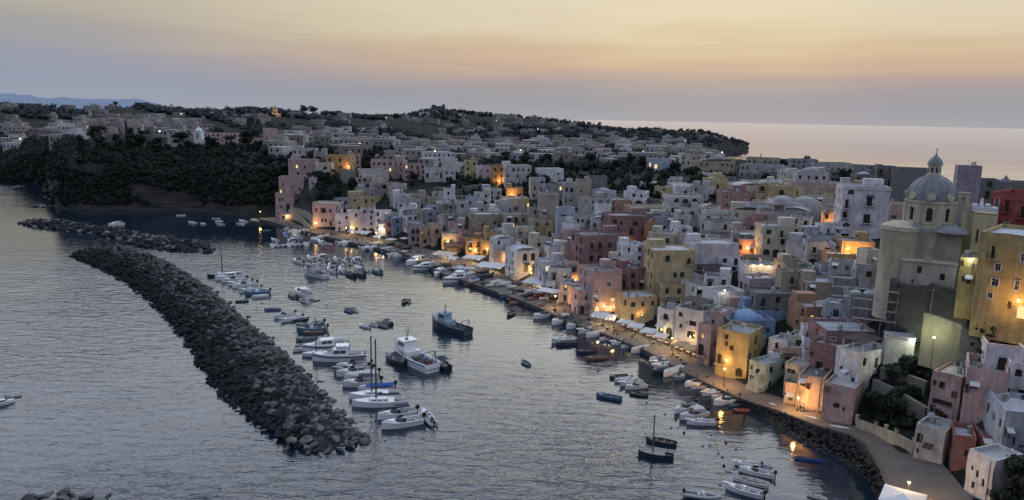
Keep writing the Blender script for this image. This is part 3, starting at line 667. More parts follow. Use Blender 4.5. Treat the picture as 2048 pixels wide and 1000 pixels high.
    if not far_:
        for k in fu: inst(k, misc(k), e, (r.uniform(-.36, .36)*w, r.uniform(.2, .8)*d, h), r.uniform(-.6, .6))
        if r.random() < .4 and w > 6 and roof == 'flat' and not pergola:
            bw = r.uniform(2.2, w*.45); q = MB().box(r.choice([-1, 1])*(iw/2-bw/2-.05), d-t-1.7, h, bw, 3.2, 2.3); q.build('stair_head', wm, e)
    if pergola:
        pg = MB(); pw = w*.8; pd = d*.6
        for a in (-1, 0, 1):
            for b in (.12*d, .12*d+pd): pg.box(a*pw/2, b, h, .14, .14, 2.4)
        pg.build('pergola_post', M_TRIM, e)
        MB().box(0, .12*d+pd/2, h+2.4, pw+.5, pd+.5, .1).build('pergola_roof', M_DARKW, e)
    if stairs:
        st = MB(); n = int(min(h, 4)/.19); s = 1 if stairs > 0 else -1; run = min(w*.75, n*.27)
        for i in range(n): st.box(s*(-run/2+run*(i+.5)/n), -.6, -found+.01, run/n-.004, 1.15, found+(i+1)*.19)
        a = (s*(-run/2), -1.25); st.add([(s*-run/2, -1.22, -found), (s*run/2, -1.22, -found), (s*run/2, -1.22, n*.19+.8), (s*-run/2, -1.22, .8), (s*-run/2, -1.38, -found), (s*run/2, -1.38, -found), (s*run/2, -1.38, n*.19+.8), (s*-run/2, -1.38, .8)], [(0, 1, 2, 3), (7, 6, 5, 4), (3, 2, 6, 7), (0, 3, 7, 4), (1, 5, 6, 2)])
        st.build('staircase', wm, e)
    nv = Vector((math.sin(-rz)*-1, -math.cos(rz), 0)); M4 = Matrix.Translation(p) @ Matrix.Rotation(rz, 4, 'Z')
    for lx, ly in lit:
        u = (lx-x0)/(x1-x0)*w-hw; v = (yb-ly)/(yb-yt)*h
        lo = MB(); lo.lathe([(0, 0), (.14, .04), (.2, .16), (.14, .3), (0, .34)], u, -.62, 8); br = MB().bar((u, 0, v+.42), (u, -.62, v+.36), .03, 4)
        br.build('lamp_bracket', M_RAIL, e); g = lo.build('wall_lamp', M_BULB if litc[2] < .5 else M_BULBW, e, True); g.location = (0, 0, v)
        point_light(M4 @ Vector((u, -1.0, v+.1)), litp, litc)
    e['_h'] = h
    if not nolabel:
        if label: tag(e, label, cat, group)
        else:
            feat = 'domed' if (roof == 'dome' or dom) else 'vault roofed' if roof == 'vault' else 'flat roofed'
            later_label(e, xc, '%s %s house %s' % (CNAME[c], feat, group or 'in the village'), cat, group or 'village houses')
    return e

# ------------------------------------------------------------------ the houses one can tell apart
G1 = 'houses on the tower end of the quay'; G2 = 'houses along the waterfront'; G3 = 'houses on the ridge'; G4 = 'houses up the middle slope'; G5 = 'houses round the church'
A_ = 'a'
H = house
# tower end
H(577,630,321,372,'P','tall dusty pink house crowning the stepped block above the cove',phi=-18,group=G1,wins=[(594,333,4,6),(610,334,4,6),(596,347,5,5),(618,348,8,6),(603,362,5,6)],furn=['antenna'],d=9)
H(558,608,355,415,'P','dusty pink middle tier of the stepped block, with small dark windows',phi=-18,group=G1,wins=[(566,369,3,6),(562,383,3,6),(585,374,3,5),(600,378,4,6),(566,398,3,5),(594,390,4,5)],furn=[],d=8)
H(551,588,388,437,'P','pale pink lowest tier of the stepped block with arched doorway',phi=-15,group=G1,wins=[(560,400,3,6),(562,414,3,5),(576,415,8,16,'a'),(556,427,3,5),(565,398,3,5)],furn=[],d=8)
H(560,588,429,441,'U','squat white boathouse lit by a lamp below the stepped pink block',phi=-10,group=G1,lit=[(575,433)],wins=[(567,435,5,7,'d')],furn=[],par=.3,d=5)
H(585,628,299,322,'U','long pale house with a row of windows behind the stepped pink block',phi=-16,group=G3,litwin=.15)
H(628,652,306,321,'L','small mauve house wedged beside the lamplit orange house',phi=-10,group=G3)
H(652,700,313,345,'O','orange two storey house with a glowing street lamp on its front',phi=-16,group=G3,lit=[(697,333)],litp=420,bal=False,wins=[(660,320,5,7),(681,320,5,7),(662,336,5,7),(681,336,5,7)],trim=True)
H(698,722,311,340,'S','peach house joined to the right of the lamplit orange house',phi=14,group=G3)
H(630,663,328,345,'C','small cream block with an arched window below the orange house',phi=-12,group=G3,wins=[(650,336,7,7,'a')])
H(618,634,358,374,'U','tiny pale chapel like hut on the shrubby slope',phi=-12,group=G1,d=4,roof='vault')
H(625,672,408,454,'P','square pink house with red loggia beside the quay stairs',phi=-26,group=G2,lit=[(631,447)],litp=260,bal=False,d=9,wins=[(633,421,4,8),(647,421,10,10),(661,421,4,7),(644,441,4,7),(651,441,4,7),(661,446,5,10,'d')],rm=ROOFM[0],furn=['antenna'])
H(664,697,398,410,'E','pale blue roof room standing behind the square pink house',phi=-20,group=G2,d=5,furn=[])
H(704,762,394,420,'Y','long ochre yellow house without a roof terrace above the white row',phi=12,group=G2,par=.4)
H(671,702,431,463,'W','white house with an awning at the left of the restaurants',phi=-18,group=G2,litwin=.1)
H(692,728,411,428,'W','white upper storey set back behind the restaurant row',phi=-12,group=G2)
H(700,724,424,466,'W','white narrow house with a dark square window over the first restaurant',phi=-8,group=G2,lit=[(694+9,455)],litp=120)
H(722,750,419,466,'V','pale lilac white house with three arched windows on the restaurant row',phi=-6,group=G2,arch=2)
H(736,750,412,432,'Y','little yellow turret like house among the white row',phi=-6,group=G2,d=5)
H(749,780,424,462,'W','white house with a sloping outside stair wall by the bright café',phi=-8,group=G2,stairs=1)
H(757,781,450,470,'W','low white café front washed by bright floodlight',phi=-6,group=G2,lit=[(766,458)],litc=(1,.92,.72),litp=420,cool=True,litwin=.6,d=5)
H(786,822,437,464,'B','bright blue house behind the harbour café',phi=20,group=G2,bal=False)
H(771,788,443,472,'D','narrow dark red house beside the blue house',phi=6,group=G2)
H(816,841,449,489,'L','mauve left half of the pink corner building on the beach',phi=-10,group=G2,d=9,wins=[(826,463,5,8),(835,463,4,7),(826,478,5,8),(837,478,4,8)])
H(841,868,456,491,'S','salmon centre of the corner building, with white framed windows',phi=8,group=G2,wins=[(843.5,466,5,8),(858,466,5,9),(850,482,5,7),(862,485,5,10,'d')],trim=True)
H(865,886,450,489,'S','rounded salmon end of the corner building beside an archway',phi=20,group=G2,wins=[(874,463,6,8),(878,482,8,13,'a')],trim=True)
H(884,922,471,492,'C','low cream house glowing under a wall lamp behind the beach awnings',phi=4,group=G2,lit=[(896,483)],litp=330,litc=(1,.75,.35),arch=3,par=.8)
H(895,928,448,473,'P','pale pink house just above the glowing cream house',phi=-12,group=G2)
H(922,957,464,484,'D','low dark red house with a flat grey roof over the beach cafés',phi=10,group=G2)
H(893,934,490,507,'Q','long low terracotta front behind the boats pulled ashore',phi=10,group=G2,par=.3,d=6)
H(932,965,480,509,'O','glowing orange house beside the yellow stair arches',phi=4,group=G2,lit=[(950,500)],litp=520)
H(963,987,484,510,'Z','golden yellow house front with two stair arches',phi=4,group=G2,arch=2,litp=300,lit=[(974,498)],wins=None)
H(972,996,467,504,'O','tall orange house with a brown window above the stair arches',phi=14,group=G2)
H(953,1007,431,467,'T','broad tan stone house with one lone window, halfway up',phi=18,group=G4,wins=[(966,450,4,8),(990,446,4,6),(998,452,4,6)])
H(975,1008,414,434,'T','tan stone upper block with a dark loggia on the broad tan house',phi=16,group=G4,wins=[(986,425,12,8)])
H(988,1026,480,521,'W','white stepped house with an arched gable window near the beach',phi=18,group=G2,roof='vault',bal=False)
H(1025,1043,484,512,'P','small pink house with a red door right of the arched gable house',phi=20,group=G2)
H(992,1028,504,528,'S','low salmon house front lit by a lantern beside the big awnings',phi=14,group=G2,lit=[(1013,516)],litp=320,litc=(1,.7,.35))
H(1000,1045,462,482,'E','pale blue grey flat house above the arched gable house',phi=18,group=G4)
H(1028,1078,504,551,'W','vault roofed white house with two tall arches and orange lamplight',phi=22,group=G2,roof='vault',wins=[(1050,514,9,14,'a'),(1066,514,9,16,'a'),(1052,536,8,16,'a'),(1067,536,8,16,'a')],lit=[(1061,539)],litp=420,d=9,bal=False,rm=ROOFM[3])
H(1085,1137,526,569,'V','long pale lilac house with balconies left of the square pink hotel',phi=22,group=G2,litwin=.2,cool=True)
H(1135,1158,530,570,'S','narrow salmon house glowing with lamplight by the pink hotel',phi=18,group=G2,lit=[(1150,560)],litp=150)
H(1128,1162,496,522,'G','grey house with broken shutters above the narrow salmon house',phi=20,group=G4)
H(1096,1130,497,520,'W','white boxy house above the long lilac house',phi=20,group=G4)
H(1166,1254,473,532,'D','large dark rose building with white corner stripe and tall windows',phi=24,group=G2,d=11,cornice=True,trim=True,rm=ROOFM[2],fm=M_GREEN,wins=[(1184,491,6,12),(1200,491,7,13),(1219,491,5,8),(1184,516,6,11),(1200,516,6,11),(1236,516,5,10)])
H(1184,1243,546,628,'P','pink harbour hotel with terrace parasols and glowing ground floor arches',phi=24,group=G2,d=11,trim=True,cornice=True,wins=[(1217,569,7,9),(1194,582,6,6),(1194,600,7,7),(1226,600,7,7),(1196,617,10,12,'aL'),(1219,617,16,12,'aL')],lit=[(1208,612),(1230,614)],litp=120,fm=M_TRIM)
H(1156,1188,583,630,'P','lower pink wing with a roof terrace on the left of the harbour hotel',phi=26,group=G2,d=7,litwin=.15,furn=[],arch=2)
H(1010,1058,399,433,'Y','long yellow house with four dark doors, high on the middle slope',phi=14,group=G4,wins=[(1018,411,4,8),(1028,412,4,8),(1037,414,3,8),(1047,413,3,6),(1056,410,3,6,'L')])
H(1012,1057,431,463,'T','tan arcaded house below the long yellow house',phi=14,group=G4,wins=[(1018,430+9,7,10,'a'),(1032,440,8,12,'a'),(1046,440,5,8),(1025,452,6,10,'L'),(1040,455,5,8)])
H(1057,1082,419,461,'G','patched grey narrow house right of the tan arcades',phi=8,group=G4)
H(1081,1117,391,462,'T','tall bare stone house with hardly any windows in mid slope',phi=10,group=G4,wins=[(1088,425,4,7),(1092,442,4,7)],d=8)
H(1062,1105,442,472,'Y','faded yellow house with an arched shutter under the bare stone house',phi=10,group=G4)
H(1115,1149,418,480,'E','tall pale blue house with a stepped side terrace',phi=10,group=G4,wins=[(1127,431,12,3),(1140,451,5,8),(1122,470,4,7)])
H(1148,1192,431,473,'G','grey house with three dark windows in a row',phi=10,group=G4,wins=[(1156,442,5,8),(1165,443,5,8),(1178,444,6,9),(1164,466,4,7),(1176,466,4,7)])
H(1192,1222,412,467,'W','narrow white house with two tall dark doors one above the other',phi=8,group=G4,wins=[(1199,434,5,13),(1198,457,5,13)],bal=False)
H(1221,1306,434,488,'D','big dark rose house with white framed windows facing the village',phi=22,group=G4,d=10,cornice=True,trim=True,bal=True,wins=[(1229,443,7,5),(1242,446,4,5),(1270,447,9,7),(1234,458,6,9),(1263,463,7,14),(1286,464,5,9)],lit=[(1255,485)],litp=120)
H(1297,1315,446,488,'Q','rust red side wing of the big dark rose house',phi=24,group=G4,d=6)
H(1323,1354,468,493,'W','low white house with two small windows by the rust red wing',phi=22,group=G4)
H(1350,1384,458,490,'W','white house with a green door and grassy flat roof',phi=24,group=G4)
H(1306,1386,503,606,'Y','tall ochre house with green shutters and a planted terrace',phi=18,group=G4,d=10,par=.3,rm=ROOFM[0],furn=['antenna'],wins=[(1333,517,7,11),(1350,550,5,9),(1364,549,6,9),(1376,522,7,12,'d')],bal=True,fm=M_GREEN)
H(1322,1393,575,614,'Y','ochre terrace storey with railing in front of the tall ochre house',phi=18,group=G4,d=4,furn=[],par=.9)
H(1245,1290,493,543,'W','white house with blue doors left of the tall ochre house',phi=20,group=G4,fm=M_GREEN)
H(1256,1292,541,602,'D','narrow dark red house in the gap beside the pink hotel',phi=34,group=G4,d=8)
H(1257,1314,597,642,'Y','ochre waterfront house with a long sloping stair wall',phi=30,group=G2,stairs=1,d=8,lit=[(1282,630)],litp=60)
H(1388,1475,491,557,'V','large pale lilac house with blank walls and a small balcony',phi=22,group=G4,d=10,wins=[(1398,534,4,12),(1404,538,3,8),(1462,520,10,9)],rm=ROOFM[0])
H(1438,1481,478,507,'C','cream yellow house half hidden behind the blank lilac house',phi=20,group=G4)
H(1463,1490,456,492,'P','rose house with white trim left of the lamplit red house',phi=20,group=G4,trim=True)
H(1490,1528,443,484,'D','dark red house with a covered roof terrace above the archway lamp',phi=18,group=G4,wins=[(1497,478,5,8),(1508,480,6,8),(1518,481,4,8),(1510,457,22,10)],pergola=False)
H(1477,1524,483,509,'D','dark red lower house glowing orange under an archway lamp',phi=16,group=G4,lit=[(1494,496)],litp=700,wins=[(1481,495,4,7),(1506,500,12,12,'a')])
H(1525,1602,456,516,'C','cream house with a row of arches along its base',phi=18,group=G4,arch=4,d=9)
H(1479,1498,416,438,'Z','small golden house front blazing under a lamp',phi=10,group=G5,lit=[(1488,427)],litp=520,d=4)
H(1444,1499,386,437,'D','dark rose house with a balcony left of the golden lamplit front',phi=14,group=G5,d=9)
H(1517,1546,405,432,'S','salmon red house with a lit side beside the white stair house',phi=34,group=G5,lit=[(1540,425)],litp=170)
H(1337,1406,396,451,'U','pale arcaded house with open loggias above the low walls',phi=16,group=G4,wins=[(1345,421,5,10),(1352,400,10,10,'a'),(1370,401,12,12,'a'),(1388,402,12,12,'a'),(1385,423,7,8),(1368,440,4,5)])
H(1315,1336,434,460,'W','tiny white house with one black doorway beside the arcades',phi=14,group=G4,wins=[(1324,448,5,12)])
H(1260,1332,417,441,'Y','long low ochre roofed house behind the big dark rose house',phi=16,group=G4)
H(1393,1416,574,609,'W','white cube with a big arched window, left of its twin',phi=36,group=G4,d=8,arch=0,wins=[(1400,582,12,12,'a'),(1409,590,8,10)])
H(1434,1489,587,620,'W','white cube with a blank front and a lamplit roof terrace',phi=36,group=G4,d=7,wins=[],furn=[],lit=[(1445,580)],litp=40,litc=(1,.85,.6))
H(1402,1462,553,580,'U','pale house under a dark slatted terrace roof',phi=30,group=G4,pergola=True)
H(1487,1552,534,566,'W','white house with a lively pergola terrace strung with lamps',phi=14,group=G4,pergola=True,lit=[(1505,532),(1520,530),(1535,533)],litp=50,litc=(1,.7,.4))
H(1437,1481,515,548,'W','white house with an awning over its balcony, behind the slatted terrace',phi=24,group=G4)
H(1314,1347,621,672,'W','white harbour house with a brightly lit arcade at its foot',phi=-25,group=G2,d=7,arch=2,lit=[(1326,660)],litp=190,litc=(1,.85,.45),pergola=True)
H(1349,1404,622,690,'W','white and pink waterfront house with open balconies under an awning',phi=-30,group=G2,d=8,pergola=True,wins=[(1360,632,9,10,'a'),(1361,655,7,9,'a'),(1384,645,14,10),(1382,668,16,14),(1372,645,3,4)],lit=[(1384,672)],litp=130)
H(1394,1420,652,732,'P','pink house with a stair ramp and tall arched gate',phi=-25,group=G2,d=6,wins=[(1403,673,5,8,'L'),(1402,700,12,24,'a')])
H(1416,1441,628,722,'P','slender rose house standing above the stair ramp',phi=-25,group=G2,d=7,wins=[(1424,645,5,10),(1423,668,4,8),(1430,690,4,8)])
H(1432,1494,668,757,'Z','golden house with archways and an inner stair lit by the quay lamp',phi=-20,group=G2,d=9,wins=[(1451,689,4,7),(1462,696,5,8),(1440,722,12,20,'a'),(1480,741,14,18,'a'),(1450,676,5,8)],lit=[(1456,722)],litp=140)
H(1457,1550,646,690,'B','blue house with a blue domed roof over the golden house',phi=24,group=G4,d=9,roof='dome',rm=mat('roof_blue',(.22,.36,.55),var=.25,scale=.4),wins=[(1466,665,5,12),(1535,660,4,5)])
H(1496,1580,626,648,'B','long low blue wall house behind the domed blue house',phi=20,group=G4,wins=[(1512,636,10,4)])
H(1420,1500,622,650,'P','rose house with a grass grown flat roof',phi=24,group=G4,rm=mat('roof_grass',(.10,.13,.06),var=.4,scale=.8),wins=[],furn=[])
H(1497,1529,728,780,'M','mint green waterfront house with a curved stair at its foot',phi=-36,group=G2,d=8,stairs=1,trim=False,wins=[(1502,738,5,9),(1514,742,7,10),(1504,760,8,12),(1517,765,8,12),(1524,772,4,8)])
H(1487,1512,683,722,'M','narrow mint porch house with a slanting side over the golden house',phi=-20,group=G2,d=6)
H(1535,1572,684,728,'W','white two storey house with black shutters behind the mint house',phi=-35,group=G4,d=8,fm=M_WOODB,trim=False,furn=['satellite_dish','chimney'])
H(1568,1606,733,792,'C','cream house with a half round arch beside the mint house',phi=-20,group=G2,wins=[(1580,744,16,9),(1592,778,14,20,'a')])
H(1610,1700,618,660,'Q','long terracotta orange house with a flat grey roof',phi=28,group=G4,d=9,wins=[(1625,634,8,6)],rm=ROOFM[1])
H(1586,1640,640,690,'Q','lower terracotta orange house with two narrow shuttered windows',phi=-28,group=G4,d=8,rm=ROOFM[2],wins=[(1593,640+8,4,6),(1610,655,5,12),(1619,657,5,12)])
H(1651,1750,668,730,'D','wide raspberry red house with rooftop skylights',phi=24,group=G4,d=10,furn=['satellite_dish','water_tank','chimney'],wins=[(1664,678,12,7),(1662,690,7,5)])
H(1617,1672,692,775,'D','tall raspberry red house tapering towards the quay',phi=-20,group=G2,d=8,wins=[(1638,733,11,14),(1655,740,8,10),(1621,712,3,5)])
H(1668,1716,705,800,'W','tall white house with a pergola terrace and a large arch at its foot',phi=-34,group=G2,d=10,pergola=True,wins=[(1680,738,6,8),(1692,746,5,7),(1706,757,8,14),(1694,786,22,20,'a')])
H(1594,1645,757,824,'S','salmon house with peeling plaster lit by the quay lantern',phi=-12,group=G2,d=8,wins=[(1604,769,8,10),(1614,773,6,9)],rm=ROOFM[2],bal=False,litwin=0)
H(1568,1594,771,812,'S','small salmon annex on the left of the peeling salmon house',phi=-12,group=G2,d=6)
H(1646,1707,776,850,'P','pink low house with a fan shaped oven porch',phi=-12,group=G2,d=8,wins=[(1653,785,5,8),(1673,812,12,10),(1688,815,5,5,'a')])
H(1510,1600,592,636,'K','dark unpainted stone house with ruined terraces',phi=20,group=G4,d=8)
H(1498,1558,561,592,'L','mauve blank walled block above the dark stone house',phi=26,group=G4,wins=[])
H(1562,1604,548,604,'T','tan house with an awning and a hanging white sheet',phi=20,group=G4)
# round the church
H(1682,1776,377,481,'V','large pale lilac palace with tall windows and arched upper window',phi=12,group=G5,d=11,cornice=True,wins=[(1698,385,13,9,'a'),(1692,409,8,18),(1736,402,11,19),(1690,431,9,13),(1734,437,14,18),(1695,451,14,8,'a'),(1694,474,15,10),(1737,472,11,13)])
H(1545,1640,406,447,'V','white house with a balcony and vaulted roofs left of the lilac palace',phi=14,group=G5,d=9,dom=2,wins=[(1548,420,3,11),(1558,420,10,11),(1573,424,6,12),(1598,427,8,17),(1620,430,6,13),(1557,441,10,10,'a'),(1576,443,20,10,'a')])
H(1641,1678,428,468,'S','peach house flooded with orange lamplight by the lilac palace',phi=-10,group=G5,lit=[(1660,449)],litp=1500,wins=[(1652,433,6,9)],d=6)
H(1573,1687,369,400,'P','long rose pink house with a blank front on the upper street',phi=8,group=G5,d=9,wins=[(1661,385,5,8),(1598,388,4,6)])
H(1487,1556,366,386,'C','low cream house with a lit doorway on the upper street',phi=10,group=G5,lit=[(1492,378)],litp=60)
H(1612,1684,476,516,'E','pale blue house with shuttered windows under the café terrace',phi=14,group=G5,d=9,wins=[(1622,499,13,10),(1658,503,13,10)],furn=[])
H(1682,1748,487,524,'O','orange lit retaining house under the café terrace',phi=14,group=G5,d=9,wins=[],furn=[],lit=[(1694,498),(1722,504)],litp=700)
H(1654,1711,512,548,'O','small ochre orange house below the orange lit terrace front',phi=18,group=G5,d=7,wins=[(1678,530,6,10),(1695,532,7,11)],fm=M_TRIM)
H(1760,1812,411,445,'S','salmon house with one dark window left of the church drum',phi=8,group=G5,wins=[(1788,434,12,7)],trim=False,d=8)
H(1566,1622,531,560,'W','white house with one framed window below the pale blue house',phi=24,group=G5,wins=[(1574,541,9,12)])
H(1613,1692,569,610,'T','tan terraced house with a single dark window',phi=22,group=G5,wins=[(1622,580,6,14),(1668,586,10,8)])
H(1700,1762,595,652,'H','grey ruin with two shallow domes wrapped in scaffolding',phi=14,group=G5,dom=2,wins=[],d=8,furn=[])
H(1666,1712,560,604,'H','grey shabby house with a scaffolded front left of the domed ruin',phi=18,group=G5)
H(1640,1682,536,562,'E','pale blue grey house with a small flat terrace',phi=20,group=G5)
H(1710,1764,540,585,'G','weathered house with outer steps below the church apse',phi=12,group=G5,stairs=-1)
H(1732,1762,505,560,'C','cream round cornered house squeezed against the church apse',phi=30,group=G5,wins=[(1745,520,3,5)])
H(1978,2120,398,462,'R','deep red palace with white framed windows behind the yellow house',phi=-14,group=G5,d=12,cornice=True,trim=True,fm=M_TRIM,par=1.0,wins=[(1990,410,8,18),(2012,416,9,22),(2045,425,9,24),(1987,446,8,7),(2015,452,9,6)],D=180)
H(1917,1950,520,582,'Z','lower yellow wing beside the tall yellow house and the church',phi=-4,group=G5,d=8,wins=[(1921,527,4,8),(1943,531,3,7),(1928,558,3,4),(1939,560,6,11)],D=150,found=5,lit=[(1936,519)],litc=(.8,1,.82),litp=60)
H(1950,2110,477,640,'Z','tall yellow house with green shutters glowing at its base',phi=-10,group=G5,d=14,trim=True,fm=M_TRIM,furn=[],par=.6,rm=ROOFM[3],wins=[(1979,510,7,26),(2040,513,8,16),(1993,539,11,14),(1991,570,14,16),(1985,598,10,12),(2035,570,8,18),(2026,612,9,15,'d'),(2052,622,20,26,'aL')],lit=[(2044,600)],litp=900,D=146,found=4)
# bottom right
H(1928,2010,752,838,'P','broad dusty pink house with a walled roof terrace',phi=4,group=G2,d=9,wins=[(1946,775,10,3),(1933,783,6,14)],par=1.1,rm=ROOFM[1],found=6)
H(1858,1916,752,860,'P','tall pink house with a strip of blue tinted windows',phi=-18,group=G2,d=8,wins=[(1880,771,8,12),(1865,770,3,8),(1867,823,7,14),(1876,827,7,14),(1885,831,7,14),(1893,835,6,14),(1884,806,36,5),(1905,784,6,12)],bal=False,found=6)
H(1828,1886,860,924,'U','pale base house with an arched niche at the edge of the lane',phi=-15,group=G2,d=6,wins=[(1838,881,12,20,'a'),(1858,895,9,8),(1836,908,5,10,'d')],base=4.3,found=4)
H(1905,1948,882,936,'J','brick red house with a low terrace at the end of the lane',phi=8,group=G2,d=6,par=.9,wins=[(1932,905,6,12,'d')],base=5.4,found=3)
H(1966,1999,880,912,'J','brick red hut with a white framed door under the white house',phi=20,group=G2,d=6,wins=[(1962+10,889,9,14,'d')],trim=True,found=3)
H(1932,1984,915,990,'W','cream white house with long shuttered windows at the lower right',phi=-32,group=G2,d=6,wins=[(1944,942,4,10),(1954,950,5,14),(1966,962,5,16),(1976,975,5,14),(1948,975,6,14,'d')],base=5.6,found=5)
H(2004,2090,832,930,'E','pale blue house with checkered roof tiles at the right edge',phi=20,group=G2,d=9,wins=[(2010,868,4,18),(2016,872,4,18),(2028,885,5,18),(2022,908,20,14,'L')],litwin=.1,found=5)
H(1985,2016,795,850,'W','white house with a sloping side wall above the brick red hut',phi=24,group=G2,d=7,found=4)
H(2008,2100,730,770,'G','weathered grey house with rooftop boxes at the right edge',phi=16,group=G2,d=8,found=3)
H(2018,2110,772,815,'G','grey old house behind the checkered roof',phi=16,group=G2,d=8,found=3)
H(1970,2045,706,742,'V','pale lilac house with a high parapet wall above the pink houses',phi=12,group=G2,d=8,par=1.3,found=2)


# more houses on the ridge and up the slope
H(742,808,322,358,'P','long rose pink house with small dark windows on the ridge',phi=-6,group=G3,d=9,D=None)
H(808,851,330,360,'P','rose pink end house with a darker recess on the ridge',phi=10,group=G3,d=9)
H(718,778,341,368,'U','pale grey curved front house with a row of windows over the cliff garden',phi=8,group=G3,d=8,wins=[(722,354,4,6),(732,356,4,6),(744,358,4,6),(757,359,4,8,'a'),(768,358,4,5)])
H(851,889,339,364,'U','pale villa with two dark doors and a wide flat roof on the ridge',phi=6,group=G3,wins=[(855,351,5,10,'d'),(874,348,3,4),(883,351,6,11,'d')])
H(887,911,341,364,'U','pale annex with a diagonal stair wall right of the villa',phi=20,group=G3,stairs=1)
H(848,910,307,325,'W','long white house with broken rooftops behind the ridge villa',phi=8,group=G3,far_=True)
H(886,915,319,345,'U','windowless pale house between the villa and the white houses',phi=8,group=G3,wins=[])
H(915,931,327,350,'W','narrow white house with a blue shutter on the ridge',phi=8,group=G3)
H(930,954,323,355,'Y','lemon yellow house on the ridge',phi=8,group=G3)
H(954,972,334,358,'W','white house with one dark square window beside the lemon yellow house',phi=8,group=G3)
H(966,986,335,361,'P','light pink house next to the lamplit lane on the ridge',phi=10,group=G3)
H(985,1009,333,371,'O','tawny house glowing in street lamplight on the ridge',phi=10,group=G3,lit=[(998,362)],litp=700,bal=False)
H(1013,1046,378,397,'O','low vaulted wall house flooded with orange light',phi=6,group=G3,lit=[(1023,388)],litp=800,wins=[(1042,391,5,8,'a')])
H(1010,1062,333,372,'U','pale lilac terrace of old houses above the orange lit vault',phi=14,group=G3,litwin=.02)
H(1080,1127,340,372,'W','white box house with one square window in mid slope',phi=16,group=G3,wins=[(1116,348,4,5)])
H(1062,1090,358,398,'G','grey old house with a lean-to left of the tan blocks',phi=12,group=G3)
H(1128,1152,368,412,'U','pale house with balcony doors left of the tan blocks',phi=8,group=G4,wins=[(1133,379,5,9),(1143,380,6,9),(1132,402,3,12),(1142,401,5,4)])
H(1153,1182,362,412,'T','tan stone block with a big arched opening',phi=8,group=G4,wins=[(1168,402,8,12,'a'),(1162,383,4,4)])
H(1180,1214,355,400,'K','dark tan windowless block in mid slope',phi=16,group=G4,wins=[])
H(1090,1128,372,410,'H','slate grey house with a reddish roof band',phi=12,group=G4)
H(1178,1260,402,425,'Q','long low reddish house below the tan blocks',phi=12,group=G4,rm=ROOFM[1])
H(1350,1428,374,400,'W','wide white house with two arched doors and lit terrace',phi=10,group=G4,wins=[(1371,386,6,10,'a'),(1388,385,6,10,'a'),(1403,390,5,6,'L'),(1412,390,5,6,'L')])
H(1279,1340,366,378,'U','low white roofed house in the gardens',phi=-8,group=G4,par=.2)
H(1335,1362,357,372,'W','little white kiosk like house with a dark opening in the gardens',phi=-5,group=G4)
H(1409,1440,349,370,'W','white house at the right of the gardens',phi=12,group=G4)
H(1296,1342,319,342,'E','pale blue house with a lit window among the garden trees',phi=8,group=G4,wins=[(1312,333,5,8,'L'),(1300,330,3,7,'L')])
H(1362,1412,312,342,'C','cream grey house with arches beyond the gardens',phi=8,group=G4,far_=True)
H(1410,1440,312,330,'Y','buff yellow house beyond the gardens',phi=8,group=G4,far_=True)

# ------------------------------------------------------------------ filler houses, still each one its own
def px_house(px, py, w, h, c, grp, place, **k):
    p = hit(px, py)
    if p is None: return None
    dp = depth(p); wp = w*F/dp; hp = h*F/dp
    rr = max(w, 6)/2
    if land_sd(np.array([[p.x, p.y]]))[0] < 9 or len(HOUSES) > 289: return None
    for (x, y, r) in PLACED:
        if math.hypot(x-p.x, y-(p.y)) < (r+rr)*k.get('pack', .74): return None
    k.pop('pack', None)
    e = house(px-wp/2, px+wp/2, py-hp, py, c, group=grp, nolabel=True, **k)
    if e is None: return None
    feat = 'vault roofed' if k.get('roof') == 'vault' else ('domed' if k.get('dom') or k.get('roof') == 'dome' else ('arcaded' if k.get('arch') else 'flat roofed'))
    size = 'tall' if h > 7.5 else 'small' if w < 7.5 else 'long' if w > 13 else 'plain'
    later_label(e, px, '%s %s %s house %s' % (size, CNAME[c], feat, place), 'house', grp); return e
FILLN = []
def fill(n, xr, yr, cols, grp, place, wr, hr, rs, yfun=None, **kk):
    r = random.Random(rs); c = 0
    for _ in range(n*12):
        if c >= n: break
        px = r.uniform(*xr); py = r.uniform(*yr)+(yfun(px) if yfun else 0)
        k = dict(phi=r.uniform(-25, 32), seed=r.randint(0, 9999)); k.update(kk)
        t = r.random()
        if t < .12: k['roof'] = 'vault'
        elif t < .2: k['dom'] = r.choice([1, 1, 2])
        elif t < .42 and not kk.get('far_'): k['arch'] = r.choice([1, 2, 3])
        elif t < .56 and not kk.get('far_'): k['pergola'] = True
        if px_house(px, py, r.uniform(*wr), r.uniform(*hr), r.choice(cols), grp, place, **k): c += 1
    FILLN.append((place, c, len(HOUSES)))
MIX = 'WWGGUUUTCPEYH'
fill(26, (785,1000), (402,462), 'WGUUTGHWE', 'old houses stacked below the ridge', 'stacked below the left ridge', (5.5,8.5), (4.5,8), 11, pack=.66)
fill(10, (720,800), (368,400), 'GTUPH', 'old houses in the cliff garden', 'on the rough cliff garden', (6,9), (4,7), 12, pack=.66)
fill(16, (1000,1330), (470,640), 'WWUGEPC', 'houses filling the lower slope', 'in the lower middle slope', (6,9), (4.5,7.5), 13, pack=.68, yfun=lambda x: (x-1165)*.22)
fill(24, (1330,1700), (450,640), 'WWUUGETC', 'houses filling the right slope', 'on the right slope', (6,9), (4,7), 14, pack=.66, yfun=lambda x: (x-1500)*.2)
fill(20, (1230,1700), (385,470), 'WWUUGPYC', 'houses on the upper street', 'along the upper street', (7,13), (4,7.5), 15, pack=.7)
fill(7, (1560,1700), (700,790), 'WUSC', 'houses by the right quay', 'low down by the right quay', (5,7), (4,6), 16, pack=.68)
fill(12, (1440,1800), (350,384), 'UGKTHK', 'skyline houses before the sea', 'on the right skyline', (9,16), (4,8), 17, pack=.66, litwin=.01)
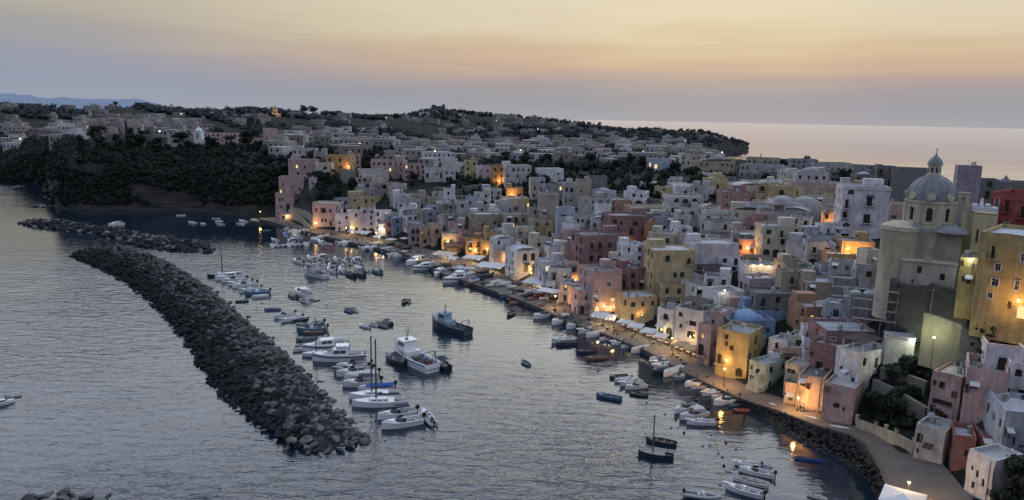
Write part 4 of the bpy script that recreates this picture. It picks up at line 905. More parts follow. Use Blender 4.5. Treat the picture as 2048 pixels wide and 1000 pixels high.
fill(10, (1430,1980), (338,356), 'KHHTG', 'dark skyline houses before the sea', 'dark against the sea', (12,24), (5,8), 18, pack=.6, litwin=0.01, far_=True)
fill(16, (930,1340), (385,470), 'WUGCTEP', 'houses in the middle gaps', 'in the middle gaps', (6,10), (4.5,8), 23, pack=.62)
fill(16, (1300,1740), (470,640), 'WUGCTEK', 'houses in the right gaps', 'wedged on the right slope', (5,8), (4,6.5), 24, pack=.58, yfun=lambda x: (x-1520)*.2)
fill(10, (900,1330), (335,385), 'WUUGTPC', 'houses behind the ridge', 'behind the middle ridge', (8,14), (4,7), 19, pack=.72, far_=True)
fill(8, (20,420), (262,292), 'GUTKPC', 'houses above the cliff', 'above the cliff', (14,26), (5,9), 22, pack=.85, far_=True, litwin=.02)
# landmarks on the plateau
H(398,500,268,300,'P','very long pink palace with a colonnade of tall windows above the cliff',phi=-6,far_=True,d=14,group='palace buildings above the cliff',winh=2.2,D=560)
H(500,590,279,304,'P','long pink wing of the palace, right of its raised block',phi=8,far_=True,d=14,group='palace buildings above the cliff',winh=2.2,D=560)
H(527,555,258,284,'P','windowless raised pink block of the palace above the cliff',phi=0,far_=True,wins=[],d=12,group='palace buildings above the cliff',D=575)
H(335,395,270,292,'U','low pale chapel nave beside the white bell tower',phi=-4,far_=True,wins=[(352,282,14,8,'a')],d=12,roof='vault',D=545)
# white bell tower
def bell_tower():
    p = at_d(399, 293, 540); e = empty('bell_tower', p, 0); tag(e, 'slender white bell tower with a pointed cap above the cliff', 'tower')
    s = p.length/F
    wm = mat('tower_white', (.72, .74, .72), var=.15); b = MB(); 
    facade(b, (-2.4, -2.4), (1, 0), 4.8, -4, 10, [(1.9, 2.9, 5.5, 8.6, True)]); facade(b, (2.4, -2.4), (0, 1), 4.8, -4, 10, [(1.9, 2.9, 5.5, 8.6, True)])
    b.box(0, .3, -4, 4.2, 4.2, 13.9); b.box(0, 0, 10, 5.2, 5.2, .4); b.build('wall', wm, e)
    MB().lathe([(2.6, 10.4), (1.9, 11.4), (.7, 12.4), (.3, 13.2), (.01, 13.6)], n=8).build('roof', wm, e)
    MB().add([(-.5, -2.12, 5.5), (.5, -2.12, 5.5), (.5, -2.12, 8.6), (-.5, -2.12, 8.6)], [(0, 1, 2, 3)]).build('window', M_GLASS, e)
bell_tower()
def lit_belfry():
    p = at_d(552, 232, 1150); e = empty('belfry', p, 0); tag(e, 'floodlit orange belfry standing on the far left skyline', 'belfry')
    m = mat('belfry_stone', (.6, .4, .25)); b = MB().box(0, 0, -6, 12, 8, 10).box(-1, 0, 4, 6, 5, 4)
    facade(b, (-3.5, -2.5), (1, 0), 5, 8, 13, [(1.4, 3.6, 8.6, 12, True)], .5); b.box(-1, .2, 8, 5, 4.4, 4.95).lathe([(2.2, 13), (1.6, 14), (.3, 15.4), (.01, 16)], -1, 0, 8)
    b.build('wall', m, e); MB().lathe([(0, 8.8), (.8, 9.2), (.9, 10.2), (.4, 11)], -1, -2.4, 10).build('bell', M_DOOR, e)
    point_light(p+Vector((-1, -9, 5)), 1300, (1, .62, .35), 1)
lit_belfry()
def hill_fort():
    p = at_d(877, 221, 1500); e = empty('fort', p, 0); tag(e, 'small dark fort block on the wooded hilltop', 'fort'); MB().box(0, 0, -6, 26, 14, 14).box(-9, 0, 8, 7, 10, 3).box(10, -2, 8, 5, 6, 4).build('wall', mat('fort_stone', (.1, .11, .12)), e)
    MB().box(0, 0, 8, 22, 10, .6).build('roof', ROOFM[2], e)
hill_fort()

# the church with the big grey dome
def church():
    D = 170.0; x0 = 1862; s = 0.1040
    def z(py, dd=0): 
        t = ray(x0, py); return EYE+(D+dd)*t.z/math.hypot(t.x, t.y)
    g = z(560); p = at_d(x0, 400, D); rz = -math.atan2(p.x, p.y); e = empty('church', (p.x, p.y, g), rz); e.scale = (.87, .87, 1)
    tag(e, 'stone church with a great grey dome, lantern and cross above the village', 'church')
    def Z(py): return z(py)-g
    def X(px, y=None):
        y = y if y is not None else (515 if px < 1900 else 470); return (px-(x0-(y-400)*.119))*s
    st = mat('church_stone', (.58, .53, .40), rough=.92, var=.3, scale=.3, streak=True, bump=.3, bscale=2); dm = mat('dome_lead', (.24, .26, .28), rough=.6, var=.35, scale=.5, streak=True)
    dt = mat('church_dark_stone', (.36, .345, .29), rough=.95, var=.45, scale=.4, streak=True); yl = mat('church_yellow', (.56, .49, .30), var=.25, scale=.3, streak=True)
    zb, zt = Z(457), Z(407)
    # octagonal drum with an opening in every side
    R8 = 5.55; dr = MB(); pts = [(R8*math.cos(PI/8+i*PI/4), 6+R8*math.sin(PI/8+i*PI/4)) for i in range(8)]; wl = []
    for i in range(8):
        a = Vector(pts[i-1]); b = Vector(pts[i]); L = (b-a).length; u = (b-a)/L
        facade(dr, tuple(a), tuple(u), L, zb, zt, [(L/2-.62, L/2+.62, zb+1.25, zt-1.0, True)], .4)
        nrm = Vector((u.y, -u.x)); wl.append((a+u*L/2-nrm*.38, math.atan2(u.y, u.x), a, b, u, nrm, L))
    dr.build('drum', st, e)
    for c, r, a, b, u, nrm, L in wl:
        w, h = 1.24, zt-1.0-zb-1.25; fm_, pm = win_mesh(w, round(h, 1), M_WOODB, False, False, True); wo = inst('window', fm_, e, (c.x, c.y, zb+1.25), r); inst('pane', pm, wo)
        sr = MB(); q = a+u*L/2+nrm*.08; rr = r
        # stone surround flaring at the sill
        sr.box(q.x, q.y, zb+.75, 2.3, .2, .3, rr); 
        for k in (-1, 1):
            c2 = q+u*k*.86; sr.box(c2.x, c2.y, zb+1.05, .3, .18, h-.3, rr)
            c3 = q+u*k*1.02; sr.box(c3.x, c3.y, zb+1.05, .34, .16, .8, rr, .5)
        arc = [q+u*math.cos(PI*t/8)*.86 for t in range(9)]
        for t in range(8):
            z1 = zt-1.75+math.sin(PI*t/8)*.9; z2 = zt-1.75+math.sin(PI*(t+1)/8)*.9; A = arc[t]; B = arc[t+1]; sr.bar((A.x, A.y, z1), (B.x, B.y, z2), .15, 4)
        sr.build('window_surround', st, e)
    co = MB()
    for (r0, z0, z1) in ((5.95, zt, zt+.28), (5.75, zt-.3, zt), (5.8, zb-.25, zb+.1)):
        co.prism([(r0*math.cos(PI/8+i*PI/4), 6+r0*math.sin(PI/8+i*PI/4)) for i in range(8)], z0, z1)
    for i in range(8):
        a = PI/8+i*PI/4; co.box(5.45*math.cos(a), 6+5.45*math.sin(a), zb+.1, .75, .75, zt-zb-.42, a)
    co.build('cornice', st, e)
    zd = zt+.28; top = Z(352); hh = top-zd; prof = [(5.35, zd), (5.38, zd+.5)]+[(5.3*math.cos(t*PI/2/12)+.0, zd+.5+(hh-.5)*math.sin(t*PI/2/12)) for t in range(1, 12)]+[(1.2, top)]
    MB().lathe(prof, 0, 6, 48).build('dome', dm, e, True)
    rb = MB()
    for i in range(16):
        a = i*PI/8
        pp = [((r+.03)*math.cos(a), 6+(r+.03)*math.sin(a), zz) for r, zz in prof[1:]]
        rb.tube(pp, .07, 4)
    rb.build('dome_rib', dm, e)
    for i in range(8):
        a = i*PI/4+PI/8*0; a = i*PI/4; c, sn = math.cos(a), math.sin(a); oc = MB(); r0 = 5.2; n = 14
        vs = [(r0*c-sn*.95*math.cos(t*2*PI/n), 6+r0*sn+c*.95*math.cos(t*2*PI/n), zd+.95+.8*math.sin(t*2*PI/n)) for t in range(n)]; v2 = [(x+c*.42, y+sn*.42, q) for x, y, q in vs]
        oc.add(vs+v2+[((r0+.42)*c, 6+(r0+.42)*sn, zd+.95)], [(t, (t+1) % n, n+(t+1) % n, n+t) for t in range(n)]+[(n+t, n+(t+1) % n, 2*n) for t in range(n)]); oc.build('oculus', st, e)
    z2, z3 = Z(352), Z(331); MB().lathe([(1.75, z2-.3), (1.75, z2), (1.4, z2+.05), (1.36, z3-.2), (1.7, z3-.15), (1.75, z3+.02)], 0, 6, 8).build('lantern', st, e)
    for i in range(8):
        a = i*PI/4+PI/8; MB().box(1.34*math.cos(a)*.93, 6+1.34*math.sin(a)*.93, z2+.45, .08, .5, z3-z2-1.1, a).build('lantern_window', M_DOOR, e)
    z4 = Z(309); k = z4-z3; MB().lathe([(1.62, z3+.02), (1.55, z3+.25*k), (1.2, z3+.5*k), (.62, z3+.72*k), (.25, z3+.88*k), (.12, z4), (.2, z4+.1), (.01, z4+.3)], 0, 6, 16).build('cupola', dm, e, True)
    z5 = Z(297); cr = MB().bar((0, 6, z4), (0, 6, z5), .06, 6).bar((-.36, 6, z5-.42), (.36, 6, z5-.42), .055, 6); cr.build('cross', M_RAIL, e)
    # body: square base of the drum, apse, side chapels, nave, roofs
    bd = MB(); bd.box(0, 6, -8, 14, 14, Z(462)+8); bd.box(0, 6, Z(462), 12.2, 12.2, zb-Z(462)-.02); bd.build('wall', dt, e)
    ap = MB(); cx = X(1800); ap.lathe([(4.7, -9), (4.55, Z(462)), (4.75, Z(460)), (4.75, Z(457)), (4.4, Z(456)), (4.0, Z(454)), (2.4, Z(449)), (.01, Z(447))], cx, 2.2, 30); ap.build('apse', st, e, True)
    bn = MB()
    bn.lathe([(4.62, Z(466)), (4.85, Z(466)+.1), (4.85, Z(466)+.35), (4.62, Z(466)+.45)], cx, 2.2, 30); bn.build('apse_moulding', st, e)
    q = MB(); q.lathe([(2.3, Z(462)), (2.2, Z(456)), (1.5, Z(451)), (.6, Z(449)), (.01, Z(448.5))], X(1822)-.3, .6, 20); q.build('chapel_dome', dm, e, True)
    q = MB(); q.lathe([(3.6, Z(462)), (3.4, Z(458)), (2.4, Z(452)), (1, Z(449)), (.01, Z(448.5))], X(1895), .5, 20); q.build('chapel_dome', dm, e, True)
    # front side building with two square windows
    sw = MB(); xa, xb = X(1806), X(1917); ww = xb-xa
    facade(sw, (xa, -4.2), (1, 0), ww, -9, Z(521), [(X(1842)-xa-.45, X(1842)-xa+.45, Z(543), Z(529), False), (X(1887)-xa-.5, X(1887)-xa+.5, Z(552), Z(539), False), (X(1831)-xa-.2, X(1831)-xa+.2, Z(563), Z(557), False)], .35)
    facade(sw, (xb, -4.2), (0, 1), 6, -9, Z(521), []); facade(sw, (xa, 1.8), (0, -1), 6, -9, Z(521), [])
    sw.box((xa+xb)/2, -1.2, Z(521)-.02, ww+.5, 6.5, .28); sw.build('side_building', mat('church_plaster', (.52, .49, .42), var=.35, scale=.35, streak=True), e)
    for a, b, c in ((1842, 543, 529), (1887, 552, 539)):
        fm_, pm = win_mesh(.9, round(Z(c)-Z(b), 1), M_WOODB, False, False, False); wo = inst('window', fm_, e, (X(a), -3.87, Z(b)), 0); inst('pane', pm, wo)
    mb = MB(); n = 12; r0 = 1.0; mb.add([(X(1854)+r0*math.cos(t*PI/n), -4.3, Z(520)+r0*1.1*math.sin(t*PI/n)) for t in range(n+1)]+[(X(1854)+r0*math.cos(t*PI/n), -3.8, Z(520)+r0*1.1*math.sin(t*PI/n)) for t in range(n+1)], [tuple(range(n+1))[::-1]]+[(t, t+1, n+2+t, n+1+t) for t in range(n)]); mb.build('half_round_gable', st, e)
    mb = MB().box(X(1870), 1.4, Z(521)+.2, 9.5, 3.2, Z(478)-Z(521)); mb.box(X(1870), 1.2, Z(478)+.1, 10, 4, .3); mb.build('transept', dt, e)
    # nave going back and right
    nv = MB(); facade(nv, (X(1917), 3.5), (1, 0), 6.4, -8, Z(425), [(2.4, 3.2, Z(445), Z(431), True), (4.6, 5.1, Z(449), Z(435), True), (5.4, 5.9, Z(450), Z(436), True)], .3)
    facade(nv, (X(1917)+6.4, 3.5), (0, 1), 10, -8, Z(425), []); nv.box(X(1917)+3.2, 8.4, Z(425)-.3, 6.2, 9.6, .3); nv.build('nave', yl, e)
    for u, a, b in ((2.8, 445, 431), (4.85, 449, 435), (5.65, 450, 436)):
        MB().add([(X(1917)+u-.4, 3.78, Z(a)), (X(1917)+u+.4, 3.78, Z(a)), (X(1917)+u+.4, 3.78, Z(b)), (X(1917)+u-.4, 3.78, Z(b))], [(0, 1, 2, 3)]).build('window', M_GLASS, e)
    mb = MB(); xa = X(1938); facade(mb, (xa, 1.2), (1, 0), 4.6, -8, Z(420), [(.9, 1.35, Z(480), Z(452), True), (1.9, 2.35, Z(482), Z(454), True)], .3); facade(mb, (xa+4.6, 1.2), (0, 1), 8, -8, Z(420), []); facade(mb, (xa, 9.2), (0, -1), 8, -8, Z(420), []); mb.box(xa+2.3, 5, Z(420)-.3, 4.3, 7.6, .3); mb.build('sacristy', yl, e)
    mb = MB()
    for i, hgt in enumerate((1.4, 2.6, 1.5, 1.0)): mb.box(xa+.2+i*1.25, 6, Z(420)-.1, 1.25, 3.5, hgt, 0, .3 if i == 1 else .8)
    mb.box(xa+2.2, 6, Z(420)-.05, 5, 3.4, .8); mb.build('white_gable', mat('church_white', (.62, .63, .66), var=.3, scale=.8), e)
    # bell gable right of the dome
    mb = MB(); bx = X(1915); facade(mb, (bx-.9, 5.2), (1, 0), 2.1, Z(430), Z(387), [(.6, 1.4, Z(405), Z(393), True)], .7); mb.box(bx+.15, 5.9, Z(430), 2.1, .3, Z(387)-Z(430)); mb.box(bx+.15, 5.6, Z(387), 2.4, 1.2, .25)
    mb.add([(bx+1.2, 5.2, Z(428)), (bx+3.2, 5.2, Z(428)), (bx+1.9, 5.2, Z(412)), (bx+1.2, 5.2, Z(398)), (bx+1.2, 5.7, Z(428)), (bx+3.2, 5.7, Z(428)), (bx+1.9, 5.7, Z(412)), (bx+1.2, 5.7, Z(398))], [(0, 1, 2, 3), (7, 6, 5, 4), (1, 5, 6, 2), (2, 6, 7, 3)]); mb.build('bell_gable', st, e)
    # illuminated niche signs
    M4 = Matrix.Translation((p.x, p.y, g)) @ Matrix.Rotation(rz, 4, 'Z')
    lo = MB().lathe([(.32, Z(530)), (.34, Z(527)), (.1, Z(519)), (.01, Z(517))], X(1937), -5.4, 8); lo.build('floodlight', glow('lamp_glow_green', (.8, 1, .85), 9), e)
    lo = MB().lathe([(.28, Z(492)), (.3, Z(489)), (.1, Z(484)), (.01, Z(483))], X(1831), -.6, 8); lo.build('floodlight', glow('lamp_glow_dim', (.95, .9, .45), 1.2), e)
    PLACED.append((p.x, p.y, 14)); return e
church()
def dark_dome_kiosk():
    p = at_d(2010, 372, 285); e = empty('cupola_roofed_pavilion', p, 0); tag(e, 'small dark pavilion with a pointed cupola on the right skyline', 'pavilion')
    MB().box(0, 0, -5, 4.2, 4.2, 5.5).build('wall', wallm('K'), e); MB().lathe([(2.5, .5), (2.4, .8), (1.6, 1.8), (.5, 2.6), (.1, 3.4), (.01, 3.6)], n=8).build('roof', ROOFM[2], e)
dark_dome_kiosk()
H(1173,1173.5+1,380,381,'K',nolabel=True) if False else None
H(1785,1860,340,372,'K','broad dark windowless building on the skyline left of the dome lantern',phi=8,group=G5,wins=[],far_=True,D=300)
H(1752,1790,335,372,'K','dark house with bluish roof rooms on the skyline',phi=8,group=G5,far_=True,D=305)
H(1912,1960,338,398,'L','big dark mauve ruin with roofless top right of the dome',phi=10,group=G5,wins=[],D=245,par=.9)
H(1958,1995,362,398,'K','dark low house with a black doorway right of the mauve ruin',phi=8,group=G5,far_=True,D=258)
H(1990,2080,368,396,'K','long dark roofed building below the sea horizon at the right edge',phi=0,group=G5,far_=True,D=280,wins=[])

# ------------------------------------------------------------------ walls
def wall_run(pts, hgt, th, m, name, label, cat, z=None, crown=None, pill=None, dig=5, D=None):
    if D is not None: P = [at_d(*q, D if not hasattr(D,'__len__') else D[i]) for i, q in enumerate(pts)]; P = [q-Vector((0, 0, hgt)) for q in P]
    else: P = [hit(*q) if z is None else at_z(*q, z) for q in pts]
    o0 = P[0].copy(); mb = MB(); pl = MB()
    for a, b in zip(P, P[1:]):
        d = (b-a); d2 = Vector((d.x, d.y, 0)); t = d2.normalized(); n = Vector((-t.y, t.x, 0))*th/2
        vs = []
        for q in (a, b):
            q = q-o0
            vs += [q-n-Vector((0, 0, dig)), q+n-Vector((0, 0, dig)), q+n+Vector((0, 0, hgt)), q-n+Vector((0, 0, hgt))]
        mb.add(vs, [(0, 4, 7, 3), (1, 2, 6, 5), (3, 7, 6, 2), (0, 3, 2, 1), (4, 5, 6, 7)])
        if pill:
            k = max(1, int(d2.length/pill))
            for i in range(k+1):
                q = a-o0+d*(i/k); pl.box(q.x, q.y, q.z+hgt-.8, .45, .45, 1.5, math.atan2(t.y, t.x)).box(q.x, q.y, q.z+hgt+.7, .6, .6, .12, math.atan2(t.y, t.x))
    e = empty(name, o0, 0); tag(e, label, cat); mb.build('wall', m, e)
    if pill: pl.build('pillar', m, e)
    return e
MST = mat('wall_dark_stone', (.085, .085, .09), var=.5, scale=.5, bump=.6, bscale=1.5, streak=False); MSG = mat('wall_grey_stone', (.20, .195, .18), var=.4, scale=.5, bump=.5, bscale=1.5)
MSV = mat('wall_ivy', (.05, .07, .05), col2=(.12, .125, .11), scale=.4, bump=.8, bscale=2)
MTN = mat('wall_tan_plaster', (.42, .39, .29), var=.35, scale=.3, streak=True)
wall_run([(1786,556),(1800,566),(1855,572),(1862,566),(1925,582),(1944,625)], 9, 1.5, MST, 'retaining_wall', 'high black stone retaining wall under the church', 'wall', D=[163,162,162,162,161,159], dig=6)
wall_run([(1848,626),(1880,634),(1924,650)], 5.6, 1.0, MTN, 'retaining_wall', 'tan plastered wall washed by a white floodlight', 'wall', D=150, dig=4)
wall_run([(1924,652),(1975,690),(2010,720)], 5, .8, MSG, 'retaining_wall', 'grey sloping wall right of the floodlit tan wall', 'wall', D=148, dig=4)
wall_run([(1940,672),(2000,655),(2048,645)], 1.3, .7, MTN, 'parapet_wall', 'lit parapet wall of the street below the yellow house', 'wall')
wall_run([(810,398),(850,402),(890,402),(925,396)], 4.5, 1.0, MSV, 'garden_wall', 'dark overgrown garden terrace wall below the ridge villa', 'wall', pill=8)
wall_run([(925,384),(960,380),(1000,388)], 3.0, .8, MSG, 'garden_wall', 'grey pillared garden wall on the ridge', 'wall', pill=9)
wall_run([(680,362),(720,366)], 7, 1.2, MSG, 'retaining_wall', 'tall plain grey wall above the shrubby slope', 'wall')
wall_run([(598,432),(620,440),(628,455)], 3.5, .8, MTN, 'retaining_wall', 'tan crenellated wall behind the quay stairs', 'wall', pill=2.5)
wall_run([(1712,858),(1750,872),(1790,888),(1826,908)], 2.0, .4, MTN, 'garden_wall', 'pierced garden wall with pale pillars beside the lane', 'wall', pill=2.2, dig=3)
wall_run([(1745,790),(1790,812),(1850,850)], 3.2, .8, MSG, 'retaining_wall', 'grey terrace wall behind the lane garden', 'wall')
wall_run([(1760,760),(1800,770),(1850,790)], 2.6, .7, MSG, 'retaining_wall', 'upper grey terrace wall below the floodlit yard', 'wall')
wall_run([(1215,398),(1280,404),(1350,418)], 2.6, .8, MSG, 'garden_wall', 'pale grey garden wall below the dark trees', 'wall')
p = hit(1819, 700); 
def yard_lamp():
    h0 = hit(1812, 722); q = at_d(1819, 680, math.hypot(h0.x, h0.y)); e = empty('floodlight_house', (q.x, q.y, gz(q.x, q.y)), R(-20)); tag(e, 'white shed with a glaring white floodlight below the church', 'shed')
    hgt = q.z-gz(q.x, q.y); MB().box(-1.5, 1.7, -3, 5, 3, 3+hgt+.3).build('wall', wallm('W'), e); MB().box(-1.5, 1.7, hgt+.3, 5.3, 3.3, .15).build('roof', ROOFM[1], e)
    MB().lathe([(.01, hgt-.25), (.28, hgt-.2), (.3, hgt+.05), (.01, hgt+.1)], .6, -.1, 8).build('floodlight', M_BULBW, e); point_light(q+Vector((2.4, -1.8, -.2)), 700, (.95, 1, .62), .3)
yard_lamp()
def wall_fill_lamp():  # added lamp and post, put here to brighten the tan wall
    q = at_d(1868, 676, 146.5); e = empty('floodlight', (q.x, q.y, gz(q.x, q.y))); h = q.z-gz(q.x, q.y); tag(e, 'small added lamp on a short post brightening the tan wall', 'floodlight'); MB().bar((0, 0, -.5), (0, 0, max(.6, h)), .05, 6).build('post', M_RAIL, e); MB().box(0, 0, max(.6, h), .3, .2, .2).build('fill_lamp_head', M_BULBW, e)
    point_light(Vector((q.x, q.y, max(q.z, gz(q.x, q.y)+.7)+.7)), 260, (.9, 1, .5), .2)
wall_fill_lamp()
# outer stair from the quay up beside the stepped pink block
def quay_stairs():
    a = at_z(628, 458, 1.3); b = hit(588, 428); e = empty('staircase', a, 0); tag(e, 'long outdoor stair climbing from the quay to the stepped pink block', 'staircase')
    n = 26; mb = MB(); d = b-a; rz = math.atan2(d.y, d.x); L = math.hypot(d.x, d.y); top = max(6.5, d.z)
    for i in range(n): q = d*((i+.5)/n); mb.box(q.x, q.y, -3, L/n, 3, 3+(i+1)*top/n, rz)
    mb.build('step', MTN, e); nn = Vector((d.y, -d.x, 0)).normalized()*1.6
    if nn.y > 0: nn = -nn
    s = MB(); vs = []
    for q, zt in ((Vector((0, 0, 0)), 1.0), (Vector((d.x, d.y, 0)), top+1)):
        for k in (1, 1.18): vs += [q+nn*k+Vector((0, 0, -3)), q+nn*k+Vector((0, 0, zt))]
    s.add(vs, [(0, 4, 5, 1), (2, 3, 7, 6), (1, 5, 7, 3), (0, 1, 3, 2), (4, 6, 7, 5)]); s.build('parapet', MTN, e)
quay_stairs()

# ------------------------------------------------------------------ trees
NPR = np.random.RandomState(5)
def leaf_cloud(n, rx, rz, leaf, lumps=9, seed=0, shape='round'):
    """many small leaf faces spread over uneven lumps -> (verts, faces) arrays"""
    r = np.random.RandomState(seed)
    if shape == 'round': cc = r.normal(size=(lumps, 3)); cc /= np.linalg.norm(cc, axis=1)[:, None]; cc *= r.uniform(.25, .72, (lumps, 1)); lr = r.uniform(.28, .5, lumps)
    elif shape == 'pine': cc = np.column_stack([r.uniform(-.7, .7, lumps), r.uniform(-.7, .7, lumps), r.uniform(-.15, .25, lumps)]); lr = r.uniform(.25, .42, lumps)
    else: cc = np.column_stack([r.uniform(-.1, .1, lumps), r.uniform(-.1, .1, lumps), np.linspace(-.85, .8, lumps)]); lr = np.linspace(.9, .25, lumps)*.45
    k = r.randint(0, lumps, n); d = r.normal(size=(n, 3)); d /= np.linalg.norm(d, axis=1)[:, None]
    p = cc[k]+d*(lr[k]*r.uniform(.75, 1.08, n))[:, None]
    p = p*np.array([rx, rx, rz]); nr = d+r.normal(size=(n, 3))*.45; nr /= np.linalg.norm(nr, axis=1)[:, None]
    t = np.cross(nr, r.normal(size=(n, 3))); t /= np.linalg.norm(t, axis=1)[:, None]; b = np.cross(nr, t)
    s = (leaf*r.uniform(.6, 1.3, n))[:, None]
    v = np.stack([p-t*s-b*s*.6, p+t*s-b*s*.5, p+t*s*.7+b*s*.7, p-t*s*.8+b*s*.6], 1).reshape(-1, 3)
    return v, np.arange(4*n).reshape(n, 4)
def np_mesh(name, v, f, m):
    me = bpy.data.meshes.new(name); me.vertices.add(len(v)); me.vertices.foreach_set('co', v.astype(np.float32).ravel()); me.loops.add(f.size); me.loops.foreach_set('vertex_index', f.ravel().astype(np.int32))
    me.polygons.add(len(f)); me.polygons.foreach_set('loop_start', np.arange(0, f.size, 4, dtype=np.int32)); me.polygons.foreach_set('loop_total', np.full(len(f), 4, dtype=np.int32)); me.update(calc_edges=True); me.materials.append(m); return me
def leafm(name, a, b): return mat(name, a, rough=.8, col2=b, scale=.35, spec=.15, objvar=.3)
LEAF = leafm('leaves_dark', (.030, .042, .030), (.012, .019, .017)); LEAFM = leafm('leaves_mid_hazed', (.042, .054, .046), (.020, .028, .028)); LEAFF = leafm('leaves_far_hazed', (.056, .068, .072), (.030, .040, .046))  # mid and far leaves paled towards blue: distance haze in the colour
M_BARK = mat('bark', (.09, .07, .055), var=.4, scale=3)
def blob(rx, rz, seed, m=6, n=8):
    r = random.Random(seed); mb = MB(); vs = []
    prof = [(math.sin(PI*i/m)*.62, -math.cos(PI*i/m)*.62) for i in range(m+1)]
    mb.lathe([(max(.01, a*rx), b*rz) for a, b in prof], n=n); mb.v = [(x*r.uniform(.85, 1.15), y*r.uniform(.85, 1.15), z) for x, y, z in mb.v]; return mb
CROWN = {}
def crown(kind, var, mtl):
    k = (kind, var, mtl.name)
    if k in CROWN: return CROWN[k]
    n, rx, rz, lf, lu, sh, cz = {'round': (650, 3.2, 2.8, .30, 10, 'round', 4.6), 'pine': (600, 4.4, 3.0, .34, 11, 'pine', 6.6), 'bush': (420, 1.7, 1.3, .20, 8, 'round', 1.0), 'cypress': (420, 1.3, 5.0, .24, 9, 'cypress', 5.4)}[kind]
    v, f = leaf_cloud(n, rx, rz, lf, lu, var*13+len(kind), sh); bb = blob(rx*(.8 if kind != 'cypress' else .55), rz*(.8 if kind != 'pine' else .3), var)
    bv = np.array(bb.v); bf = np.array([q if len(q) == 4 else (q[0], q[1], q[2], q[2]) for q in bb.f]); f = np.vstack([f, bf+len(v)]); v = np.vstack([v, bv]); v[:, 2] += cz
    CROWN[k] = np_mesh('crown', v, f, mtl); return CROWN[k]
TRK = {}
def trunk(kind):
    if kind in TRK: return TRK[kind]
    h = {'round': 4.2, 'pine': 6.4, 'bush': .9, 'cypress': 2}[kind]; r = .22 if kind != 'bush' else .08; mb = MB().bar((0, 0, -1), (0, 0, h*.55), r, 7, r*.75)
    for i in range(5 if kind != 'cypress' else 1):
        a = i*1.26; sp = {'round': 1.5, 'pine': 2.4, 'bush': .6, 'cypress': 0}[kind]; mb.bar((0, 0, h*.5), (math.cos(a)*sp, math.sin(a)*sp, h), r*.6, 5, r*.25)
    TRK[kind] = mb.mesh('trunk', M_BARK); return TRK[kind]
NTREE = [0]
def tree(px, py, kind='round', sc=1.0, m=None, label=None, group=None, var=None, place=''):
    p = hit(px, py)
    if p is None: return
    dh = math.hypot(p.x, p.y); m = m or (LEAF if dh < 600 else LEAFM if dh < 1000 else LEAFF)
    nm = {'round': 'tree', 'pine': 'pine_tree', 'bush': 'bush', 'cypress': 'cypress_tree'}[kind]
    e = empty(nm, p, rnd.uniform(0, 6)); e.scale = (sc, sc, sc*rnd.uniform(.9, 1.15)); NTREE[0] += 1
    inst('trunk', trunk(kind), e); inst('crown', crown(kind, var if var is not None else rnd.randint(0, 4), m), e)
    if label: tag(e, label, nm.replace('_', ' '), group)
    else:
        kd = {'round': 'dark leafy tree', 'pine': 'umbrella shaped pine tree', 'bush': 'low dark bush', 'cypress': 'pointed cypress tree'}[kind]
        tag(e, '%s %s' % (kd, place), nm.replace('_', ' '), group or 'trees '+place)
    return e
def trees(n, xr, yr, kinds, sc, place, rs, yfun=None, pack=.6, group=None):
    r = random.Random(rs); c = 0
    for _ in range(n*8):
        if c >= n: break
        px = r.uniform(*xr); py = r.uniform(*yr)+(yfun(px) if yfun else 0); p = hit(px, py)
        if p is None or any(math.hypot(x-p.x, y-p.y) < q*pack+.5 for x, y, q in PLACED): continue
        tree(px, py, r.choice(kinds), r.uniform(*sc), place=place, group=group); c += 1
trees(52, (1005,1420), (322,392), ['round', 'round', 'bush'], (.8, 1.5), 'in the big garden behind the village', 31, yfun=lambda x: 0)
trees(20, (925,1000), (345,380), ['bush', 'round'], (.6, 1.0), 'in the ridge garden', 32)
trees(16, (690,840), (325,372), ['bush', 'round'], (.7, 1.1), 'behind the ridge houses', 33)
trees(40, (632,715), (348,420), ['bush'], (1.0, 1.9), 'on the slope beside the stepped pink block', 34)
trees(40, (1440,1760), (334,372), ['round', 'bush'], (.7, 1.2), 'along the right skyline', 35)
trees(14, (1770,1850), (745,800), ['bush', 'bush', 'round'], (.5, .9), 'on the terraces left of the pink houses', 36)
trees(10, (1740,1830), (815,860), ['bush', 'round'], (.5, .8), 'in the walled lane garden', 37)
trees(12, (1940,2048), (655,715), ['bush'], (.9, 1.6), 'on the dark bank under the yellow house', 38)
trees(30, (150,540), (282,300), ['round', 'pine', 'round'], (.9, 1.4), 'along the cliff top', 39)
tree(1520, 338, 'cypress', .95, label='lone pointed cypress tree against the sea')
tree(1938, 660, 'round', .6, label='dark shrub tree hugging the corner of the yellow house')
tree(2030, 985, 'round', .75, label='leafy tree at the bottom right corner')
tree(2010, 1010, 'bush', 1.3, label='round bush below the leafy tree at the bottom right corner')
tree(461, 296, 'pine', .95, label='flat topped pine in front of the long pink palace')
tree(534, 293, 'cypress', .8, label='small dark conical tree in front of the pink palace')
tree(255, 300, 'cypress', 1.9, label='tall araucaria like conifer on the cliff edge')
tree(1196, 630, 'bush', 1.0, label='bushy plant by the wall left of the harbour hotel') if False else None
for px, sc in ((212, 1.5), (232, 1.4), (250, 1.6), (325, 1.4)): tree(px, 214, 'round', sc*1.0, place='on the far left skyline')
for px in (608, 626): tree(px, 231, 'round', 2.6, place='tall on the skyline right of the floodlit belfry')
FARH = []
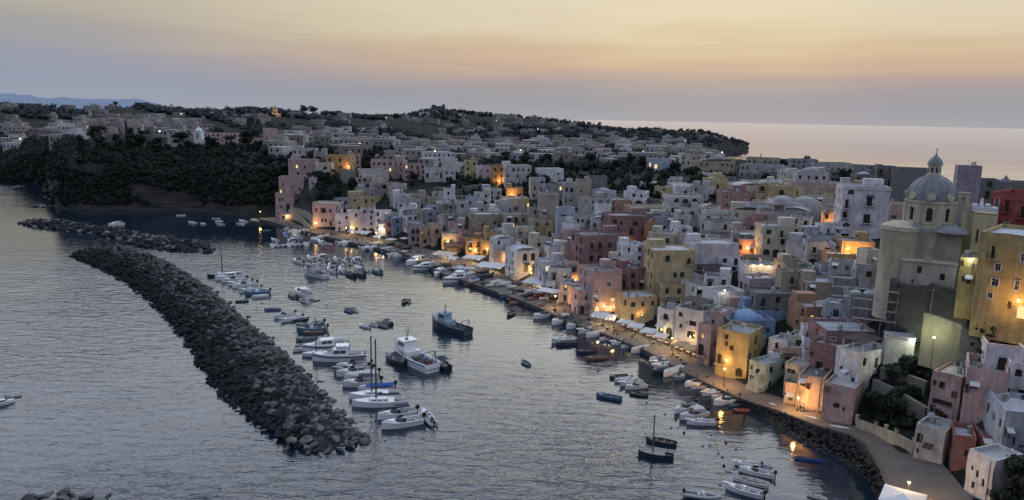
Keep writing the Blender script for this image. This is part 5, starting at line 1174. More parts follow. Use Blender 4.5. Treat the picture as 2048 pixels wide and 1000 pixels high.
def far_spots():
    r = random.Random(77)
    def zone(n, pa, pb, Da, Db, gap=13):
        c = 0
        for _ in range(n*6):
            if c >= n: break
            px = r.uniform(pa, pb); D = math.exp(r.uniform(math.log(Da), math.log(Db))); q = far(px, D); zz = gz(q.x, q.y)
            if zz < 8 or any(math.hypot(x_-q.x, y_-q.y) < r_+gap*.55 for x_, y_, r_ in PLACED): continue
            FARH.append((q.x, q.y, zz)); PLACED.append((q.x, q.y, 7)); c += 1
    zone(58, 150, 420, 600, 900); zone(16, 0, 150, 800, 950); zone(60, 560, 900, 480, 900); zone(120, 880, 1430, 520, 950); zone(90, 850, 1420, 950, 1600); zone(90, -40, 850, 900, 1500, 20)
far_spots()
# far woods: nobody could count these
def woods(name, label, spots, m, leaf, n, seed):
    r = np.random.RandomState(seed); vv = []; ff = []; off = 0
    base = [leaf_cloud(n, 1, 1, leaf, 7, 900+i) for i in range(6)]
    ib = blob(.95, .9, 3, 4, 6); bv = np.array(ib.v); bf = np.array(ib.f)
    for (x, y, z, rx, rz) in spots:
        v, f = base[r.randint(6)]; a = r.uniform(0, 6.28); c, s = math.cos(a), math.sin(a)
        for q, g in ((v, f), (bv, bf)):
            w = q*np.array([rx, rx, rz]); w = np.column_stack([w[:, 0]*c-w[:, 1]*s+x, w[:, 0]*s+w[:, 1]*c+y, w[:, 2]+z+rz*.75]); vv.append(w); ff.append(g+off); off += len(w)
    if not vv: return
    o = bpy.data.objects.new(name, np_mesh(name, np.vstack(vv), np.vstack(ff), m)); link(o); tag(o, label, 'woods', kind='stuff'); return o
def spots(n, xr, yr, rr, rs, pack=.7, yfun=None):
    r = random.Random(rs); out = []
    for _ in range(n):
        px = r.uniform(*xr); py = r.uniform(*yr)+(yfun(px) if yfun else 0); p = hit(px, py)
        if p is None: continue
        q = r.uniform(*rr)
        if any(math.hypot(x-p.x, y-p.y) < s*pack+q*.3 for x, y, s in PLACED): continue
        out.append((p.x, p.y, p.z, q, q*r.uniform(.75, 1.0)))
    return out
woods('cliff_scrub', 'dark scrub covering the cliff face', [q for q in spots(2300, (-20,556), (288,412), (1.0,2.7), 41) if math.sin(q[0]*.045+1.1)*math.sin(q[2]*.16+.4)+.5*math.sin(q[0]*.11+q[2]*.3) > -.62 or q[2] > 26], LEAF, .17, 70, 1)
woods('garden_thicket', 'thickets of shrubs filling the gardens behind the village', spots(700, (890,1430), (322,398), (1.0,2.6), 51, pack=.75)+spots(420, (556,800), (292,352), (1.0,2.8), 52, pack=.8)+spots(160, (1740,1870), (735,860), (.6,1.3), 53, pack=.8)+spots(260, (2050,2230), (600,1000), (1.2,2.4), 55, pack=.7)+spots(200, (1935,2048), (650,730), (.8,1.7), 54, pack=.7), LEAF, .17, 70, 8)
woods('cove_scrub', 'dark wood sloping to the far cove', spots(800, (-30,150), (283,362), (2.2,4.8), 42), LEAF, .15, 70, 2)
def world_spots(n, pxr, Dr, rr, rs, pack=.8, keep=1.0):
    r = random.Random(rs); out = []
    for _ in range(n):
        px = r.uniform(*pxr); D = math.exp(r.uniform(math.log(Dr[0]), math.log(Dr[1]))); q = far(px, D); zz = gz(q.x, q.y)
        if zz < 4: continue
        # clumps, leaving fields and gardens open
        if math.sin(q.x*.013+1)*math.cos(q.y*.011)+.6*math.sin(q.x*.031+q.y*.027) < -1+keep*1.2-.9: continue
        s = r.uniform(*rr)
        if any(math.hypot(x-q.x, y-q.y) < t*pack+s*.5 for x, y, t in PLACED): continue
        out.append((q.x, q.y, zz, s, s*r.uniform(.6, .85)))
    return out
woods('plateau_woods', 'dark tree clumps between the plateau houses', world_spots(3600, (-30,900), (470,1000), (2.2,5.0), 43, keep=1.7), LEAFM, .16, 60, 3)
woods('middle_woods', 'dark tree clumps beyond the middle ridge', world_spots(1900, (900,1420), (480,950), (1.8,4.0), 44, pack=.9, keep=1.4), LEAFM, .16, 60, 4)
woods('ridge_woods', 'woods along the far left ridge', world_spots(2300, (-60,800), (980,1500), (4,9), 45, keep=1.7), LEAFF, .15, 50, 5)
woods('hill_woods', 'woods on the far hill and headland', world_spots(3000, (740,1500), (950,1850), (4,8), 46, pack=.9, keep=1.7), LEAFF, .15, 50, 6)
# the farthest houses, past counting
def far_houses():
    r = random.Random(78); spots_ = list(FARH); r.shuffle(spots_)
    walls = {}; 
    for k, c in enumerate('UGWTPC'):
        mb = MB(); wn = MB()
        for x, y, zz in spots_[k::6]:
            w = r.uniform(9, 22); d = r.uniform(8, 12); hh = r.uniform(4, 8); rz = r.uniform(-.5, .6); mb.box(x, y, zz-6, w, d, hh+6, rz)
            if r.random() < .4: mb.box(x+1, y+1, zz+hh, w*.4, d*.4, 2.8, rz)
            for i in range(int(w/4)):
                u = -w/2+2+i*4; c_, s_ = math.cos(rz), math.sin(rz); wn.box(x+u*c_+(d/2)*s_, y+u*s_-(d/2)*c_, zz+hh*.45, 1.2, .3, 1.8, rz)
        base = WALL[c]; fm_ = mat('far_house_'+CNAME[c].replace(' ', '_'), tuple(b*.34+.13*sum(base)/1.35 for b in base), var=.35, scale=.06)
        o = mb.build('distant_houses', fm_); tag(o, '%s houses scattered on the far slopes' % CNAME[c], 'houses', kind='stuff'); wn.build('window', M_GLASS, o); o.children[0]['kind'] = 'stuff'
    r2 = random.Random(5); g = MB()
    for _ in range(34):
        x, y, zz = r2.choice(spots_); g.box(x+r2.uniform(-9, 9), y-8, zz+r2.uniform(2, 5), .5, .4, .5)
    o = g.build('distant_lights', glow('far_light', (1, .85, .6), 14)); tag(o, 'tiny lights twinkling among the far houses', 'lights', kind='stuff')
far_houses()

finish_labels()


# ================================================================== breakwaters
M_ROCK = mat('rock', (.19, .185, .18), rough=.95, col2=(.05, .052, .055), scale=.55, bump=.5, bscale=3, objvar=.4); M_ROCKD = mat('rock_darker', (.042, .044, .047), rough=.95, spec=.05, var=.4, scale=.7, objvar=.3)  # grey rock and a darker tone of it
def rock_mesh(seed, m=None, flat=.62):
    import bmesh
    r = random.Random(seed); bm = bmesh.new()
    for _ in range(15):
        v = Vector((r.gauss(0, 1), r.gauss(0, 1), r.gauss(0, 1))).normalized()*r.uniform(.75, 1.1); bm.verts.new((v.x, v.y*r.uniform(.7, .9), v.z*flat))
    bmesh.ops.convex_hull(bm, input=bm.verts); 
    for v in [v for v in bm.verts if not v.link_faces]: bm.verts.remove(v)
    bmesh.ops.recalc_face_normals(bm, faces=bm.faces)
    me = bpy.data.meshes.new('boulder'); bm.to_mesh(me); bm.free(); me.materials.append(m or M_ROCK); return me
ROCKS = [rock_mesh(i) for i in range(10)]
ROCKS_DARK = [q.copy() for q in ROCKS]
for q in ROCKS_DARK: q.materials[0] = M_ROCKD
def breakwater(left, right, hgt, name, label_pile, label_core, spacing, size, nind, where, seed, dark=0):
    """left/right: water lines as pixels; crest between them"""
    r = random.Random(seed)
    def resample(pts, n):
        P = [at_z(*q, 0) for q in pts]; L = [0]
        for a, b in zip(P, P[1:]): L.append(L[-1]+(b-a).length)
        out = []
        for i in range(n):
            t = L[-1]*i/(n-1); k = max(j for j in range(len(L)) if L[j] <= t+1e-6); k = min(k, len(P)-2); u = (t-L[k])/(L[k+1]-L[k]); out.append(P[k].lerp(P[k+1], u))
        return out, L[-1]
    n = 90; A, LA = resample(left, n); B, LB = resample(right, n); m = 12
    def prof(s, t): 
        e = min(1, t*9, (1-t)*9); return hgt*min(1, max(0, math.sin(PI*s))**.55*1.08)*math.sqrt(max(0, e))
    vs = []; fs = []
    for i in range(n):
        for j in range(m+1):
            s = j/m; p = A[i].lerp(B[i], s); vs.append((p.x, p.y, prof(s, i/(n-1))*.92-.6+r.uniform(-.15, .15)))
    for i in range(n-1):
        for j in range(m): a = i*(m+1)+j; fs.append((a, a+m+1, a+m+2, a+1))
    o = MB().add(vs, fs).build(name, M_ROCKD); tag(o, label_core, 'breakwater')
    L = (LA+LB)/2; spots_ = []
    i = 0.0
    while i < L:
        t = i/L; k = min(int(t*(n-1)), n-2); u = t*(n-1)-k; a = A[k].lerp(A[k+1], u); b = B[k].lerp(B[k+1], u); wd = (b-a).length; c = max(3, int(wd/spacing))
        for j in range(-1, c+2):
            s = (j+.5+r.uniform(-.35, .35))/c
            if s < -.09+.07*math.sin(i*.4) or s > 1.07+.05*math.sin(i*.57): continue
            p = a.lerp(b, s); p = p+Vector((r.uniform(-.5, .5), r.uniform(-.5, .5), 0))*spacing; z = prof(min(1, max(0, s)), t)*(1+.18*math.sin(i*.31)+.1*math.sin(i*.83+1))+r.uniform(-.4, .45)
            spots_.append((p.x, p.y, z-.25, s))
        i += spacing
    tip = A[-1].lerp(B[-1], .5)
    def seaward(s, x, y):  # picks the darker rock, mostly on the outer half
        if dark: return r.random() < .75
        d = math.hypot(x-tip.x, y-tip.y); return s+r.uniform(-.32, .32) < .46*min(1, max(0, (d-4)/16))+(.12 if d > 150 else 0)
    spots_.sort(key=lambda q: math.hypot(q[0], q[1])); vv = []; ff = []; off = 0; mi = []
    base = [(np.array([v.co[:] for v in me.vertices]), [tuple(p.vertices) for p in me.polygons]) for me in ROCKS]
    for q, (x, y, z, s) in enumerate(spots_):
        sc = size*r.choice([r.uniform(.45, .8), r.uniform(.7, 1.2), r.uniform(.9, 1.5)])*(1.25 if s < .25 or s > .85 else 1); k = r.randrange(10); rot = (r.uniform(-.6, .6), r.uniform(-.6, .6), r.uniform(0, 6.28))
        if q < nind:
            o = inst('boulder', (ROCKS_DARK if seaward(s, x, y) else ROCKS)[k], None, (x, y, z)); o.rotation_euler = rot; o.scale = (sc, sc, sc); tag(o, 'loose grey boulder lying '+where, 'boulder', 'boulders '+where)
        else:
            M = np.array(Matrix(( (1,0,0),(0,1,0),(0,0,1) )).to_3x3()); from mathutils import Euler
            M = np.array(Euler(rot).to_matrix())*sc; v, f = base[k]; w = v @ M.T+np.array([x, y, z]); vv.append(w); ff += [tuple(i_+off for i_ in g) for g in f]; off += len(v); mi += [1 if seaward(s, x, y) else 0]*len(f)
    if vv:
        me = bpy.data.meshes.new('boulder_pile'); me.from_pydata(np.vstack(vv).tolist(), [], ff); me.materials.append(M_ROCK); me.materials.append(M_ROCKD); me.polygons.foreach_set('material_index', mi); me.update(); o = bpy.data.objects.new('boulder_pile', me); link(o); tag(o, label_pile, 'boulders', kind='stuff')
    print('rocks', name, len(spots_))
breakwater([(142,513),(190,532),(250,560),(300,600),(340,640),(375,680),(400,725),(440,775),(495,830),(560,885),(625,918)],
           [(150,505),(230,500),(300,515),(345,535),(400,570),(445,605),(500,655),(560,705),(610,752),(660,810),(736,888)], 3.4, 'breakwater', 'tumbled boulders of the long breakwater, farther part', 'long curved breakwater of dark boulders in the harbour mouth', 1.25, .80, 290, 'at the near end of the long breakwater', 1)
breakwater([(38,448),(110,458),(200,470),(260,488),(320,498),(380,504),(428,506)], [(60,441),(130,446),(200,457),(265,468),(320,478),(370,484),(430,497)], 2.2, 'breakwater', 'boulders of the small far breakwater', 'small low breakwater of black boulders near the cliff', 2.0, 1.25, 0, 'far', 2, dark=1)
def scatter_rocks(pts, w, n, size, where, seed, zf=lambda s: 0, m=None, lab='dark wet boulder lying '):
    r = random.Random(seed); P = [at_z(*q, 0) for q in pts]
    for _ in range(n):
        k = r.randrange(len(P)-1); p = P[k].lerp(P[k+1], r.random()); d = (P[k+1]-P[k]).normalized(); nn = Vector((-d.y, d.x, 0)); s = r.uniform(-1, 1); p = p+nn*s*w; sc = size*r.uniform(.5, 1.3)
        o = inst('boulder', r.choice(ROCKS), None, (p.x, p.y, zf(s)*1.0+r.uniform(-.2, .25))); o.rotation_euler = (r.uniform(-.5, .5), r.uniform(-.5, .5), r.uniform(0, 6)); o.scale = (sc, sc, sc); tag(o, lab+where, 'boulder', 'boulders '+where)
scatter_rocks([(40,1010),(90,1003),(140,1000),(195,1012)], 2.2, 26, 1.2, 'at the bottom left corner', 5, lambda s: .5*(1-s*s), lab='pale grey boulder lying ')
scatter_rocks([(20,378),(36,376),(50,375)], 3, 12, 2.6, 'off the far cove', 6, lambda s: .3)
scatter_rocks([(62,415),(100,413),(112,402),(92,392),(104,416)], 5, 16, 2.0, 'at the foot of the cliff point', 7)
def riprap():
    r = random.Random(9); pts = [(1470,806),(1504,818),(1544,846),(1608,884),(1688,924),(1744,964),(1758,1004),(1766,1060)]; P = [at_z(*q, 0) for q in pts]; qq = [at_z(*q) for q in ((1468,792,1.3),(1512,808,1.6),(1560,822,2.0),(1632,850,2.6),(1700,869,3.2),(1762,940,4.0),(1785,1000,4.5),(1797,1060,4.9))]
    vv = []; ff = []; off = 0; base = [(np.array([v.co[:] for v in me.vertices]), [tuple(p.vertices) for p in me.polygons]) for me in ROCKS]; from mathutils import Euler
    for _ in range(1500):
        k = r.randrange(len(P)-1); u = r.random(); a = P[k].lerp(P[k+1], u); b = qq[k].lerp(qq[k+1], u); s = r.uniform(-.1, 1); p = a.lerp(b, s); sc = r.uniform(.25, .7); v, f = base[r.randrange(10)]
        w = v @ (np.array(Euler((r.random(), r.random(), r.uniform(0, 6))).to_matrix())*sc).T+np.array([p.x, p.y, max(0, p.z*s)-.15]); vv.append(w); ff += [tuple(i+off for i in g) for g in f]; off += len(v)
    me = bpy.data.meshes.new('riprap'); me.from_pydata(np.vstack(vv).tolist(), [], ff); me.materials.append(mat('rock_dark', (.034, .035, .034), var=.5, scale=.8)); me.update(); o = bpy.data.objects.new('riprap', me); link(o); tag(o, 'dark rubble and weed below the right quay wall', 'rubble', kind='stuff')
riprap()

# ================================================================== boats
M_HW = mat('hull_white', (.76, .78, .80), rough=.35, var=.12, scale=1.2, spec=.5, objvar=.12); M_HB = mat('hull_blue', (.10, .20, .34), rough=.4, var=.2, scale=1.5, objvar=.2); M_HD = mat('hull_dark', (.05, .06, .08), rough=.45, var=.2, scale=1.5, objvar=.2)
M_HG = mat('hull_green', (.18, .28, .27), rough=.45, var=.25, scale=1.5, objvar=.2); M_HT = mat('hull_wood', (.26, .20, .15), rough=.6, var=.3, scale=2, objvar=.2); M_DK = mat('deck_grey', (.32, .33, .34), rough=.7, var=.25, scale=2, objvar=.15)
M_DKW = mat('deck_wood', (.24, .19, .15), rough=.7, var=.3, scale=3, objvar=.15); M_TUBE = mat('rib_tube', (.40, .42, .44), rough=.6, var=.15, scale=2, objvar=.2); M_ENG = mat('outboard_black', (.02, .02, .023), rough=.35, var=.2)
M_CANV = mat('canvas_dark', (.035, .045, .075), rough=.85, var=.3, scale=2, objvar=.2); M_CANW = mat('canvas_pale', (.50, .51, .52), rough=.85, var=.2, scale=2, objvar=.12); M_CANB = mat('canvas_blue', (.03, .08, .32), rough=.8, var=.2, scale=2)
M_SEAT = mat('seat_pale', (.48, .46, .43), rough=.8, var=.2, scale=3); M_WS = mat('tinted_screen', (.02, .025, .03), rough=.08, var=.2, spec=.7); M_MAST = mat('mast_metal', (.12, .12, .12), rough=.4, var=.2); M_RED = mat('hull_red', (.28, .05, .04), rough=.5, var=.3, scale=2)
M_BOOT = mat('boot_stripe', (.03, .04, .07), rough=.4)
def hull_shape(L, B, H, draft=.3, full=.5, tr=.78, sheer=.35, n=12, stern=-.0):
    """stations bow (+x) to stern (-x): list of (x, half beam, gunwale z, chine z)"""
    st = []
    for i in range(n+1):
        t = i/n; x = -L/2+L*t
        b = B/2*(tr+(1-tr)*math.sin(min(1, t/.45)*PI/2)) if t < .45 else B/2*max(.0, 1-((t-.45)/.55)**(2.0+full))
        z = H*(1+sheer*max(0, (t-.3)/.7)**2+.06*(1-t)); st.append((x+(0.0), b, z, -draft*(1-max(0, t-.75)*2.5)))
    return st
def make_hull(st, mh, parent, rim=.07, flare=.86, stripe=None):
    vs = []; fs = []; n = len(st); rows = 6
    for x, b, z, k in st:
        bx = x+(.0); vs += [(bx-.02*abs(x), 0, k), (bx, b*flare*.9, k*.35+.02), (bx, b*flare*1.02, z*.45), (bx, b, z), (bx, max(0, b-rim), z+.015), (bx, max(0, b-rim-.03), z-.12)]
        vs += [(bx, -b*flare*.9, k*.35+.02), (bx, -b*flare*1.02, z*.45), (bx, -b, z), (bx, -max(0, b-rim), z+.015), (bx, -max(0, b-rim-.03), z-.12)]
    R_ = 11
    for i in range(n-1):
        a = i*R_; b = a+R_
        for p, q in ((0, 1), (1, 2), (2, 3), (3, 4), (4, 5)): fs.append((a+p, b+p, b+q, a+q))
        for p, q in ((0, 6), (6, 7), (7, 8), (8, 9), (9, 10)): fs.append((a+p, a+q, b+q, b+p))
    fs.append((0, 1, 2, 3, 8, 7, 6)[::1])
    return MB().add(vs, fs).build('hull', mh, parent)
def deck_poly(st, i0, i1, z, inset, th=.04, zf=None):
    mb = MB(); vs = []
    for x, b, zz, k in st[i0:i1+1]:
        q = zz-.02 if zf == 'sheer' else z; bb = max(.02, b-inset); vs += [(x, bb, q), (x, -bb, q)]
    n = i1-i0; mb.add(vs, [(2*i, 2*i+1, 2*i+3, 2*i+2)[::-1] for i in range(n)]); return mb
def side_wall(mb, st, i, z0, inset): 
    x, b, z, k = st[i]; bb = max(.02, b-inset); mb.add([(x, bb, z0), (x, -bb, z0), (x, -bb, z-.02), (x, bb, z-.02)], [(0, 1, 2, 3)])
def outboard(parent, x, y, z, s=1.0):
    mb = MB().box(x-.25*s, y, z+.1*s, .5*s, .38*s, .5*s, 0, .82).box(x-.22*s, y, z-.8*s, .18*s, .12*s, .95*s).box(x-.3*s, y, z-.85*s, .5*s, .05*s, .1*s); mb.build('outboard_motor', M_ENG, parent)
BOATN = [0]
PROTO = {}
def boat_root(name): return empty(name, (0, 0, 0))
def p_row(key, mh, inner=M_DKW, L=5.0):
    e = boat_root('rowing_boat'); st = hull_shape(L, L*.36, .52, .18, .3, .62, .42); make_hull(st, mh, e, .08); deck_poly(st, 0, 11, .12, .1).build('floor', inner, e)
    for t in (2, 5, 8): x, b, z, k = st[t]; MB().box(x, 0, z-.22, .26, 2*b-.12, .05).build('seat', inner, e)
    mb = deck_poly(st, 9, 12, 0, .03, zf='sheer'); side_wall(mb, st, 9, .12, .08); mb.build('foredeck', inner, e)
    MB().bar((-1.4, .45, .5), (1.3, .7, .58), .03, 5).box(1.55, .72, .56, .5, .14, .03, .1).build('oar', M_DKW, e); PROTO[key] = (e, L)
def p_motor(key, mh, canopy=None, L=6.0, screen=True, console=False, eng=1, cover=None):
    e = boat_root('motor_boat'); st = hull_shape(L, L*.36, .78, .25, .35, .86, .34); make_hull(st, mh, e, .12)
    k = 7 if not console else 9; deck_poly(st, 0, k, .32, .12).build('cockpit_floor', M_DK, e)
    mb = deck_poly(st, k, 12, 0, .08, zf='sheer'); side_wall(mb, st, k, .32, .1)
    x, b, z, _ = st[k]; mb.add([(x+.1, .55, z), (x+.1, -.55, z), (x+1.5, -.3, z+.28), (x+1.5, .3, z+.28), (x+2.2, 0, z+.15)], [(0, 1, 2, 3), (3, 2, 4), (0, 3, 4), (1, 4, 2)]); mb.build('foredeck', mh if mh is M_HW else M_DK, e)
    if console:
        MB().box(.1, 0, .32, .8, .7, .95, 0, .85).build('console', M_HW, e); MB().add([(.4, .33, 1.2), (.4, -.33, 1.2), (.15, -.3, 1.62), (.15, .3, 1.62)], [(0, 1, 2, 3)]).build('windscreen', M_WS, e)
    elif screen:
        x0 = st[7][0]; bb = st[7][1]-.18; z = st[7][2]
        MB().add([(x0+.7, 0, z+.02), (x0+.45, bb*.55, z), (x0-.3, bb, z), (x0-.75, bb, z), (x0+.2, 0, z+.52), (x0, bb*.5, z+.5), (x0-.55, bb*.86, z+.48), (x0-1.0, bb*.9, z+.38)], [(0, 1, 5, 4), (1, 2, 6, 5), (2, 3, 7, 6)]).add([(x0+.7, 0, z+.02), (x0+.45, -bb*.55, z), (x0-.3, -bb, z), (x0-.75, -bb, z), (x0+.2, 0, z+.52), (x0, -bb*.5, z+.5), (x0-.55, -bb*.86, z+.48), (x0-1.0, -bb*.9, z+.38)], [(4, 5, 1, 0), (5, 6, 2, 1), (6, 7, 3, 2)]).build('windscreen', M_WS, e)
    for x, y, w in ((-L*.36, 0, L*.2), (-.3, .45, .5), (-.3, -.45, .5)) if not console else ((-L*.38, 0, L*.22), (-.7, 0, .7)): MB().box(x, y, .32, .5, w, .32).box(x-.24, y, .6, .12, w, .32).build('seat', M_SEAT, e)
    if canopy:
        mb = MB(); n = 6; vs = []
        for i in range(n+1):
            y = -L*.15+L*.3*i/n; zz = 1.75+.16*math.sin(PI*i/n); vs += [(-1.9, y, zz-.12), (.4, y, zz)]
        mb.add(vs, [(2*i, 2*i+1, 2*i+3, 2*i+2) for i in range(n)]); mb.build('canopy', canopy, e)
        fr = MB()
        for sx, tx in ((-1.0, -1.9), (-1.0, .4), (-1.0, -.6)):
            for sy in (-1, 1): fr.bar((sx, sy*L*.155, .8), (tx, sy*L*.15, 1.68), .02, 4)
        fr.build('canopy_frame', M_MAST, e)
    if cover:
        mb = MB(); vs = []; idx = list(range(0, 11))
        for i in idx:
            x, b, z, _ = st[i]; vs += [(x, b+.02, z-.06), (x, b*.6, z+.18), (x, 0, z+.34*math.sin(PI*min(1, (i+1)/11))+.1), (x, -b*.6, z+.18), (x, -b-.02, z-.06)]
        mb.add(vs, [(5*i+j, 5*i+5+j, 5*i+6+j, 5*i+1+j) for i in range(len(idx)-1) for j in range(4)]); mb.build('cover', cover, e, True)
    rl = MB(); pr = []
    for i in range(9, 13): x, b, z, _ = st[i]; pr.append((x-.05, max(0, b-.1), z)); 
    for s in (1, -1):
        rl.tube([(a, s*b, c+.32) for a, b, c in pr], .018, 4)
        for a, b, c in pr: rl.bar((a, s*b, c), (a, s*b, c+.32), .015, 3)
    rl.build('bow_rail', M_TANK, e)
    for i in range(eng): outboard(e, -L/2-.02, (i-(eng-1)/2)*.6, .75, 1.15)
    PROTO[key] = (e, L)
def p_rib(key, L=6.0):
    e = boat_root('inflatable_boat'); mb = MB(); st = hull_shape(L, L*.36, .42, .2, .2, .9, .35)
    for s in (1, -1):
        pts = [(x, s*max(0, b-.2), z+.02) for x, b, z, k in st[:-1]]+[(st[-1][0]-.15, 0, st[-1][2]+.05)]
        mb.tube(pts, .25, 8); mb.bar(pts[0], (pts[0][0]-.4, pts[0][1], pts[0][2]), .25, 8, .08)
    mb.build('tube', M_TUBE, e, True); make_hull([(x, b*.75, z*.7, k) for x, b, z, k in st], M_HW, e); deck_poly(st, 0, 11, .26, .3).build('floor', M_DK, e)
    MB().box(0, 0, .26, .7, .6, .85, 0, .85).build('console', M_HW, e); MB().add([(.3, .3, 1.05), (.3, -.3, 1.05), (.1, -.26, 1.4), (.1, .26, 1.4)], [(0, 1, 2, 3)]).build('windscreen', M_WS, e); MB().box(-.8, 0, .26, .6, .9, .45).build('seat', M_SEAT, e)
    outboard(e, -L/2, 0, .6, 1.1); PROTO[key] = (e, L)
def p_cruiser(key, L=9.5, fly=False, stripe=True):
    e = boat_root('cabin_cruiser'); st = hull_shape(L, L*.33, 1.15, .35, .4, .9, .32); make_hull(st, M_HW, e, .14)
    if stripe:
        mb = MB(); 
        for s in (1, -1):
            vs = []
            for x, b, z, k in st: vs += [(x, s*(b*.955+.012), z*.62), (x, s*(b*.975+.012), z*.78)]
            mb.add(vs, [(2*i, 2*i+2, 2*i+3, 2*i+1) for i in range(len(st)-1)])
        mb.build('hull_stripe', M_BOOT, e)
    deck_poly(st, 0, 4, .6, .15).build('cockpit_floor', M_DKW, e); mb = deck_poly(st, 4, 12, 0, .08, zf='sheer'); side_wall(mb, st, 4, .6, .12); mb.build('foredeck', M_HW, e)
    z = 1.2; w = L*.12; xs = [-1.6, -1.2, 1.1, 2.3, 3.4]; hs = [z+1.0, z+1.08, z+.95, z+.42, z+.1]; ws = [w, w, w*.9, w*.75, w*.35]; mb = MB(); vs = []
    for x, h, q in zip(xs, hs, ws): vs += [(x, q*1.12, z), (x-.1, q*.86, h), (x-.1, -q*.86, h), (x, -q*1.12, z)]
    mb.add(vs, [(4*i+j, 4*i+j+1, 4*i+5+j, 4*i+4+j) for i in range(4) for j in range(3)]+[(3, 2, 1, 0)]); mb.build('cabin', M_HW, e)
    g = MB()
    for s in (1, -1):
        for a, b in ((-1.1, -.1), (0, 1.0)): g.add([(a, s*(w*1.06+.02), z+.28), (b, s*(w*1.02+.02), z+.28), (b-.08, s*(w*.9+.03), z+.8), (a, s*(w*.94+.03), z+.84)], [(0, 1, 2, 3)])
    g.add([(1.2, w*.78, z+.9), (1.2, -w*.78, z+.9), (2.15, -w*.62, z+.5), (2.15, w*.62, z+.5)], [(0, 1, 2, 3)]); g.build('cabin_window', M_WS, e)
    if fly:
        MB().box(-.6, 0, z+1.08, 2.2, 2*w*.8, .5, 0, 1.08).build('flybridge', M_HW, e); fr = MB()
        for s in (-1, 1): fr.bar((-1.6, s*w*.8, z+1), (-1.8, s*w*.7, z+2.1), .04, 5)
        fr.bar((-1.8, -w*.7, z+2.1), (-1.8, w*.7, z+2.1), .04, 5).bar((-1.8, 0, z+2.1), (-1.8, 0, z+3), .02, 4); fr.build('radar_arch', M_TANK, e)
    else: MB().box(-2.6, 0, z+1.0, 2.0, 2*w*.9, .06).build('canopy', M_CANW, e); MB().bar((-3.5, w*.8, .9), (-3.5, w*.8, z+1), .02, 4).bar((-3.5, -w*.8, .9), (-3.5, -w*.8, z+1), .02, 4).build('canopy_frame', M_MAST, e)
    MB().box(-L*.42, 0, .6, .5, L*.22, .4).build('seat', M_SEAT, e); rl = MB()
    for s in (1, -1):
        pr = [(x-.05, s*max(0, b-.1), zz) for x, b, zz, k in st[6:]]; rl.tube([(a, b, c+.5) for a, b, c in pr], .02, 4)
        for a, b, c in pr: rl.bar((a, b, c), (a, b, c+.5), .015, 3)
    rl.build('bow_rail', M_TANK, e); PROTO[key] = (e, L)
def p_sail(key, mh, L=9.5, mast=11.8, dark=False, boomc=None, bald=False):
    e = boat_root('sailing_boat'); st = hull_shape(L, L*.3, .95, .35, .2, .55, .25); make_hull(st, mh, e, .1)
    deck_poly(st, 0, 3, .5, .12).build('cockpit_floor', M_DKW, e); mb = deck_poly(st, 3, 12, 0, .06, zf='sheer'); side_wall(mb, st, 3, .5, .1); mb.build('deck', M_DK if dark else M_HW, e)
    if not bald:
        mb = MB().box(.3, 0, .95, L*.36, L*.15, .4, 0, .85); mb.build('cabin', M_HW, e); g = MB()
        for s in (1, -1):
            for a in (-.9, .1, 1.0): g.box(a, s*(L*.072+.0), 1.08, .6, .06, .14)
        g.build('cabin_window', M_WS, e)
    MB().bar((.7, 0, .9), (.7, 0, mast), (.17 if L != 12 else .27), 6, .13).build('mast', M_MAST, e); 
    bm = MB().bar((.7, 0, 1.9), (-L*.36, 0, 1.85), .05, 5); bm.build('boom', M_MAST, e)
    if boomc: MB().bar((.5, 0, 2.0), (-L*.34, 0, 1.98), .16, 6, .1).build('furled_sail', boomc, e)
    w = MB().bar((.7, 0, mast-.1), (L/2-.1, 0, 1.2), .02, 3).bar((.7, 0, mast-.1), (-L/2+.1, 0, 1.0), .015, 3)
    for s in (1, -1): w.bar((.7, 0, mast*.9), (.5, s*L*.14, .95), .015, 3)
    if not bald: w.bar((.7, -.6, mast*.6), (.7, .6, mast*.6), .03, 4)
    w.build('rigging', M_MAST, e); rl = MB()
    if not bald:
        for s in (1, -1):
            pr = [(x, s*max(0, b-.05), z) for x, b, z, k in st]; rl.tube([(a, b, c+.5) for a, b, c in pr], .012, 3)
            for a, b, c in pr[::2]: rl.bar((a, b, c), (a, b, c+.5), .012, 3)
        rl.build('lifeline', M_TANK, e)
    PROTO[key] = (e, L)
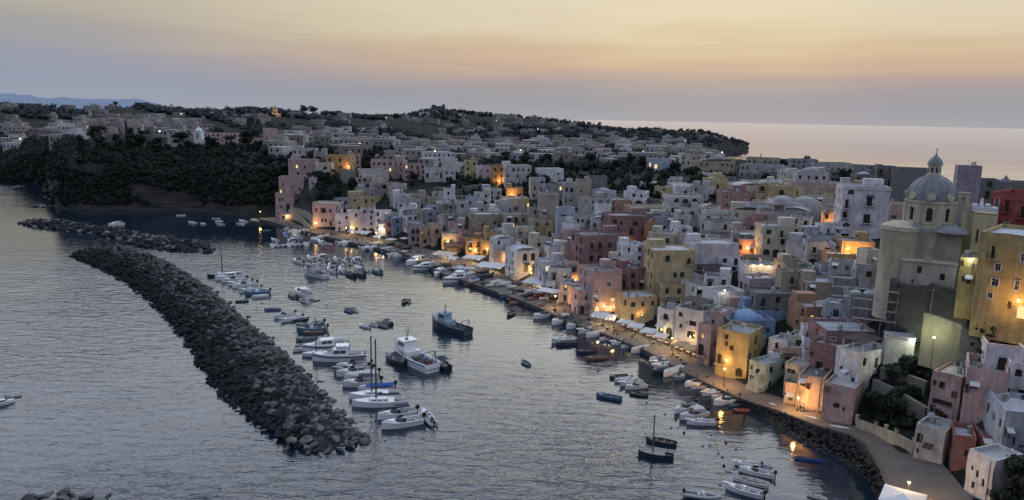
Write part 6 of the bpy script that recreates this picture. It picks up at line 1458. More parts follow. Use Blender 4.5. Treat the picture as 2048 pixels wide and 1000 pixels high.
def p_trawler(key, mh, up, L=15.0, trim=M_HB):
    e = boat_root('fishing_boat'); st = hull_shape(L, L*.31, 1.75, .6, .9, .84, .75, 14); make_hull(st, mh, e, .22)
    mb = MB()
    for s in (1, -1):
        vs = []
        for x, b, z, k in st: vs += [(x, s*(b+.03), z-.30), (x, s*(b+.035), z-.04)]
        mb.add(vs, [(2*i, 2*i+2, 2*i+3, 2*i+1) for i in range(len(st)-1)])
    x, b, z, k = st[0]
    for i in range(9): mb.box(x-.03, -b*.8+b*1.6*i/8, .35, .04, .16, .55)
    mb.build('hull_trim', trim, e)
    deck_poly(st, 0, 8, 1.0, .2).build('work_deck', M_DK, e); mb = deck_poly(st, 8, 14, 0, .1, zf='sheer'); side_wall(mb, st, 8, 1.0, .15); mb.build('foredeck', M_DK, e)
    x8 = st[8][0]; zf = st[8][2]; w = L*.115
    MB().box(x8+.3, 0, 1.0, 4.0, w*2, zf+.7-1.0).build('deckhouse', up, e)
    MB().box(x8+1.1, 0, zf+.7, 2.7, w*1.8, 1.9, 0, .93).box(x8+1.1, 0, zf+2.6, 3.1, w*2, .12).build('wheelhouse', up, e); g = MB()
    for i in range(4): g.box(x8+2.47, -w*.63+i*w*.42, zf+1.5, .06, w*.34, .65)
    for s in (1, -1):
        for i in range(3): g.box(x8+.4+i*.75, s*w*.885, zf+1.5, .55, .06, .65)
    g.build('wheelhouse_window', M_WS, e); g = MB()
    for s in (1, -1):
        for i in range(2): g.lathe([(.22, 0), (.22, .02)], n=8)
    mm = MB().bar((x8+.9, 0, zf+2.7), (x8+.7, 0, zf+5.4), .09, 6).bar((x8+.75, -1.0, zf+4.4), (x8+.75, 1.0, zf+4.4), .05, 5).bar((x8+.8, .5, zf+4.4), (x8+.8, .5, zf+5.5), .03, 4).bar((x8+.8, -.6, zf+4.4), (x8+.8, -.6, zf+5.2), .03, 4).box(x8+1.2, 0, zf+3.5, .7, .12, .16).lathe([(.3, zf+2.9), (.34, zf+3.1), (.2, zf+3.3)], x8+.3, .7, 8); mm.build('mast', M_MAST, e)
    gx = -L*.40; ga = MB()
    for s in (1, -1): ga.bar((gx, s*w*1.0, 1.0), (gx-.3, s*w*.8, 4.0), .11, 6).bar((gx+1.6, s*w, 1.0), (gx-.3, s*w*.8, 4.0), .07, 5)
    ga.bar((gx-.3, -w*.8, 4.0), (gx-.3, w*.8, 4.0), .11, 6); ga.build('gantry', trim if trim is M_HB else M_MAST, e)
    MB().bar((-1.5, -.8, 1.5), (-1.5, .8, 1.5), .45, 10).box(-1.5, -.95, 1.0, .8, .1, 1.0).box(-1.5, .95, 1.0, .8, .1, 1.0).build('winch', M_MAST, e); nt = MB()
    r = random.Random(4)
    for i in range(9): nt.lathe([(.5, 1.0), (.55, 1.2), (.35, 1.5), (.01, 1.6)], r.uniform(gx+.5, -2.4), r.uniform(-1.1, 1.1), 7)
    nt.build('fishing_net', mat('net_brown', (.10, .06, .04), var=.5, scale=4), e)
    for i in range(7): MB().box(r.uniform(gx+.3, -1.0), r.choice([-1.5, 1.5])+r.uniform(-.2, .2), 1.0, .7, .5, .35+r.random()*.3).build('fish_crate', M_CANW if i % 2 else M_HB, e)
    rl = MB()
    for s in (1, -1):
        pr = [(x, s*max(0, b-.1), z) for x, b, z, k in st[8:]]; rl.tube([(a, b, c+.8) for a, b, c in pr], .03, 4); rl.tube([(a, b, c+.4) for a, b, c in pr], .02, 4)
        for a, b, c in pr: rl.bar((a, b, c), (a, b, c+.8), .025, 3)
    rl.build('bow_rail', M_TANK, e)
    for s in (-1, 1):
        o = MB().lathe([(.32, -.08), (.4, 0), (.32, .08), (.24, 0), (.32, -.08)], n=12); o.v = [(x8+.3+x, s*(w+.06)+z, zf+.2+y) for x, y, z in o.v]; o.build('life_ring', mat('ring_orange', (.7, .2, .05)), e)
    PROTO[key] = (e, L)
p_row('row_b', M_HB); p_row('row_w', M_HW); p_row('row_d', M_HD); p_row('row_t', M_HT, M_DKW); p_row('row_g', M_HG); p_row('row_r', M_RED)
p_motor('mot_w', M_HW); p_motor('mot_wc', M_HW, M_CANV); p_motor('mot_ww', M_HW, M_CANW); p_motor('con_w', M_HW, console=True); p_motor('con_b', M_HB, console=True); p_motor('con_d', M_HD, M_CANV, console=True); p_motor('con_g', M_HG, console=True)
p_motor('cov_w', M_HW, cover=M_CANW, screen=False); p_motor('cov_b', M_HW, cover=M_CANB, screen=False); p_motor('cov_d', M_HD, cover=M_CANV, screen=False); p_rib('rib'); p_cruiser('cru'); p_cruiser('fly', fly=True); p_cruiser('cru2', stripe=False)
p_sail('sail_w', M_HW, boomc=M_CANV); p_sail('sail_d', M_HD, L=12, mast=12.5, dark=True); p_sail('sail_t', M_HD, L=7.5, mast=9.5, bald=True, dark=True, boomc=M_CANW)
p_trawler('tra_a', M_HW, M_HW); p_trawler('tra_b', M_HD, mat('superstructure_blue', (.25, .36, .46), var=.2)); p_trawler('tra_c', M_HW, mat('superstructure_grey', (.42, .44, .45), var=.25), trim=M_HD)
USED = {}
DESC = {'row_b': 'open blue rowing boat', 'row_w': 'open white rowing boat', 'row_d': 'open dark rowing boat', 'row_t': 'brown wooden rowing boat', 'row_g': 'grey green rowing boat', 'row_r': 'dark red rowing boat', 'mot_w': 'white motor boat', 'mot_wc': 'dark canopied motor boat', 'mot_ww': 'pale canopied motor boat',
 'con_w': 'white console boat', 'con_b': 'blue console boat', 'con_d': 'dark canopied boat', 'con_g': 'greenish console boat', 'cov_w': 'white boat under a pale cover', 'cov_b': 'white boat under a blue cover', 'cov_d': 'dark boat under a dark cover', 'rib': 'grey inflatable boat',
 'cru': 'white cabin cruiser with a dark hull stripe', 'fly': 'white cabin cruiser with an upper bridge', 'cru2': 'plain white cabin cruiser', 'sail_w': 'white sailing boat with a bare mast', 'sail_d': 'dark hulled sailing boat with a tall bare mast', 'sail_t': 'small dark sailing boat with a short mast', 'tra_a': 'white fishing boat with blue trim', 'tra_b': 'dark fishing boat with a blue wheelhouse', 'tra_c': 'white fishing boat with a grey wheelhouse'}
def boat(key, bx, by, sx, sy, place='', label=None, group=None, z=0.0, tilt=0, L=None, zs=None):
    """bow and stern given as waterline points in the view"""
    e0, L0 = PROTO[key]; a = at_z(bx, by, z); b = at_z(sx, sy, z); d = a-b; ln = min(d.length, {'r': 5.6, 'm': 8.0, 'c': 7.5, 's': 13, 'f': 13, 't': 30}[key[0]] if key not in ('cru', 'cru2') else 11.5) if L is None else L; c = (a+b)/2
    if key not in USED: USED[key] = 1; e = e0
    else: e = copy_tree(e0)
    s = ln/L0; ss = s if zs is None else zs; e.scale = (s, ss*.5+s*.5 if s < 1.6 else s, ss); e.location = (c.x, c.y, z+rnd.uniform(-.03, .03)+(0.25 if z > .5 else 0)); e.rotation_euler = (R(tilt), 0, math.atan2(d.y, d.x)); BOATN[0] += 1
    for k in ('label', 'group'):
        if k in e: del e[k]
    cat = {'r': 'rowing boat', 'm': 'motor boat', 'c': 'motor boat', 't': 'fishing boat', 's': 'sailing boat', 'f': 'cabin cruiser'}[key[0]]
    if key == 'rib': cat = 'inflatable boat'
    if key in ('cru', 'cru2'): cat = 'cabin cruiser'
    if label: tag(e, label, cat, group)
    else: later_label(e, (bx+sx)/2, DESC[key]+' '+place, cat, group or 'boats '+place)
    return e
def zb(ox, oy, s):
    return lambda key, a, b, c, d, *r, **k: boat(key, ox+a/s, oy+b/s, ox+c/s, oy+d/s, *r, **k)
TOLABEL.clear()
# moored beside the breakwater
pl = 'in the line off the breakwater'; Z = zb(400, 480, 3.334)
Z('sail_d', 48, 248, 275, 238, label='dark sailing boat with a tall mast at the far end of the line', group='sailing boats'); Z('cru2', 100, 268, 305, 252, pl); Z('mot_w', 118, 284, 330, 268, pl); Z('con_w', 180, 305, 352, 290, pl); Z('mot_w', 205, 322, 385, 300, pl); Z('row_g', 230, 338, 400, 318, pl)
Z('con_w', 265, 350, 405, 332, pl); Z('con_b', 300, 368, 462, 355, pl); Z('cov_w', 345, 390, 455, 378, pl); Z('row_d', 235, 416, 325, 412, pl); Z('row_b', 428, 468, 540, 468, pl)
pl = 'near the middle of the breakwater'
Z('mot_w', 493, 525, 630, 502, pl); Z('con_w', 540, 548, 680, 525, pl); Z('cov_d', 620, 550, 720, 535, pl); Z('con_g', 640, 590, 825, 565, pl); Z('con_b', 650, 614, 845, 600, pl); Z('row_t', 665, 628, 850, 618, pl); Z('row_g', 628, 675, 795, 655, pl); Z('row_d', 620, 728, 790, 700, pl); Z('row_w', 618, 745, 760, 720, pl)
Z('cru', 672, 742, 1005, 712, label='white cabin cruiser with a radar arch beside the thin masted sloop', group='cabin cruisers by the breakwater')
Z('sail_w', 680, 775, 900, 762, label='low white sloop whose thin mast rises mid breakwater', group='sailing boats')
Z('fly', 750, 805, 1110, 790, label='largest white cabin cruiser, with wide side windows, off the breakwater', group='cabin cruisers by the breakwater')
Z = zb(560, 700, 4.1675); pl = 'in the near cluster off the breakwater'
Z('mot_wc', 470, 158, 750, 140, pl); Z('con_g', 440, 190, 740, 165, pl); Z('mot_w', 428, 225, 800, 178, pl); Z('cov_w', 530, 248, 820, 212, pl); Z('mot_wc', 500, 305, 850, 282, pl); Z('row_b', 590, 350, 880, 315, pl); Z('cov_b', 640, 350, 965, 318, pl); Z('sail_w', 575, 408, 1015, 385, label='white sloop with a slightly shorter mast, second nearest the breakwater head', group='sailing boats')
Z('sail_w', 600, 468, 1070, 450, label='white sloop with the tallest mast and dark boom cover, near the breakwater head', group='sailing boats')
Z('mot_wc', 812, 580, 1130, 530, pl); Z('mot_w', 835, 660, 1195, 600, label='white motor boat with a black side stripe, nearest the breakwater head', group='motor boats'); Z('rib', 1200, 540, 1285, 640, pl); Z('con_w', 1190, 525, 1262, 610, pl)
# left edge and the far cove
boat('cru2', 30, 803, -22, 815, label='white cabin boat cut by the left edge of the view'); boat('rib', 44, 792, 12, 796, label='small grey inflatable beside the boat at the left edge')
boat('cru2', 216, 452, 248, 449, label='lone pale cabin boat lying behind the far breakwater')
pl = 'in the dark cliff cove'
for k, x, y, w in (('row_w', 362, 432, 18), ('con_w', 385, 446, 16), ('cov_w', 406, 448, 12), ('row_w', 432, 438, 16), ('cov_w', 438, 444, 16), ('con_w', 442, 450, 16), ('row_w', 480, 448, 14), ('con_w', 486, 443, 16), ('cov_w', 508, 440, 14), ('row_w', 512, 441, 12), ('row_g', 533, 462, 16)): boat(k, x-w/2, y, x+w/2, y+rnd.uniform(-1, 2), pl)
boat('con_w', 543, 480, 556, 483, 'drifting off the lamp at the quay end'); boat('row_w', 548, 486, 552, 491, 'drifting off the lamp at the quay end'); boat('cov_b', 567, 470, 578, 474, 'drifting off the lamp at the quay end'); boat('con_w', 585, 473, 604, 479, 'drifting off the lamp at the quay end')
# pontoon row of inflatables
pl = 'in the tight pontoon row'; 
for i, x in enumerate((545, 556, 567, 578, 589, 600, 611)): boat('rib' if i % 3 else 'con_w', x-3, 499-i*.6, x+5, 489-i*.6, pl)
boat('mot_ww', 569, 482, 600, 490, pl); boat('cov_w', 612, 478, 650, 486, pl); boat('con_w', 634, 483, 652, 492, pl)
# central cluster
pl = 'in the crowded central cluster'; Z = zb(520, 400, 4.1675)
for k, a, b, c, d in (('mot_w', 275, 510, 370, 540), ('con_w', 385, 480, 470, 520), ('mot_ww', 455, 470, 590, 525), ('row_w', 490, 515, 545, 560), ('mot_w', 555, 545, 660, 590), ('con_w', 600, 480, 690, 545), ('rib', 650, 520, 735, 590), ('mot_w', 690, 490, 770, 560), ('con_g', 720, 480, 830, 530), ('mot_ww', 760, 500, 865, 545), ('cov_w', 780, 560, 870, 600), ('con_w', 640, 570, 735, 625), ('cov_d', 705, 610, 800, 650), ('con_d', 790, 600, 885, 650), ('rib', 850, 570, 930, 620), ('con_g', 920, 580, 1020, 620), ('mot_w', 560, 580, 640, 615)): Z(k, a, b, c, d, pl)
Z('tra_c', 322, 595, 600, 665, '', label='white fishing boat with a grey wheelhouse below the central cluster', group='fishing boats', L=13)
# lone boats in the middle
pl = 'anchored alone in mid harbour'; Z = zb(520, 400, 4.1675)
Z('cru2', 285, 760, 432, 835, label='white cabin boat moored between two small skiffs, left of mid harbour', group='cabin cruisers in mid harbour'); Z('con_g', 232, 795, 305, 820, 'beside the cabin boat left of mid harbour'); Z('row_w', 335, 835, 400, 862, 'beside the cabin boat left of mid harbour'); Z('row_d', 445, 845, 500, 838, 'beside the cabin boat left of mid harbour')
Z('row_b', 700, 905, 768, 945, 'in the pair near the harbour centre'); Z('row_w', 755, 905, 812, 935, 'in the pair near the harbour centre'); Z('row_d', 1190, 872, 1215, 838, 'in the pair right of the harbour centre'); Z('row_g', 1240, 865, 1240, 835, 'in the pair right of the harbour centre')
Z = zb(400, 480, 3.334); pl = 'in the foursome left of the big trawler'
Z('con_w', 1062, 572, 1132, 590, pl); Z('row_w', 1128, 560, 1180, 580, pl); Z('row_g', 1158, 555, 1255, 590, pl); Z('con_d', 1210, 548, 1278, 572, pl)
boat('tra_b', 860, 648, 942, 672, label='blue and dark trawler lying right of the harbour centre', group='fishing boats', L=14.5)
boat('tra_a', 783, 705, 872, 748, label='big white trawler with striped stern in front of the harbour centre', group='fishing boats', L=17)
boat('con_d', 770, 716, 812, 732, label='squat work boat with a canopy tied to the left of the white trawler'); boat('con_d', 868, 722, 898, 742, label='dark open work boat tied to the right of the white trawler')
boat('row_d', 1012, 636, 1030, 624, label='dark boat under way leaving a wake near the hotel'); boat('row_b', 1043, 722, 1059, 733, label='small blue dinghy alone below the harbour centre')
# tied along the left quay
pl = 'tied to the left quay'; r_ = random.Random(3)
for i in range(30):
    t = i/29; x = 575+t*225; y = 458+t*52+(4*math.sin(i)); boat(r_.choice(['row_w', 'con_w', 'cov_w', 'row_w', 'cov_w', 'row_g', 'row_d']), x-9, y+4.5, x+9, y-1.5, pl)
for x, y in ((592, 474), (640, 480), (655, 487)): boat('row_w', x-8, y+1, x+8, y+3, 'just off the left quay')
# before the beach cafés
pl = 'off the café beach'; Z = zb(520, 400, 4.1675)
for k, a, b, c, d in (('mot_w', 745, 360, 850, 345), ('con_w', 800, 380, 930, 365), ('cov_w', 895, 385, 1030, 372), ('mot_w', 925, 410, 1050, 395), ('cov_w', 1005, 430, 1110, 410), ('con_g', 1060, 450, 1170, 430), ('mot_ww', 1110, 478, 1245, 462), ('cov_d', 1180, 500, 1270, 490), ('cru2', 1200, 548, 1390, 505), ('cru', 1270, 582, 1480, 565), ('con_w', 1445, 598, 1520, 590)): Z(k, a, b, c, d, pl)
pl = 'pulled up on the café beach'
for k, a, b, c, d in (('row_d', 1190, 420, 1265, 400), ('row_t', 1130, 400, 1180, 385), ('row_g', 1290, 440, 1340, 425), ('cov_w', 1480, 480, 1560, 500), ('row_t', 1500, 540, 1590, 545), ('row_d', 1060, 385, 1120, 372)): Z(k, a, b, c, d, pl, z=1.3)
pl = 'along the boat landing'; Z = zb(850, 400, 4.1675)
Z('fly', 148, 690, 395, 660, label='white double decked cruiser at the boat landing', group='cabin cruisers at the landing'); Z('cru2', 80, 640, 150, 600, pl); Z('row_t', 300, 720, 475, 700, pl); Z('row_b', 460, 755, 580, 735, pl); Z('cov_w', 585, 790, 700, 775, pl); Z('con_b', 625, 815, 800, 800, pl); Z('row_d', 640, 850, 830, 825, pl); Z('row_t', 655, 875, 870, 850, pl)
pl = 'hauled out on the boat landing'
for k, a, b, c, d in (('cov_w', 260, 600, 420, 590), ('cov_d', 250, 570, 330, 560), ('cov_d', 430, 630, 520, 610), ('cov_d', 440, 660, 560, 640), ('cov_w', 590, 700, 720, 715), ('row_d', 740, 760, 830, 770), ('cov_w', 830, 780, 930, 765), ('row_r', 900, 820, 1000, 800), ('row_w', 1110, 830, 1190, 815)): Z(k, a, b, c, d, pl, z=1.3)
r_ = random.Random(12); pl = 'crowded on the boat landing'
for i in range(26):
    t = i/25; x = 850+t*270; y = 530+t*72+r_.uniform(-9, 9); a = r_.uniform(-.6, .9); boat(r_.choice(['cov_w', 'cov_d', 'row_w', 'row_d', 'con_w', 'cov_b', 'row_g']), x-9, y+4*a, x+9, y-4*a, pl, z=1.3)
# before the pink hotel
pl = 'in the row before the pink hotel'
for k, a, b, c, d in (('mot_w', 1055, 640, 1118, 628), ('mot_ww', 1094, 652, 1150, 638), ('mot_w', 1122, 660, 1185, 648), ('con_w', 1150, 668, 1208, 660), ('cov_w', 1172, 675, 1212, 668), ('row_w', 1195, 682, 1236, 676), ('con_w', 1222, 690, 1262, 684), ('row_w', 1235, 698, 1282, 690), ('cov_w', 1262, 706, 1304, 698)): boat(k, a, b, c, d, pl)
pl = 'between the trawlers and the hotel'
for k, a, b, c, d in (('con_w', 1103, 686, 1150, 680), ('cov_d', 1112, 692, 1152, 688), ('row_d', 1153, 707, 1192, 702), ('row_t', 1170, 720, 1216, 716)): boat(k, a, b, c, d, pl)
# the long row under the right quay
pl = 'under the right quay'; Z = zb(1248, 600, 3.334)
for k, a, b, c, d in (('row_w', 0, 275, 78, 268), ('con_w', 22, 305, 150, 292), ('row_w', 66, 326, 155, 312), ('con_w', 70, 350, 192, 336), ('row_b', 165, 378, 270, 362), ('row_r', 180, 392, 290, 378), ('cov_w', 168, 415, 320, 398), ('con_w', 180, 438, 345, 418), ('con_w', 200, 462, 370, 438), ('cov_d', 185, 495, 330, 475), ('cov_w', 260, 515, 395, 468), ('con_b', 335, 538, 440, 505), ('row_b', 420, 515, 498, 500), ('row_w', 378, 490, 460, 474), ('mot_w', 405, 580, 545, 550), ('row_w', 440, 596, 590, 572), ('row_w', 520, 618, 628, 600), ('con_w', 520, 640, 660, 616), ('row_w', 582, 658, 700, 642), ('mot_w', 596, 702, 760, 672), ('row_b', 695, 712, 805, 694), ('row_r', 722, 745, 840, 740)): Z(k, a, b, c, d, pl)
pl = 'in the threesome off the golden house'
Z('mot_wc', 335, 760, 470, 712, pl); Z('mot_ww', 370, 800, 550, 765, pl); Z('con_w', 418, 825, 610, 828, pl)
Z = zb(1150, 700, 3.334); pl = 'left of the quay row'
for k, a, b, c, d in (('row_d', 230, 190, 350, 176), ('cov_w', 262, 215, 372, 198), ('con_w', 300, 240, 440, 215), ('mot_w', 335, 262, 475, 245), ('row_d', 362, 295, 487, 312)): Z(k, a, b, c, d, pl)
Z('row_b', 132, 305, 322, 338, label='sky blue open boat floating apart below the harbour centre', group='boats floating apart')
Z('row_d', 460, 600, 692, 640, label='dark open wooden boat with raised ends behind the dark masted boat', group='boats floating apart')
Z('sail_t', 420, 700, 658, 728, label='dark hulled boat with a single thin mast and white deck', group='sailing boats')
pl = 'in the group at the bottom right'
for k, a, b, c, d in (('con_w', 1065, 762, 1235, 778), ('row_w', 1000, 808, 1050, 815), ('mot_w', 1092, 805, 1322, 850), ('row_w', 1050, 862, 1298, 918), ('con_w', 1003, 920, 1252, 985), ('cov_b', 1235, 770, 1308, 795)): Z(k, a, b, c, d, pl)
Z('rib', 1052, 1010, 668, 960, label='large grey and white inflatable with dark seats at the bottom edge', group='boats floating apart'); Z('row_w', 1548, 972, 1680, 1004, label='white boat cut by the bottom edge near the quay', group='boats floating apart')
def canoe():
    e = empty('canoe', (at_z(1619, 922, 0)), R(-12)); tag(e, 'slim bright blue canoe in the dark water under the quay', 'canoe'); st = hull_shape(5, .7, .32, .08, .1, .1, .3); make_hull(st, M_CANB, e, .05); deck_poly(st, 1, 11, .1, .06).build('floor', M_HD, e); MB().box(0, 0, .1, .3, .5, .1).build('seat', M_HD, e)
canoe()
for i, (x, y, dx, dy) in enumerate(((1556, 813, 18, 5), (1630, 838, 22, 5), (1680, 856, 22, 4))):
    p = at_z(x, y, [1.65, 2.3, 2.8][i]); q = at_z(x+dx, y+dy, [1.65, 2.3, 2.8][i]); d = q-p; e = empty('kayak', p, math.atan2(d.y, d.x)); tag(e, ['white kayak lying on the quay left of the quay lantern', 'white kayak on the quay beside the pink oven house', 'white kayak farthest right on the quay edge'][i], 'kayak', 'kayaks on the quay'); st = hull_shape(3.8, .75, .25, .1, .1, .1, .15); make_hull(st, M_HW, e, .05); deck_poly(st, 0, 12, 0, .02, zf='sheer').build('deck', M_HW, e)
# buoys
bu = MB().lathe([(.01, -.2), (.25, -.1), (.3, .1), (.2, .3), (.05, .36), (.05, .5)], n=10).mesh('buoy', M_CANW, True); bu2 = bu.copy(); bu2.materials[0] = M_HD
r_ = random.Random(8)
for i, (x, y) in enumerate(((524,607),(513,616),(555,600),(610,600),(653,609),(1180,735),(1196,742),(1293,805),(1330,828),(1368,866),(1342,855),(1383,812),(1395,844),(1423,869),(1437,906),(1452,886),(1472,898),(1445,913),(1352,840),(1406,891),(1455,940),(1448,932),(770,880),(712,845),(590,700),(560,812-60),(1222,752),(1296,772),(1420,890),(1440,968))):
    o = inst('buoy', bu if i % 3 else bu2, None, at_z(x, y, 0)); o.scale = (.9,)*3; later_label(o, x, ('pale' if i % 3 else 'dark')+' mooring buoy bobbing in the harbour', 'buoy', 'mooring buoys')
print('boats', BOATN[0])

# ================================================================== along the waterfront
M_PAR = mat('parasol_white', (.66, .66, .67), rough=.85, var=.12, scale=1.0, objvar=.08); M_PARY = mat('parasol_ochre', (.55, .42, .24), rough=.85, var=.15, scale=1)
M_LAMPG = glow('lantern_glass', (1, .62, .20), 380.0)
def street_lamp(px, py_head, label, base_z, power=520, h=None, py_base=None):
    b = at_z(px, py_base, base_z); D = math.hypot(b.x, b.y); t = ray(px, py_head); h = EYE+D*t.z/math.hypot(t.x, t.y)-b.z; h = max(2.8, min(h, 6))
    e = empty('street_lamp', b); tag(e, label, 'street lamp', 'street lamps on the quay')
    MB().lathe([(.16, 0), (.16, .25), (.09, .4), (.07, h*.6), (.05, h-.45)], n=8).bar((0, 0, h*.8), (.3, 0, h*.8), .025, 4).build('post', M_RAIL, e)
    MB().lathe([(.03, h+.32), (.1, h+.25), (.26, h+.16)], n=8).bar((0, 0, h-.5), (0, 0, h-.2), .05, 6).build('lamp_cap', M_RAIL, e)
    MB().lathe([(.1, h-.22), (.19, h-.05), (.19, h+.1), (.1, h+.16)], n=10).build('lantern', M_LAMPG, e, True)
    point_light(b+Vector((-.5, -.6, h-.1)), power, (1, .52, .16), .2)
street_lamp(521, 423, 'lit street lamp at the very end of the left quay', 1.3, 500, py_base=436)
street_lamp(633, 446, 'lit street lamp in front of the square pink house', 1.3, 420, py_base=462)
street_lamp(950, 502, 'lit street lamp by the glowing orange house', 1.4, 420, py_base=520)
street_lamp(1062, 546, 'lit street lamp behind the widest awning', 1.4, 300, py_base=562)
street_lamp(693, 456, 'lit street lamp left of the restaurant awnings', 1.3, 420, py_base=470)
street_lamp(753, 466, 'lit street lamp by the bright café', 1.3, 420, py_base=482)
street_lamp(895, 484, 'lit street lamp above the beach awning', 1.6, 300, py_base=502)
street_lamp(1110, 592, 'lit street lamp between the big white awning and the pink hotel', 1.4, 700, py_base=614)
street_lamp(1228, 633, 'lit street lamp under the hotel parasols', 1.4, 420, py_base=656)
street_lamp(1343, 676, 'lit street lamp between the white and ochre parasols', 1.4, 600, py_base=700)
street_lamp(1447, 737, 'lit street lamp in front of the golden house', 1.4, 1100, py_base=770)
street_lamp(1594, 800, 'lit street lamp in front of the peeling salmon house', 2.2, 1100, py_base=822)
street_lamp(1813, 963, 'blazing street lamp at the bottom of the lane, lower right', 4.3, 800, py_base=1008)
def parasol(px, py, w, label, base=1.4, cloth=None, d=None, kind='parasol', h=2.7, glowp=0, gc=(1, .75, .4)):
    cloth = cloth or M_PAR; c = at_z(px, py, base+h); wm = w*depth(c)/F; d = d or wm; r = random.Random(int(px*7+py)); rz = R(r.uniform(-35, -20))
    e = empty(kind, (c.x, c.y, base), rz); tag(e, label, kind, kind+'s on the waterfront')
    if kind == 'parasol':
        hw, hd = wm/2, d/2; n = 8; vs = [(0, 0, h+.5)]+[(hw*x, hd*y, h-(.06 if i % 2 else 0)) for i, (x, y) in enumerate(((-1, -1), (0, -1), (1, -1), (1, 0), (1, 1), (0, 1), (-1, 1), (-1, 0)))]+[(hw*x, hd*y, h-.28) for x, y in ((-1, -1), (0, -1), (1, -1), (1, 0), (1, 1), (0, 1), (-1, 1), (-1, 0))]
        MB().add(vs, [(0, 1+i, 1+(i+1) % 8) for i in range(8)]+[(1+i, 9+i, 9+(i+1) % 8, 1+(i+1) % 8) for i in range(8)]).build('canopy', cloth, e)
        MB().bar((0, 0, 0), (0, 0, h+.6), .045, 6).box(0, 0, 0, .6, .6, .1).build('pole', M_RAIL, e)
    else:
        hw, hd = wm/2, d/2; n = max(3, int(wm/1.6)); mb = MB(); vs = []
        for i in range(n*2+1):
            x = -hw+wm*i/(n*2); z = h+(.10 if i % 2 else 0); vs += [(x, -hd, z-.25), (x, 0, z+.12), (x, hd, z+.3)]
        mb.add(vs, [(3*i+j, 3*i+3+j, 3*i+4+j, 3*i+1+j) for i in range(2*n) for j in range(2)]); mb.add([(-hw, -hd, h-.25), (hw, -hd, h-.25), (hw, -hd, h-.55), (-hw, -hd, h-.55)], [(0, 1, 2, 3)]); mb.build('canopy', cloth, e)
        po = MB()
        for x in (-hw+.1, 0, hw-.1):
            for y in (-hd+.1, hd-.1): po.bar((x, y, 0), (x, y, h-.2), .04, 5)
        po.build('post', M_RAIL, e)
        for i in range(3):
            g = MB().lathe([(.01, h-.65), (.13, h-.55), (.13, h-.45), (.01, h-.38)], -hw*.7+i*hw*.7, -hd*.5, 8).build('hanging_lamp', glow('awning_lamp', (1, .8, .5), 30), e)
    if glowp: point_light(Vector((c.x, c.y, base+h-.75)), glowp, gc, .3)
    return c
P = parasol
P(726, 464, 34, 'white café awning on the left quay', kind='awning', d=4, glowp=180); P(703, 461, 12, 'small white awning beside the left café awning', kind='awning', d=3)
P(782, 478, 17, 'white parasol by the bright café'); P(809, 476, 14, 'white parasol at the foot of the grey stair'); P(757, 472, 18, 'low white awning under the floodlit café front', kind='awning', d=4, glowp=220, gc=(1, .85, .5))
P(889, 507, 46, 'lamplit awning over the beach tables', kind='awning', d=6, glowp=900, cloth=mat('awning_warm', (.62, .52, .40), var=.15)); P(948, 514, 42, 'long café awning right of the beach tables', kind='awning', d=5, glowp=650); P(905, 516, 20, 'small awning in front of the lamplit one', kind='awning', d=3)
P(983, 530, 56, 'large white awning before the arched gable house', kind='awning', d=7, glowp=520); P(1026, 543, 18, 'single white parasol before the vault roofed house')
P(1076, 562, 54, 'widest white restaurant awning strung with bulbs', kind='awning', d=7, glowp=700, gc=(1, .9, .65)); P(1099, 580, 44, 'pointed white parasol roof by the quay lamp', d=5)
P(1191, 592, 9, 'round white parasol on the left wing terrace of the hotel', base=6.2, h=2.3); P(1199, 629, 30, 'pale awning at the hotel entrance', kind='awning', d=4, glowp=260); P(1222, 634, 22, 'second pale awning at the hotel entrance', kind='awning', d=4, glowp=200)
P(1250, 642, 26, 'white parasol just right of the hotel', d=4); P(1272, 650, 28, 'white parasol in the middle of the dining row', d=4.5, glowp=220, gc=(1, .85, .5)); P(1298, 660, 28, 'white parasol fourth in the dining row', d=4.5, glowp=240, gc=(1, .85, .5)); P(1322, 670, 26, 'white parasol beside the lit arcade', d=4.2, glowp=220, gc=(1, .9, .6))
P(1359, 686, 30, 'ochre parasol glowing under the lamp', cloth=M_PARY, d=4.5, glowp=260); P(1381, 694, 24, 'ochre grey parasol at the end of the dining row', cloth=M_PARY, d=4, glowp=160)
P(1806, 994, 78, 'large white parasol at the bottom edge under the blazing lamp', base=4.2, d=5.5)
for i, (x, y) in enumerate(((1681, 722), (1701, 728), (1712, 734))):
    c = at_d(x, y, 148); e = empty('closed_parasol', (c.x, c.y, c.z-1.2)); tag(e, 'closed white parasol on the terrace of the tall white house, %s' % ('left', 'middle', 'right')[i], 'parasol', 'closed parasols'); MB().lathe([(.05, 0), (.22, .2), (.25, .9), (.12, 2.0), (.02, 2.5)], n=8).build('canopy', M_PAR, e); MB().bar((0, 0, -1), (0, 0, .3), .03, 5).build('pole', M_RAIL, e)

# tables, chairs and people
def table_proto():
    e = empty('table', (0, 0, -50)); MB().box(0, 0, .72, .9, .9, .05).build('tabletop', M_PAR, e)
    for a in (-.36, .36):
        for b in (-.36, .36): MB().box(a, b, 0, .05, .05, .72).build('leg', M_RAIL, e)
    return e
def chair_proto():
    e = empty('chair', (0, 0, -50)); MB().box(0, 0, .43, .44, .44, .04).build('seat', M_WOODB, e); MB().box(0, .21, .5, .44, .04, .42).build('backrest', M_WOODB, e)
    for a in (-.19, .19):
        for b in (-.19, .19): MB().box(a, b, 0, .04, .04, .43).build('leg', M_WOODB, e)
    return e
SKIN = mat('skin', (.45, .29, .21), rough=.6, var=.1, scale=5)
CL = [mat('cloth_'+n, c, rough=.9, var=.2, scale=4) for n, c in (('white', (.6, .6, .6)), ('navy', (.04, .06, .12)), ('red', (.35, .06, .05)), ('black', (.02, .02, .025)), ('beige', (.42, .36, .28)), ('blue', (.12, .22, .4)))]
